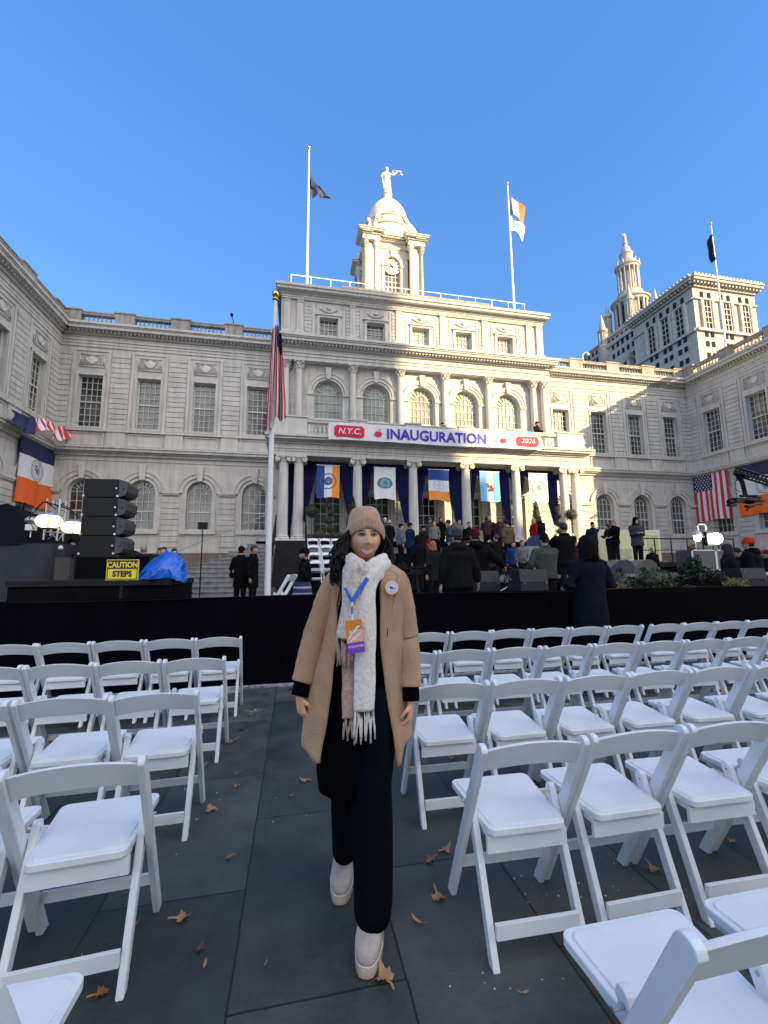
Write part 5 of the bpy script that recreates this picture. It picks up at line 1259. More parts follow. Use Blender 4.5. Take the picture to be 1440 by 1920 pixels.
LV=[(.34,1.70,.060,'maple',1,'tan maple leaf on the paving in front of the woman\'s near boot'),
(.65,2.02,.062,'maple',1,'large tan maple leaf at the foot of the second-row aisle chair on the right'),
(.53,1.91,.055,'long',1,'long curled brown leaf on the aisle right of the woman'),
(.69,2.26,.045,'maple',0,'small brown leaf behind the aisle chair foot on the right'),
(.79,2.32,.045,'maple',1,'tan leaf half hidden behind the right aisle chair\'s front leg'),
(1.72,1.97,.055,'maple',1,'curled brown leaf under the second row on the right'),
(1.13,3.45,.05,'maple',0,'brown leaf left of a pair under the third row on the right'),(1.21,3.33,.05,'maple',0,'brown leaf right of a pair under the third row on the right'),
(.79,1.55,.03,'long',1,'thin curled leaf by the nearest chair leg on the right'),(2.29,2.06,.04,'maple',1,'pale leaf under the chairs at the far right edge'),
(3.0,3.51,.05,'maple',2,'dark leaf under the middle chairs on the right'),
(-.50,4.07,.07,'maple',0,'brown leaf at the foot of the fourth-row aisle chair on the left'),(-.47,2.99,.055,'maple',1,'tan maple leaf beside the third-row aisle chair on the left'),
(-.44,2.14,.05,'maple',1,'tan leaf touching the front foot of the second-row aisle chair on the left'),(-.62,2.14,.05,'long',0,'curled brown leaf between the legs of the left second-row chair'),
(-.81,3.67,.08,'maple',2,'dark leaf clump under the third-row chairs on the left'),(-.64,3.63,.07,'maple',0,'brown leaf beside the dark leaf clump on the left'),
(-.30,2.50,.03,'maple',0,'small reddish leaf alone on the left side of the aisle'),(-.33,1.97,.03,'maple',2,'small crumpled dark leaf on the aisle at left'),
(-.30,1.90,.035,'long',1,'small narrow tan leaf below the crumpled dark leaf'),(-.08,1.85,.022,'long',1,'tiny tan leaf in the middle of the aisle'),
(-.76,2.02,.03,'long',1,'thin pale leaf under the left second-row chair'),(-.63,1.85,.04,'maple',0,'brown leaf by the nearest left seat corner'),
(-1.43,4.99,.06,'maple',0,'brown leaf under the farthest row on the left'),(-.41,4.75,.045,'maple',0,'brown leaf near the front foot of the farthest left aisle chair'),
(-.36,3.26,.03,'maple',1,'small tan leaf on the aisle beside the left third row'),(.09,3.24,.055,'maple',1,'tan leaf in the aisle just left of the woman\'s coat hem'),(.0,3.05,.03,'long',1,'tiny leaf in the aisle left of the woman'),
(.20,2.22,.045,'maple',0,'brown leaf beside the heel of the woman\'s far boot'),(-.02,5.6,.06,'maple',2,'dark leaf near the barrier at the end of the aisle'),(-.45,4.35,.045,'maple',2,'dark leaf between the two rear left aisle chairs'),
(-.38,3.45,.03,'maple',0,'rust-coloured leaf by the left fourth-row chair foot'),(.36,2.7,.03,'maple',0,'small leaf on the aisle behind the woman'),(.62,3.1,.05,'maple',0,'brown leaf beside the third-row aisle chair on the right'),
(1.9,3.2,.045,'maple',0,'small brown leaf under the third chair of the right third row')]
for a in LV: leaf(a[0],a[1],a[2]*.82,*a[3:])
m=MB(); rr_=random.Random(5)
for (cx,cyy,n,sp) in ((1.15,1.95,34,.3),(1.9,2.3,60,.25),(-.38,4.9,70,.08),(-.1,5.7,60,.5),(2.6,3.2,40,.5),(.1,2.9,6,.5),(-.4,3.0,6,.6),(.7,1.6,7,.3),(1.2,2.6,15,.3)):
    for i in range(n):
        x=rr_.gauss(cx,sp*.5); y=rr_.gauss(cyy,sp*.4); s=rr_.uniform(.0008,.0030)
        m.box(x-s,x+s,y-s,y+s*.8,.001,.001+s)
o=m.build('salt_grains',M['flagw'],None,recalc=False); tag(o,'scattered white salt and snow crumbs on the paving under the chairs','salt'); o['kind']='stuff'
# ================================================================ PEOPLE
from mathutils.bvhtree import BVHTree
def skinmat(name,col):
    m=mat(name,col,.5,.06,12,.05); b=m.node_tree.nodes['Principled BSDF']; b.inputs['Subsurface Weight'].default_value=.08; b.inputs['Subsurface Radius'].default_value=(.01,.004,.002); return m
SK=[skinmat('skin_light',(.55,.33,.24)),skinmat('skin_tan',(.40,.22,.14)),skinmat('skin_brown',(.16,.08,.05))]
_cl={}
def cloth_mat(c):
    if c not in _cl: _cl[c]=mat('coat_cloth',tuple(v*(.45 if max(c)<.05 else .8) for v in c),.9,.15,5,.35,bscale=30,spec=.08)
    return _cl[c]
hairm={'dark':mat('dark_hair',(.018,.012,.010),.5,.2,20,.3),'grey':mat('grey_hair',(.25,.24,.23),.6,.2,20,.3),'brown':mat('brown_hair',(.07,.04,.02),.5,.2,20,.3),'blond':mat('blond_hair',(.36,.22,.10),.5,.2,20,.3),'ginger':mat('ginger_hair',(.28,.10,.03),.5,.2,20,.3)}
def remesh(o,v,sm=3,disp=0):
    r=o.modifiers.new('remesh','REMESH'); r.mode='VOXEL'; r.voxel_size=v; r.use_smooth_shade=True
    if sm: s=o.modifiers.new('smooth','SMOOTH'); s.factor=.5; s.iterations=sm
    if disp:
        tx=bpy.data.textures.get('folds') or bpy.data.textures.new('folds','CLOUDS'); tx.noise_scale=.13; tx.noise_depth=2
        d=o.modifiers.new('folds','DISPLACE'); d.texture=tx; d.strength=disp; d.mid_level=.5; d.texture_coords='GLOBAL'
def ell(cx,cy_,z,rx,ry,n=16): return [(cx+rx*cos(2*PI*j/n),cy_+ry*sin(2*PI*j/n),z) for j in range(n)]
def hand(m,w_,d,pn,s=1,curl=.5,side=1,seg=6):
    """w_: wrist point, d: direction of hand, pn: palm normal (curl direction), side: thumb side sign"""
    w_=Vector(w_); d=Vector(d).normalized(); pn=Vector(pn); pn=(pn-d*pn.dot(d)).normalized(); a=d.cross(pn)*side
    L=.085*s
    rings=[]
    for (t,wd,th) in ((-.02,.024,.019),(0,.026,.018),(.03,.036,.016),(.07,.041,.014),(.088,.038,.012)):
        c=w_+d*t*s; rings.append([tuple(c+a*wd*s*cos(q*PI/4)+pn*th*s*sin(q*PI/4)) for q in range(8)])
    m.loft(rings)
    for i,(off,ln) in enumerate(((.030,.068),(.010,.078),(-.011,.073),(-.030,.058))):
        p=w_+d*L+a*off*s; pts=[p-d*.01*s]; ang=0; q=p
        for k,f in enumerate((.45,.32,.23)):
            ang+=curl*(.7 if k==0 else .9); q=q+(d*cos(ang)+pn*sin(ang))*ln*f*s; pts.append(q)
        m.tube(pts,[.0092*s,.0088*s,.0080*s,.0065*s],seg)
    p=w_+d*.025*s+a*.030*s
    m.tube([p-a*.01*s,p+(d*.5+a*.6+pn*.3)*.032*s,p+(d*.9+a*.35+pn*.6)*.058*s],[.012*s,.010*s,.0075*s],seg)
def ik(sh,hd,l1=.29,l2=.27,pole=(0,0,-1)):
    sh=Vector(sh);hd=Vector(hd); v=hd-sh; d=min(v.length,l1+l2-.005); u=v.normalized(); hd=sh+u*d
    a=(l1*l1-l2*l2+d*d)/(2*d); h=math.sqrt(max(l1*l1-a*a,0)); p=Vector(pole); p=(p-u*p.dot(u)).normalized()
    return sh,sh+u*a+p*h,hd
def person(x,y,z,h,yaw,label,coat=(.02,.02,.025),pants=(.02,.02,.03),hat=('beanie',(.03,.03,.03)),cl=.80,aL=(-.26,-.02,.86),aR=(.26,-.02,.86),skin=0,wd=1.0,hood=None,puff=.012,nod=0,group='people working on and around the stage'):
    """local frame: faces +Y; yaw turns it. cl = hem height of the coat (m, for a 1.75 m body)"""
    t=thing('person',label,'person',(x,y,z),yaw,group,scale=(h/1.75,)*3)
    b=MB()
    # body
    b.loft([ell(0,0,.86,.15,.10),ell(0,0,1.0,.155,.105),ell(0,0,1.18,.15,.10),ell(0,.0,1.35,.175,.11),ell(0,-.01,1.44,.15,.085),ell(0,-.01,1.49,.07,.06)])
    b.tube([(0,-.02,1.42),(0,0,1.50),(0,.01,1.60)],[.062,.055,.055],10)
    hy=.02+nod
    hd=MB(); 
    hd.loft([ell(0,hy+.0,1.525,.03,.04,14),ell(0,hy+.015,1.54,.052,.066,14),ell(0,hy+.008,1.58,.066,.086,14),ell(0,hy,1.63,.074,.096,14),ell(0,hy-.005,1.68,.074,.096,14),ell(0,hy-.01,1.72,.058,.078,14),ell(0,hy-.01,1.745,.03,.04,14)])
    b.add(hd.v,hd.f)
    b.loft([ell(0,hy+.09,1.59,.012,.012,6),ell(0,hy+.105,1.60,.016,.018,6),ell(0,hy+.092,1.64,.009,.01,6)])
    for s in (-1,1): b.sphere((s*.076,hy-.005,1.625),(.012,.02,.03),6,5)
    arms=[]
    for s,hp in ((-1,aL),(1,aR)):
        sh,el,ha=ik((s*.19,0,1.40),hp,pole=(s*.5,-.6,-.6)); arms.append((sh,el,ha))
        b.tube([sh,el,ha],[.05,.04,.028],8); d=(ha-el).normalized(); hand(b,ha,d,(-s,.3,0) if abs(d.z)>.6 else (0,0,-1) ,1.0,.55,side=s if abs(d.z)>.6 else -s)
    for s in (-1,1): b.tube([(s*.085,0,.9),(s*.10,.005,.48),(s*.10,-.01,.07)],[.085,.058,.04],8)
    o=b.build('body',SK[skin],t); remesh(o,.011,2)
    # face marks
    f=MB()
    for s in (-1,1): f.sphere((s*.028,hy+.088,1.640),(.010,.008,.005),6,5); f.box(s*.028-.015,s*.028+.015,hy+.086,hy+.093,1.655,1.660)
    f.box(-.022,.022,hy+.086,hy+.091,1.567,1.573); f.build('face_features',hairm['dark'],t)
    # trousers
    p=MB(); 
    for s in (-1,1): p.loft([ell(s*.085*wd,0,.93,.10*wd,.115,14),ell(s*.09,0,.75,.095*wd,.10,14),ell(s*.10,.0,.45,.072,.078,14),ell(s*.10,-.01,.10,.062,.072,14),ell(s*.10,-.01,.06,.062,.075,14)])
    o=p.build('trousers',cloth_mat(pants),t,smooth=True); remesh(o,.016,2,.006)
    sh_=MB()
    for s in (-1,1): sh_.loft([ell(s*.105,.04,.0,.045,.13,12),ell(s*.105,.04,.03,.048,.135,12),ell(s*.105,.02,.07,.042,.10,12),ell(s*.105,-.02,.11,.04,.05,12)])
    sh_.build('shoes',M['black'],t,smooth=True)
    # coat
    c=MB(); w_=wd
    hems=[cl]; 
    flare=1+.12*max(0,.95-cl)
    c.loft([ell(0,0,cl,.195*w_*flare,.145*w_*flare,20),ell(0,0,min(cl+.06,.98),.20*w_*flare,.15*w_*flare,20),ell(0,0,max(1.0,cl+.08),.19*w_,.14*w_,20),ell(0,0,1.2,.19*w_,.14*w_,20),ell(0,-.005,1.36,.215*w_,.14*w_,20),ell(0,-.01,1.44,.175*w_,.11,20),ell(0,-.01,1.49,.10,.085,20),ell(0,.0,1.515,.085,.08,20)])
    for (sh,el,ha) in arms:
        e2=ha+(el-ha).normalized()*.02; c.tube([sh+Vector((0,0,.0)),sh.lerp(el,.4),el,el.lerp(ha,.5),e2],[.082*w_,.074*w_,.066*w_,.06*w_,.052],10)
        c.sphere(tuple(sh),(.082*w_,.082*w_,.08),10,8)
    if hood=='down': c.loft([ell(0,-.10,1.40,.10,.05,14),ell(0,-.105,1.46,.125,.07,14),ell(0,-.07,1.53,.12,.075,14),ell(0,-.05,1.555,.09,.06,14)])
    c.tube([(.085*cos(a),.085*sin(a)-.005,1.505) for a in [2*PI*i/12 for i in range(13)]],.028,7)
    o=c.build('coat',cloth_mat(coat),t); remesh(o,.017,2,puff)
    if hood=='fur':
        fu=MB(); rr=random.Random(int(x*100))
        for i in range(700):
            a=rr.uniform(0,2*PI); q=Vector((.115*cos(a),-.03+.10*sin(a),1.52+.035*sin(3*a))); d=Vector((cos(a)+rr.uniform(-.8,.8),sin(a)+rr.uniform(-.8,.8),rr.uniform(-.8,.8)))*.035
            e=d.cross(Vector((0,0,1)))*.15; fu.add([tuple(q-e),tuple(q+d),tuple(q+e)],[(0,1,2)])
        fu.build('fur_trim',hairm['brown'],t,recalc=False)
    k,hc=hat
    m=MB()
    cr=[ell(0,hy-.01,1.655,.083,.108,20),ell(0,hy-.012,1.70,.084,.108,20),ell(0,hy-.015,1.75,.070,.09,20),ell(0,hy-.015,1.78,.04,.05,20),ell(0,hy-.015,1.788,.01,.01,20)]
    if k=='beanie':
        m.loft(cr); m.loft([ell(0,hy-.01,1.645,.088,.113,20),ell(0,hy-.01,1.65,.091,.116,20),ell(0,hy-.01,1.695,.091,.116,20),ell(0,hy-.01,1.70,.086,.11,20)]); m.build('knit_hat',cloth_mat(hc),t,smooth=True)
    elif k=='cap':
        m.loft(cr); m.loft([ell(0,hy+.10,1.668,.06,.075,16),ell(0,hy+.10,1.676,.06,.075,16)]); m.build('cap',cloth_mat(hc),t,smooth=True)
    elif k=='hood':
        m.loft([ell(0,hy-.05,1.46,.13,.10,20),ell(0,hy-.035,1.58,.105,.115,20),ell(0,hy-.03,1.68,.105,.12,20),ell(0,hy-.03,1.76,.085,.10,20),ell(0,hy-.03,1.80,.04,.05,20)]); o=m.build('hood',cloth_mat(hc),t,smooth=True)
    if k in('hair','longhair') or k in('cap','beanie') and hc!=None:
        hm=hairm[hc] if k in('hair','longhair') else hairm['dark']
        m=MB(); 
        if k=='hair': m.loft([ell(0,hy-.045,1.60,.066,.06,18),ell(0,hy-.03,1.65,.082,.085,18),ell(0,hy-.012,1.70,.081,.102,18),ell(0,hy-.012,1.745,.06,.075,18),ell(0,hy-.012,1.765,.02,.03,18)]); m.build('hair',hm,t,smooth=True)
        elif k=='longhair':
            m.loft([ell(0,hy-.07,1.38,.10,.04,18),ell(0,hy-.06,1.50,.10,.06,18),ell(0,hy-.04,1.62,.092,.09,18),ell(0,hy-.015,1.70,.088,.106,18),ell(0,hy-.012,1.755,.06,.075,18),ell(0,hy-.012,1.775,.02,.03,18)]); m.build('hair',hm,t,smooth=True)
        else: m.loft([ell(0,hy-.04,1.585,.062,.055,14),ell(0,hy-.03,1.66,.078,.085,14)]); m.build('hair',hm,t,smooth=True)
    return t
def pp(px,ptop,Y,z,yaw,label,**k):
    q=at(px,ptop,Y); top={'beanie':1.79,'cap':1.79,'hood':1.80}.get(k.get('hat',('beanie',0))[0],1.77)
    h=(q.z-z)/top*1.75; return person(q.x,Y,z,h,R(yaw),label,**k)
K=(.012,.012,.015); NV=(.012,.016,.035); 
UPh=dict(aL=(-.12,.28,1.22),aR=(.12,.28,1.22))
# near figures just behind / before the barrier
pp(1098,1003,5.35,0,0,'person from behind in long dark navy parka and black furry hood before the barrier',coat=(.010,.013,.028),hat=('hood',K),cl=.52,wd=1.12,puff=.02,hood='fur',aL=(-.22,.18,1.12),aR=(.20,.2,1.15))
pp(857,990,6.9,.30,0,'man from behind in black padded jacket and dark grey knit hat, standing behind the barrier',coat=(.018,.018,.020),hat=('beanie',(.055,.06,.07)),wd=1.18,cl=.80,hood='down',puff=.022,aR=(.36,.05,.88),aL=(-.30,.02,.84))
pp(890,989,7.6,.30,-12,'man from behind in black coat and dark red knit hat reaching out right arm',coat=(.010,.010,.014),hat=('beanie',(.13,.008,.015)),wd=1.12,cl=.62,hood='down',aR=(.50,.12,1.10),aL=(-.2,.15,1.0))
pp(1020,999,8.6,.30,-6,'person from behind in grey green jacket and black cap, bending over cases',coat=(.075,.08,.07),hat=('beanie',K),wd=1.15,cl=.85,aL=(-.34,.18,.95),aR=(.1,.3,1.0))
pp(1056,979,9.6,.55,-5,'photographer from behind in dark jacket with a pale strap across the back',coat=(.016,.012,.014),hat=('hair','dark'),wd=1.08,cl=.82,aL=(-.1,.25,1.45),aR=(.12,.25,1.45))
pp(1150,975,13.9,1.62,95,'man in profile with short reddish hair wearing black coat over grey hood at stage right',coat=(.014,.014,.017),hat=('hair','ginger'),cl=.78,wd=1.05,aL=(-.12,.28,1.05),aR=(.12,.28,1.05))
pp(1140,982,14.9,1.62,20,'man in dark blue jacket behind the profile man at stage right',coat=NV,hat=('hair','dark'),cl=.8,skin=0,**UPh)
pp(1110,978,14.2,1.62,150,'man in dark navy coat rubbing his face at stage right',coat=(.018,.025,.05),hat=('cap',K),cl=.8,aL=(-.03,.16,1.52),aR=(.15,.22,1.1))
pp(1191,969,13.2,1.5,165,'person in grey parka with black fur hood looking down at a phone, stage right',coat=(.06,.065,.075),hat=('hood',K),hood='fur',cl=.72,wd=1.12,puff=.02,aL=(-.06,.24,1.18),aR=(.06,.24,1.18))
pp(1222,1026,13.2,.75,170,'person in black coat seated low at the stage edge beside the rail',coat=K,hat=('hair','grey'),cl=.8)
pp(1403,1006,8.3,.10,20,'man from behind in black jacket and bright orange knit hat at far right',coat=(.010,.011,.016),hat=('beanie',(.75,.07,.02)),wd=1.25,hood='down',cl=.8)
pp(1361,1019,9.0,.1,60,'person in dark charcoal jacket with hood up left of the orange-hatted man',coat=(.035,.032,.035),hat=('hood',(.06,.05,.05)),wd=1.05)
pp(1381,1026,9.6,.1,150,'person with glasses and dark coat between the hooded figure and the orange hat',coat=(.03,.03,.035),hat=('cap',(.05,.04,.04)))
pp(1436,1030,10.5,.1,160,'person at the right edge in a dark red cap',coat=K,hat=('cap',(.2,.02,.02)))
# left side
pp(453,1023,12.2,.42,-20,'person in long black coat and black beanie with shoulder bag beside the left steps',coat=K,hat=('beanie',K),cl=.62,wd=1.02)
pp(476,1022,12.0,.42,-100,'bald bearded man in long black coat with pale scarf beside the left steps',coat=K,hat=('hair','dark'),cl=.6,skin=1)
pp(572,1026,8.3,.35,75,'small person in black parka with brown fur collar left of the main woman',coat=K,hat=('beanie',K),hood='fur',cl=.62,wd=.95)
pp(270,1022,13.5,.35,0,'grey-haired person in black coat behind the blue tarp at left',coat=K,hat=('hair','grey'))
pp(308,1025,14.5,.35,170,'man with glasses in dark coat just above the blue tarp',coat=K,hat=('hair','dark'),skin=0)
pp(327,1028,13.2,.35,-150,'dark-haired man in grey jacket right of the blue tarp',coat=(.05,.05,.06),hat=('hair','dark'),skin=0)
pp(302,1026,15.5,.35,120,'man in black coat farther behind the blue tarp',coat=K,hat=('hair','dark'),skin=1)
pp(134,1010,11.2,1.0,-60,'dim camera operator in black between the globe lamps and the speaker stack',coat=K,hat=('cap',K),**UPh)
# stage centre group
pp(730,975,19.6,2.1,20,'person with white hat and long black coat on the portico right of the beanie',coat=K,hat=('beanie',(.6,.6,.58)),cl=.5)
pp(722,970,19.9,2.1,180,'person in brown coat partly hidden by the woman\'s knit hat',coat=(.12,.08,.05),hat=('beanie',(.5,.48,.42)),cl=.7)
pp(751,981,15.2,1.62,-80,'person in light grey padded jacket and black cap near the third column',coat=(.16,.17,.20),hat=('cap',K),cl=.85,wd=1.1,puff=.02)
pp(768,979,13.9,1.5,-70,'person in blue jacket, black cap and face mask holding papers, centre stage',coat=(.015,.03,.07),hat=('cap',K),cl=.75,wd=1.08,aL=(-.08,.28,1.1),aR=(.08,.28,1.1))
pp(806,970,18.8,2.1,170,'person in grey coat standing left in the portico group',coat=(.07,.075,.085),hat=('cap',(.1,.1,.1)),cl=.7)
pp(814,978,18.0,2.1,150,'woman with blond hair and pale jacket in the portico group',coat=(.25,.24,.22),hat=('longhair','blond'),cl=.8,h=1.6) if False else pp(814,978,18.0,2.1,150,'woman with blond hair and pale jacket in the portico group',coat=(.25,.24,.22),hat=('longhair','blond'),cl=.8)
pp(826,969,19.0,2.1,180,'dark-haired person in black coat facing the plaza in the portico group',coat=K,hat=('longhair','dark'),cl=.7,skin=1)
pp(842,974,15.8,1.62,60,'man in slate blue padded jacket leaning in beside the grey-hatted man',coat=(.05,.065,.095),hat=('cap',(.06,.04,.03)),cl=.8,wd=1.12,puff=.02,nod=.03)
pp(850,973,19.4,2.1,170,'grey-haired man with pale collar behind the slate jacket',coat=(.12,.12,.13),hat=('hair','grey'),cl=.75)
pp(861,975,18.6,2.1,190,'grey-haired person in mid-grey coat leftmost before the fourth column',coat=(.16,.16,.17),hat=('hair','grey'),cl=.75)
pp(811,1014,10.2,.5,30,'person with curly auburn hair in dark green coat beside the camera tripod',coat=(.03,.035,.03),hat=('longhair','ginger'),cl=.7)
pp(803,1010,12.4,1.0,-20,'person in red and dark jacket crouching behind the tripod',coat=(.18,.015,.02),hat=('beanie',(.2,.02,.03)),cl=.85)
pp(912,968,17.4,2.1,-10,'man in brown jacket from behind on the portico left of the two men talking',coat=(.06,.03,.025),hat=('hair','dark'),cl=.85,skin=2,**UPh)
pp(917,967,18.4,2.1,175,'bald man in dark coat facing the plaza in the portico',coat=(.03,.02,.02),hat=('hair','grey'),cl=.75)
pp(936,968,18.2,2.1,-170,'man in dark brown jacket and pale cap in the portico sunlight',coat=(.06,.035,.03),hat=('cap',(.2,.2,.24)),cl=.75)
pp(950,975,13.4,1.55,15,'man from behind in olive brown parka and dark cap near the lectern',coat=(.13,.10,.06),hat=('cap',(.05,.02,.02)),cl=.82,wd=1.15,puff=.02,nod=.04)
pp(1000,972,18.2,2.1,-90,'woman in bright red coat with blond hair seated beyond the lectern',coat=(.4,.012,.02),hat=('longhair','blond'),cl=.8)
pp(1011,968,18.8,2.1,180,'person in black standing behind the red-coated woman beyond the lectern',coat=K,hat=('hair','dark'),cl=.8,skin=2)
pp(978,1012,12.0,.9,190,'person with glasses and brown hair low beside the lectern',coat=(.20,.18,.22),hat=('hair','brown'),cl=.9)
pp(962,1015,12.8,.9,170,'child in blue jacket beside the low pink and grey items near the lectern',coat=(.02,.06,.2),hat=('hair','dark'),cl=.8)
pp(1298,1013,13.6,1.2,180,'technician in tan vest leaning over the glowing lamps at right',coat=(.16,.10,.05),hat=('hair','grey'),cl=.8)
pp(674,790,23.0,8.06,180,'dark figure leaning over the balcony parapet at the left of the banner',coat=K,hat=('cap',K))
pp(829,792,21.9,8.0,200,'dark figure with camera on the balcony above the long banner',coat=K,hat=('beanie',K),aL=(-.06,.25,1.5),aR=(.06,.25,1.5))
pp(1006,790,21.7,8.0,200,'dark camera operator on the balcony at the right end of the banner',coat=K,hat=('cap',K),wd=.95,**UPh)
pp(784,1003,11.5,.9,15,'person in black hooded coat bending between the woman and the tripod',coat=K,hat=('hood',K),cl=.7,nod=.04)
pp(876,1004,10.2,.6,-25,'person in black jacket and cap between the two men seen from behind',coat=K,hat=('cap',K),cl=.8,**UPh)
pp(930,1002,11.6,1.0,20,'person in dark coat raising a phone just left of the olive parka',coat=(.02,.015,.015),hat=('hair','dark'),cl=.8,aL=(-.1,.3,1.5),aR=(.08,.3,1.5))
pp(1078,1012,10.6,.9,160,'person in dark rust jacket behind the photographer with the pale strap',coat=(.06,.02,.012),hat=('hair','dark'),cl=.8)
pp(794,985,14.5,1.62,-160,'person in dark green coat and black cap left of the slate blue jacket',coat=(.02,.03,.02),hat=('cap',K),cl=.75)
pp(879,978,16.6,1.62,175,'person in black coat and white scarf before the fourth column',coat=K,hat=('hair','dark'),cl=.7)
# tripod, video gear
t=thing('camera_tripod','black camera tripod with pan handle behind the barrier right of the woman','tripod',(2.05,7.2,.2)); m=MB()
for i in range(3): a=.6+i*2.1; m.tube([(0,0,1.15),(.34*cos(a),.34*sin(a),0)],.018,6); m.tube([(.03*cos(a),.03*sin(a),1.15),(.36*cos(a),.36*sin(a),0)],.014,6)
m.build('legs',M['black'],t); m=MB(); m.box(-.09,.09,-.08,.08,1.15,1.25); m.tube([(-.04,0,1.22),(-.4,-.1,1.05)],.012,6); m.box(-.2,.1,-.03,.03,1.27,1.30); m.build('fluid_head',M['black'],t)
t=thing('cable_cart','tangled black cables and clamps beside the low speakers behind the barrier','cables',(4.0,7.8,.9)); m=MB()
for i in range(9):
    r=.18+.03*i; m.tube([(r*cos(a)+.3*sin(i),.1*sin(a*2+i),.3+r*sin(a)) for a in [PI*k/7 for k in range(-1,9)]],.010,5)
m.build('cable',M['black'],t); m=MB(); m.box(-.35,.7,.2,.4,.28,.33); m.tube([(-.35,0,.0),(.7,0,.5)],.012,5); m.build('rack_bar',M['steel'],t)
t=thing('music_stand','small grey screen with pink item below, beside the lectern','screen',(7.25,12.2,1.27)); m=MB(); m.box(-.27,.27,-.02,.02,.52,.86); m.build('screen',mat('screen_grey',(.22,.26,.30),.4,.03),t); m=MB(); m.box(-.24,.24,-.015,.02,.15,.5); m.build('pink_panel',mat('pink_card',(.6,.35,.55),.6),t); m=MB(); m.box(-.05,.05,-.03,-.016,.2,.45); m.tube([(-.15,0,0),(-.15,0,.15)],.015,5); m.build('stand',M['black'],t)
# ================================================================ MAIN WOMAN
WT=thing('person','smiling woman in camel coat, beige knit hat and long pale scarf standing in the aisle','person',(.31,1.97,0),group=None)
WO=Vector((-.31,-1.97,0))
def wp(mb,name,mt,smooth=True,parent=None):
    o=mb.build(name,mt,parent or WT,smooth); 
    if parent is None: o.location=WO
    return o
skw=skinmat('skin_warm',(.66,.355,.225))
HC=Vector((.315,1.965,1.60))
def headpt(th,ph):   # th: azimuth 0=front(-y); ph: latitude
    x=sin(th)*cos(ph); y=-cos(th)*cos(ph); z=sin(ph)
    rx,ry,rz=.0725,.088,.112
    X=rx*x; Y=ry*y; Z=rz*z
    # narrow jaw, chin
    if z<0: k=1-.36*(-z)**1.8; X*=k; Y*=(1-.20*(-z)**2) 
    fr=max(0,-y)
    def G(cx,cz,sx_,sz_): return math.exp(-((X-cx)/sx_)**2-((Z-cz)/sz_)**2)
    if fr>.2:
        Y-=.016*G(0,-.032,.012,.013)+.011*G(0,-.010,.009,.024)      # nose tip, bridge
        for s in (-1,1):
            Y+=.007*G(s*.027,.003,.016,.010); Y-=.009*G(s*.037,-.034,.018,.018); Y-=.005*G(s*.013,-.036,.007,.007); Y-=.003*G(s*.028,.024,.02,.007)
        Y-=.006*G(0,-.062,.022,.009); Y-=.008*G(0,-.096,.018,.014); Y+=.003*G(0,-.078,.02,.005)
    return (HC.x+X,HC.y+Y,HC.z+Z)
b=MB(); NU,NV_=72,56
P=[];F=[]
for j in range(NV_+1):
    ph=-PI/2+PI*j/NV_
    for i in range(NU): P.append(headpt(2*PI*i/NU,max(-PI/2+.01,min(PI/2-.01,ph))))
for j in range(NV_):
    for i in range(NU): F.append((j*NU+i,j*NU+(i+1)%NU,(j+1)*NU+(i+1)%NU,(j+1)*NU+i))
F.append(tuple(range(NU-1,-1,-1))); F.append(tuple(NV_*NU+i for i in range(NU)))
b.add(P,F)
hb=BVHTree.FromPolygons([Vector(p) for p in P],F)
for s in (-1,1): b.sphere((HC.x+s*.071,HC.y+.012,HC.z-.01),(.008,.017,.027),8,6)
b.tube([(.315,2.0,1.40),(.315,1.995,1.48),(.315,1.985,1.54)],[.055,.047,.047],14)
b.loft([ell(.30,1.99,.95,.10,.07),ell(.31,1.99,1.15,.10,.07),ell(.315,1.99,1.32,.12,.075),ell(.32,1.99,1.40,.15,.075),ell(.315,1.99,1.45,.06,.05)])
LA=[Vector((.175,1.98,1.40)),Vector((.095,1.99,1.17)),Vector((.030,1.955,.925))]
RA=[Vector((.475,1.98,1.40)),Vector((.515,1.97,1.13)),Vector((.506,1.90,.885))]
b.tube(LA,[.045,.036,.024],10); b.tube(RA,[.045,.036,.024],10)
hand(b,LA[2],(.12,.0,-1),(.9,.5,0),.90,1.0,side=1,seg=8)
hand(b,RA[2],(-.08,.0,-1),(-.9,.5,0),.90,1.25,side=-1,seg=8)
b.tube([(.26,2.0,1.0),(.255,2.16,.55),(.25,2.24,.06)],[.06,.05,.04],10); b.tube([(.34,1.98,1.0),(.335,1.92,.52),(.325,1.90,.06)],[.06,.05,.04],10)
o=wp(b,'body',skw); remesh(o,.0042,1)
def fpt(x,z,off=.0):
    h=hb.ray_cast(Vector((HC.x+x,1.5,HC.z+z)),Vector((0,1,0)))[0]
    y=h.y if h else HC.y-.05
    return Vector((HC.x+x,y-off,HC.z+z))
def patch(m,poly,off,mi=0,cen=None):
    c=cen or (sum(p[0] for p in poly)/len(poly),sum(p[1] for p in poly)/len(poly))
    n=len(poly); V=[fpt(c[0],c[1],off)]; F=[]
    for k in (.5,1): V+=[fpt(c[0]+(x-c[0])*k,c[1]+(z-c[1])*k,off) for x,z in poly]
    for i in range(n): F.append((0,1+i,1+(i+1)%n)); F.append((1+i,1+n+i,1+n+(i+1)%n,1+(i+1)%n))
    m.add([tuple(v) for v in V],F,mi)
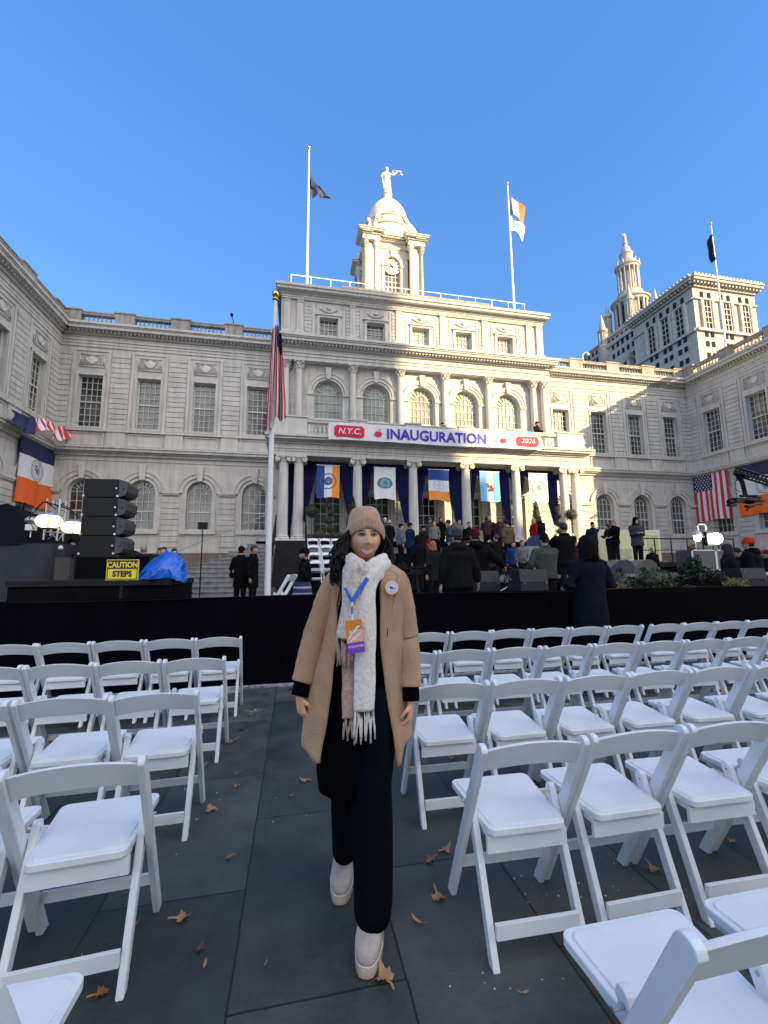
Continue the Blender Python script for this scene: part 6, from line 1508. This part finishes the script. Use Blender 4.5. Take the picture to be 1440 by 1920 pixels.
# eyes: smiling almond shapes
eyeW=mat('eye_white',(.34,.28,.26),.3,.03); iris=mat('iris_dark',(.03,.015,.008),.1,.1); lash=mat('lash_brow',(.02,.012,.010),.6,.1); blush=mat('lip_rose',(.50,.19,.16),.35,.05); tooth=mat('teeth',(.95,.93,.88),.2,.02)
for s in (-1,1):
    cx=s*.0285; cz=.003
    al=[(cx+.0135*cos(2*PI*i/20),cz+.0040*sin(2*PI*i/20)+(.0012 if sin(2*PI*i/20)>0 else .0022)-.0015*abs(cos(2*PI*i/20))) for i in range(20)]
    m=MB(); patch(m,al,.0035); e=wp(m,'eye',eyeW)
    m=MB(); patch(m,[(cx+.001+.0060*cos(2*PI*i/14),cz+.0012+.0046*sin(2*PI*i/14)*(1 if sin(2*PI*i/14)<0 else .75)) for i in range(14)],.0047); o=m.build('iris',iris,e)
    m=MB(); m.tube([fpt(cx+.0165*c,cz+.0075*(1-c*c)+.0002+.001*s*c,.004) for c in (-1,-.6,-.2,.2,.6,1)],[.0012,.0022,.0026,.0026,.0024,.0016],6); m.tube([fpt(cx+.014*c,cz-.0040*(1-c*c)-.0002,.0035) for c in (-1,-.5,0,.5,1)],[.0004,.0008,.0009,.0008,.0004],5)
    wp(m,'eyelashes',lash)
    m=MB(); m.tube([fpt(s*(.011+.033*c),.0165+.0065*sin(PI*min(1,c*.85+.12)),.002) for c in (0,.2,.4,.6,.8,1)],[.0020,.0030,.0032,.0028,.0020,.0008],6,flat=.5); wp(m,'eyebrow',lash)
# smile: dark mouth, teeth, lips
zm=-.063
def sm_(x,k,d): return zm+k*(1-(x/.031)**2)+d*(x/.031)**2
m=MB(); up_=[(x,sm_(x,-.0005,.010)) for x in [.031*(-1+2*i/12) for i in range(13)]]; lo=[(x,sm_(x,-.0185,.009)) for x in [.031*(1-2*i/12) for i in range(1,12)]]
patch(m,up_+lo,.0055,cen=(0,zm-.004)); wp(m,'teeth',tooth)
m=MB(); m.tube([fpt(x,sm_(x,.0008,.0105),.0045) for x in [.034*(-1+2*i/12) for i in range(13)]],[.0008,.0018,.0026,.003,.0032,.0034,.0030,.0034,.0032,.003,.0026,.0018,.0008],7)
m.tube([fpt(x,sm_(x,-.0205,.0088),.0045) for x in [.032*(-1+2*i/12) for i in range(13)]],[.0006,.0016,.0026,.0034,.0040,.0044,.0046,.0044,.0040,.0034,.0026,.0016,.0006],7)
wp(m,'lips',blush)
m=MB()
for s in (-1,1): m.sphere(tuple(fpt(s*.0065,-.0415,.0005)),(.0022,.003,.0013),8,6)
wp(m,'nostrils',lash)
# knit hat
kn=mat('ribbed_beige_knit',(.46,.29,.20),.9,.04,30,.3,bscale=200,spec=.2,sheen=.3)
def hatpt(u,v,cuff=0):
    a=2*PI*u; fx,fy=sin(a),-cos(a)
    zb=1.588+.050*max(0,cos(a))-.018*max(0,-cos(a))-.012*abs(sin(a)); top=1.742
    rib=1+.030*abs(cos(a*15))-.015
    if cuff:
        z=zb-.004+.058*v; e=(.006 if 0<v<1 else 0)+.005; r=1
        return (HC.x+(.083+e)*fx*rib,HC.y+.012+(.097+e)*fy*rib,z)
    t=v; z=zb+(top-zb)*sin(t*PI/2)**1.0; r=cos(t*PI/2)**.42 if t<1 else 0
    return (HC.x+.083*fx*r*rib,HC.y+.012+.097*fy*r*rib,z)
m=MB(); m.grid(lambda u,v:hatpt(u,min(v,.999)),272,24); m.grid(lambda u,v:hatpt(u,v,1),272,6); o=m.build('knit_hat',kn,WT,smooth=True,recalc=False); o.location=WO
# hair
hm=mat('black_brown_hair',(.007,.0045,.004),.5,.3,40,.4,spec=.25); m=MB(); rh=random.Random(11)
for i in range(150):
    left=i<95
    if left:
        x0=.243+rh.uniform(-.012,.006); y0=1.95+rh.uniform(-.03,.06); xe=.200+rh.uniform(-.045,.035); ye=1.865+rh.uniform(-.01,.05); ze=1.40+rh.uniform(-.02,.12)
    else:
        x0=.386+rh.uniform(-.006,.012); y0=1.96+rh.uniform(-.02,.06); xe=.435+rh.uniform(-.05,.025); ye=2.0+rh.uniform(-.04,.06); ze=1.475+rh.uniform(-.03,.05)
    ph=rh.uniform(0,6); pts=[]
    for k in range(9):
        t=k/8; w_=.015*sin(ph+t*9)*t
        pts.append((x0+(xe-x0)*t**.9+w_+(-.018 if left else .012)*sin(PI*t),y0+(ye-y0)*t+.008*cos(ph+t*8)*t,1.625+(ze-1.625)*t))
    pts.append((pts[-1][0]+rh.uniform(-.012,.014),pts[-1][1],pts[-1][2]-.004)); 
    r=rh.uniform(.004,.0075); m.tube(pts,[r]*8+[r*.7,r*.2],6)
m.loft([ell(.316,2.045,1.42,.095,.045,20),ell(.316,2.035,1.52,.090,.05,20),ell(.316,2.015,1.60,.082,.065,20),ell(.316,2.0,1.64,.075,.07,20)])
wp(m,'hair',hm)
# earring
m=MB(); m.sphere((HC.x-.071,HC.y-.004,HC.z-.042),(.004,.004,.004),8,6); wp(m,'earring',M['gold'])
# black top / tunic
bk=mat('black_knit',(.0018,.0018,.003),.9,.15,8,.2,spec=.05)
m=MB(); m.loft([ell(.265,2.0,.52,.150,.125,28),ell(.27,2.0,.60,.165,.13,28),ell(.285,2.0,.75,.165,.12,28),ell(.30,1.99,.95,.145,.11,28),ell(.305,1.985,1.15,.130,.105,28),ell(.31,1.985,1.30,.140,.11,28),ell(.315,1.985,1.41,.12,.085,28),ell(.315,1.985,1.46,.07,.06,28)]); o=wp(m,'tunic',bk)
# trousers
tr=mat('black_trousers',(.0022,.0026,.0055),.9,.15,6,.25,spec=.07)
def trleg(tab):
    m=MB(); rings=[]
    for (x,y,z,rx,ry) in tab: rings.append([(x+rx*cos(2*PI*j/24)*(1+.03*sin(3*2*PI*j/24+z*9)),y+ry*sin(2*PI*j/24)*(1+.04*sin(2*2*PI*j/24+z*7)),z+(.018*sin(2*PI*j/24) if z<.2 else 0)) for j in range(24)])
    m.loft(rings); return m
m=trleg([(.37,1.96,.95,.10,.11),(.355,1.95,.75,.098,.105),(.335,1.93,.55,.086,.095),(.333,1.90,.40,.083,.09),(.33,1.885,.25,.080,.09),(.328,1.875,.15,.077,.09),(.325,1.87,.105,.073,.088)])
q=trleg([(.27,2.02,.95,.10,.11),(.262,2.07,.70,.085,.1),(.255,2.14,.50,.072,.085),(.252,2.19,.35,.066,.08),(.252,2.22,.20,.060,.078),(.252,2.225,.13,.056,.075)]); m.add(q.v,q.f)
wp(m,'trousers',tr)
# boots
su=mat('pale_suede',(.40,.34,.30),.9,.14,25,.4,bscale=90,sheen=.3); so_=mat('beige_sole',(.42,.33,.25),.6,.06,20,.2)
def boot(x,y,ang,nm):
    # local: toe toward -y
    e=bpy.data.objects.new('boot',None)
    m=MB(); rings=[]
    for (yy,w_,z0,z1) in ((-.150,.018,.035,.055),(-.140,.034,.033,.070),(-.11,.046,.032,.085),(-.07,.051,.032,.098),(-.03,.048,.032,.115),(.01,.043,.032,.150),(.04,.041,.032,.20),(.075,.040,.032,.205),(.105,.036,.034,.20),(.115,.025,.04,.19)):
        n=16; rr=[]
        for j in range(n):
            a=2*PI*j/n; c,s=cos(a),sin(a); rr.append((w_*math.copysign(abs(c)**.75,c),yy,(z0+z1)/2+(z1-z0)/2*math.copysign(abs(s)**.8,s)))
        rings.append(rr)
    m.loft(rings); o=m.build('boot',su,WT,smooth=True); o.location=(x-.31,y-1.97,0); o.rotation_euler=(0,0,ang)
    s=MB()
    def outl(k,z,n=30):
        P=[]
        for j in range(n):
            a=2*PI*j/n; yy=-.018+.145*sin(a)*1.0; w_=.053*(1-.12*max(0,sin(a)))*(abs(cos(a))**.7)*math.copysign(1,cos(a)); P.append((w_*k,-.018+(yy+.018)*k,z))
        return P
    s.loft([outl(.96,0),outl(1.02,.006),outl(1.03,.030),outl(1.0,.036),outl(.9,.037)]); s.build('sole',so_,o,smooth='auto')
    l=MB(); pts=outl(1.0,.040); l.tube([pts[i] for i in range(15,30)],.0016,5); l.build('welt_stitching',M['flagw'],o)
boot(.318,1.872,R(-16),''); boot(.247,2.235,R(-10),'')
# coat
cm=mat('camel_wool',(.43,.27,.165),.9,.10,14,.5,bscale=220,spec=.15,sheen=.15)
def itp(tab,z):
    tab=sorted(tab)
    if z<=tab[0][0]: return tab[0][1:]
    for a,b_ in zip(tab,tab[1:]):
        if z<=b_[0]:
            t=(z-a[0])/(b_[0]-a[0]); t=t*t*(3-2*t) if False else t; return tuple(p+(q-p)*t for p,q in zip(a[1:],b_[1:]))
    return tab[-1][1:]
# z: cx, rx, ry, xl (left inner edge), xr (right inner edge)
CT=[(.62,.285,.245,.170,.105,.432),(.70,.285,.242,.165,.115,.425),(.80,.282,.235,.160,.130,.405),(.98,.285,.215,.150,.160,.380),(1.15,.31,.185,.140,.182,.362),(1.30,.325,.180,.140,.180,.365),(1.38,.33,.190,.135,.195,.368),(1.43,.33,.180,.120,.220,.370),(1.465,.325,.135,.095,.240,.372),(1.49,.32,.10,.08,.25,.375)]
CT=[(a[0],)+a[1:] for a in CT]
NS=64; zs=[.60+.89*i/60 for i in range(61)]
def coatpt(s,z,off=0):
    cx,rx,ry,xl,xr=itp([(a[0],)+a[1:] for a in CT],z)
    rx+=off; ry+=off
    aL=-PI+math.acos(max(-1,min(1,(cx-xl)/rx))); aR=-math.acos(max(-1,min(1,(xr-cx)/rx)))-2*PI
    a=aL+(aR-aL)*s
    fold=.007*sin(7*a+z*3)*max(0,(1.15-z))+.004*sin(13*a-z*5)*max(0,1.2-z)
    return (cx+(rx+fold)*cos(a),1.99+(ry+fold)*sin(a),z)
m=MB()
def hemz(s,v):
    # hem is lower at the front edges
    x=coatpt(s,.72)[0]; lo=.715-.045*math.exp(-((x-.11)/.035)**2)*(s<.3)-.085*math.exp(-((x-.43)/.02)**2)*(s>.7)
    return lo+(1.49-lo)*v
m.grid(lambda s,v:coatpt(s,hemz(s,v)),NS,56)
for A in (LA,RA):
    sgn=-1 if A is LA else 1
    top=A[0]+Vector((-sgn*.03,0,.015)); pts=[top,A[0]+Vector((sgn*.0,0,-.02)),A[0].lerp(A[1],.35),A[0].lerp(A[1],.7),A[1],A[1].lerp(A[2],.3),A[1].lerp(A[2],.6),A[1].lerp(A[2],.80)]
    rad=[.050,.054,.052,.050,.049,.048,.047,.047]
    # fine wrinkles
    P2=[];R2=[]
    for i in range(len(pts)-1):
        for k in range(5):
            t=k/5; P2.append(pts[i].lerp(pts[i+1],t)); r=rad[i]+(rad[i+1]-rad[i])*t; R2.append(r*(1+.022*sin(i*5+k*2.1)))
    P2.append(pts[-1]); R2.append(rad[-1]); m.tube(P2,R2,20,cap=False)
# shoulders cap
for sgn,cx in ((-1,.205),(1,.445)): m.sphere((cx,1.985,1.405),(.066,.070,.048),16,10)
o=wp(m,'coat',cm); so2=o.modifiers.new('solid','SOLIDIFY'); so2.thickness=.007; so2.offset=0
tx=bpy.data.textures.new('wool_folds','CLOUDS'); tx.noise_scale=.11; tx.noise_depth=1; dd=o.modifiers.new('folds','DISPLACE'); dd.texture=tx; dd.strength=.010; dd.mid_level=.5; dd.texture_coords='LOCAL'
cbv=BVHTree.FromPolygons([Vector(v) for v in m.v],m.f)
def cpt(x,z,off):
    h=cbv.ray_cast(Vector((x,1.5,z)),Vector((0,1,0)))[0]; return Vector((x,(h.y if h else 1.86)-off,z))
def lapel(poly,off,y0=None):
    m=MB(); n=len(poly)
    fr=[cpt(x,z,off+.008) for x,z in poly]; 
    my=sorted(p.y for p in fr)[n//2]
    fr=[Vector((p.x,min(max(p.y,my-.03),my+.02),p.z)) for p in fr]
    bkp=[p+Vector((0,.008,0)) for p in fr]
    m.add([tuple(p) for p in fr+bkp],[tuple(range(n)),tuple(range(2*n-1,n-1,-1))]+[(i,(i+1)%n,n+(i+1)%n,n+i) for i in range(n)]); return wp(m,'lapel',cm,smooth=False)
lapel([(.370,1.475),(.398,1.490),(.425,1.468),(.412,1.452),(.450,1.432),(.440,1.36),(.412,1.25),(.385,1.185),(.366,1.30)],.004)
lapel([(.245,1.465),(.222,1.475),(.200,1.452),(.212,1.440),(.182,1.425),(.172,1.36),(.176,1.25),(.184,1.18),(.190,1.30)],.004)
m=MB(); m.box(.3925,.3965,1.845,1.86,1.165,1.195); 
# cuffs of the black sweater
cf=MB()
for A in (LA,RA):
    a=A[1].lerp(A[2],.78); e=A[2]+Vector((0,0,-.005)); cf.tube([a,a.lerp(e,.5),e],[.037,.039,.037],16)
wp(cf,'sweater_cuff',bk)
# buttonhole
m=MB(); p=cpt(.398,1.18,.004); m.tube([p+Vector((0,0,.018)),p-Vector((.004,0,.018))],.0022,6); wp(m,'buttonhole',bk)
# scarf
def woolmat(name,c1,c2):
    m_,n,b_,l=nodes(name); tc=n.nodes.new('ShaderNodeTexCoord'); no=n.nodes.new('ShaderNodeTexNoise'); no.inputs['Scale'].default_value=70; no.inputs['Detail'].default_value=3; l.new(tc.outputs['Object'],no.inputs['Vector'])
    cr=n.nodes.new('ShaderNodeValToRGB'); cr.color_ramp.elements[0].position=.35; cr.color_ramp.elements[1].position=.6; cr.color_ramp.elements[0].color=(*c1,1); cr.color_ramp.elements[1].color=(*c2,1)
    l.new(no.outputs[0],cr.inputs[0]); l.new(cr.outputs[0],b_.inputs['Base Color']); b_.inputs['Roughness'].default_value=.95; b_.inputs['Sheen Weight'].default_value=.5
    bp=n.nodes.new('ShaderNodeBump'); bp.inputs['Strength'].default_value=.8; bp.inputs['Distance'].default_value=.006; l.new(no.outputs[0],bp.inputs['Height']); l.new(bp.outputs[0],b_.inputs['Normal']); return m_
s1=woolmat('speckled_wool',(.47,.40,.37),(.62,.56,.53)); s2=woolmat('cream_wool',(.64,.60,.54),(.75,.72,.66)); s3=woolmat('tan_wool',(.33,.22,.17),(.44,.31,.25))
def ribbon(m,path,mi=0,n=18):
    """path: (x,y,z,halfwidth,thickness)"""
    pts=[];K=6
    for i in range(len(path)-1):
        p0=path[max(i-1,0)];p1=path[i];p2=path[i+1];p3=path[min(i+2,len(path)-1)]
        for k in range(K):
            t=k/K; pts.append(tuple(.5*((2*b_)+(-a+c)*t+(2*a-5*b_+4*c-d)*t*t+(-a+3*b_-3*c+d)*t**3) for a,b_,c,d in zip(p0,p1,p2,p3)))
    pts.append(path[-1]); rings=[]
    for i,p in enumerate(pts):
        d=Vector(pts[min(i+1,len(pts)-1)][:3])-Vector(pts[max(i-1,0)][:3]); d.normalize()
        nrm=Vector((0,-1,0)); 
        c=Vector((p[0]-.315,p[1]-1.985,0)); 
        if p[2]>1.44 and c.length>.01: nrm=c.normalized()
        w_=d.cross(nrm).normalized(); nr=w_.cross(d).normalized(); q=[]
        for j in range(n):
            a=2*PI*j/n; r=1+.04*sin(3*a+i*.7); cc=math.copysign(abs(cos(a))**.8,cos(a)); q.append(tuple(Vector(p[:3])+w_*p[3]*cc*r+nr*p[4]*sin(a)*r*(1+.2*sin(5*a))))
        rings.append(q)
    m.loft(rings,mi)
def fringe(m,x0,x1,y,z0,z1,n,mi,seed=1,tw=.004):
    rr=random.Random(seed)
    for i in range(n):
        x=x0+(x1-x0)*(i+.5)/n; e=x+rr.uniform(-.008,.008); ze=z1+rr.uniform(-.008,.012)
        m.tube([(x,y,z0+.012),(x+rr.uniform(-.004,.004),y-.004,(z0*2+ze)/3),(e+rr.uniform(-.004,.004),y,(z0+2*ze)/3),(e,y,ze)],[tw,tw*1.15,tw,tw*.7],7,mi)
m=MB()
# tan end hanging behind
ribbon(m,[(.235,1.862,1.12,.035,.010),(.235,1.860,1.0,.035,.010),(.234,1.858,.92,.034,.010),(.232,1.856,.845,.032,.009)],2); fringe(m,.205,.262,1.855,.85,.762,6,2,3,.0048)
# neck loop
ribbon(m,[(.40,2.02,1.47,.040,.02),(.315,2.075,1.49,.042,.02),(.235,2.03,1.48,.045,.024),(.228,1.93,1.475,.050,.026),(.262,1.868,1.45,.052,.026),(.325,1.852,1.425,.035,.02)],0)
ribbon(m,[(.315,2.07,1.47,.04,.02),(.395,2.02,1.475,.045,.024),(.398,1.93,1.475,.048,.028),(.352,1.872,1.455,.050,.028),(.305,1.850,1.40,.048,.022),(.298,1.842,1.33,.044,.018),(.297,1.838,1.15,.044,.015),(.292,1.838,1.0,.045,.014),(.290,1.838,.875,.043,.012)],1)
fringe(m,.248,.332,1.838,.88,.752,9,1,4,.0042)
# left strand in front
ribbon(m,[(.235,1.90,1.50,.030,.022),(.243,1.856,1.46,.046,.026),(.240,1.842,1.36,.042,.020),(.226,1.835,1.26,.038,.016),(.205,1.832,1.165,.036,.012)],0); fringe(m,.170,.238,1.832,1.17,1.052,7,2,5,.0055)
wp(m,'scarf',[s1,s2,s3])
# lanyard
lb=mat('lanyard_blue',(.04,.10,.50),.5,.05); m=MB()
def strap(a,b_,w_=.0065):
    a=Vector(a);b_=Vector(b_); d=(b_-a).normalized(); s=d.cross(Vector((0,1,0))).normalized()*w_; t=Vector((0,.0015,0))
    m.add([tuple(p) for p in (a-s-t,a+s-t,b_+s-t,b_-s-t,a-s+t,a+s+t,b_+s+t,b_-s+t)],[(0,1,2,3),(7,6,5,4),(0,4,5,1),(1,5,6,2),(2,6,7,3),(3,7,4,0)])
strap((.303,1.826,1.415),(.235,1.806,1.318),.009); strap((.206,1.815,1.375),(.235,1.807,1.318),.006); strap((.234,1.806,1.325),(.234,1.802,1.265),.003)
LNo=wp(m,'lanyard',lb,smooth=False)
m=MB(); m.box(.231,.238,1.797,1.803,1.300,1.318); m.box(.232,.240,1.797,1.803,1.245,1.27); m.build('clip',M['flagw'],LNo)
# badge card
B=tag(bpy.data.objects.new('badge',None),'orange and purple VOLUNTEER pass hanging from the woman\'s blue lanyard','badge'); C.objects.link(B); B.location=(.238,1.792,1.245); B.rotation_euler=(0,R(-6),0)
m=MB(); m.box(-.034,.034,-.0015,.0015,-.125,.0); m.build('card',mat('badge_orange',(.62,.25,.03),.35,.05),B)
m=MB(); m.add([(-.034,-.003,-.1),(.034,-.003,-.1),(.034,-.003,-.035),(-.034,-.003,-.075)],[(0,1,2,3)]); m.build('pink_area',mat('badge_pink',(.80,.42,.30),.35,.05),B)
m=MB(); m.box(-.0345,.0345,-.0045,.0,-.130,-.088); m.build('purple_band',mat('badge_purple',(.20,.06,.45),.35,.05),B)
m=MB(); m.add([(-.030,-.0035,-.07),(-.027,-.0035,-.074),(.028,-.0035,-.022),(.010,-.0035,-.026)],[(0,1,2,3)]); m.add([(-.024,-.004,-.080),(-.020,-.004,-.085),(.026,-.004,-.058),(.024,-.004,-.050)],[(0,1,2,3)])
add_text(m,'NYC',.022,0,-.005,-.048,0,bold=.0008,shear=.3,extr=.0002); add_text(m,'VOLUNTEER',.0115,0,-.006,-.104,0,bold=.0003,extr=.0002); add_text(m,'2026',.010,.002,-.005,-.078,0,bold=.0003,extr=.0002); m.build('white_lettering',M['flagw'],B)
# lapel button
BU_=tag(bpy.data.objects.new('pin_badge',None),'round white and blue pin badge with orange rim on the coat lapel','badge'); C.objects.link(BU_); q=cpt(.415,1.37,.02); BU_.location=(.413,q.y-.004,1.372)
def disc(r,y0,y1,mt,n,parent=BU_,sx=1):
    m=MB(lambda a,b_,c:(a,c,b_)); m.prism([(r*cos(2*PI*i/36),r*sin(2*PI*i/36)) for i in range(36)],y0,y1); return m.build(n,mt,parent)
disc(.0315,-.003,.006,mat('pin_orange',(.75,.33,.12),.3,.05),'rim'); disc(.0275,-.0045,-.003,M['flagw'],'face')
m=MB(); rr=random.Random(2)
for i in range(16):
    a=rr.uniform(0,6.28); r=rr.uniform(0,.013); x,z=r*cos(a),r*sin(a); m.box(x-.0032,x+.0032,-.0052,-.0046,z-.0022,z+.0022)
q=MB(lambda a,b_,c:(a,c,b_)); q.arc(0,0,.0195,.021,-.0052,-.0046,0,2*PI,28); m.add(q.v,q.f)
m.build('printed_mark',mat('pin_blue',(.25,.32,.70),.4,.1),BU_)
# paper strip behind the scarf
m=MB(); m.box(-.010,.010,0,.001,-.045,.035); o=m.build('paper_tag',M['flagw'],None,loc=(.222,1.868,1.02)); o.rotation_euler=(0,R(-12),0); tag(o,'small white paper tag hanging below the tan scarf fringe','tag')
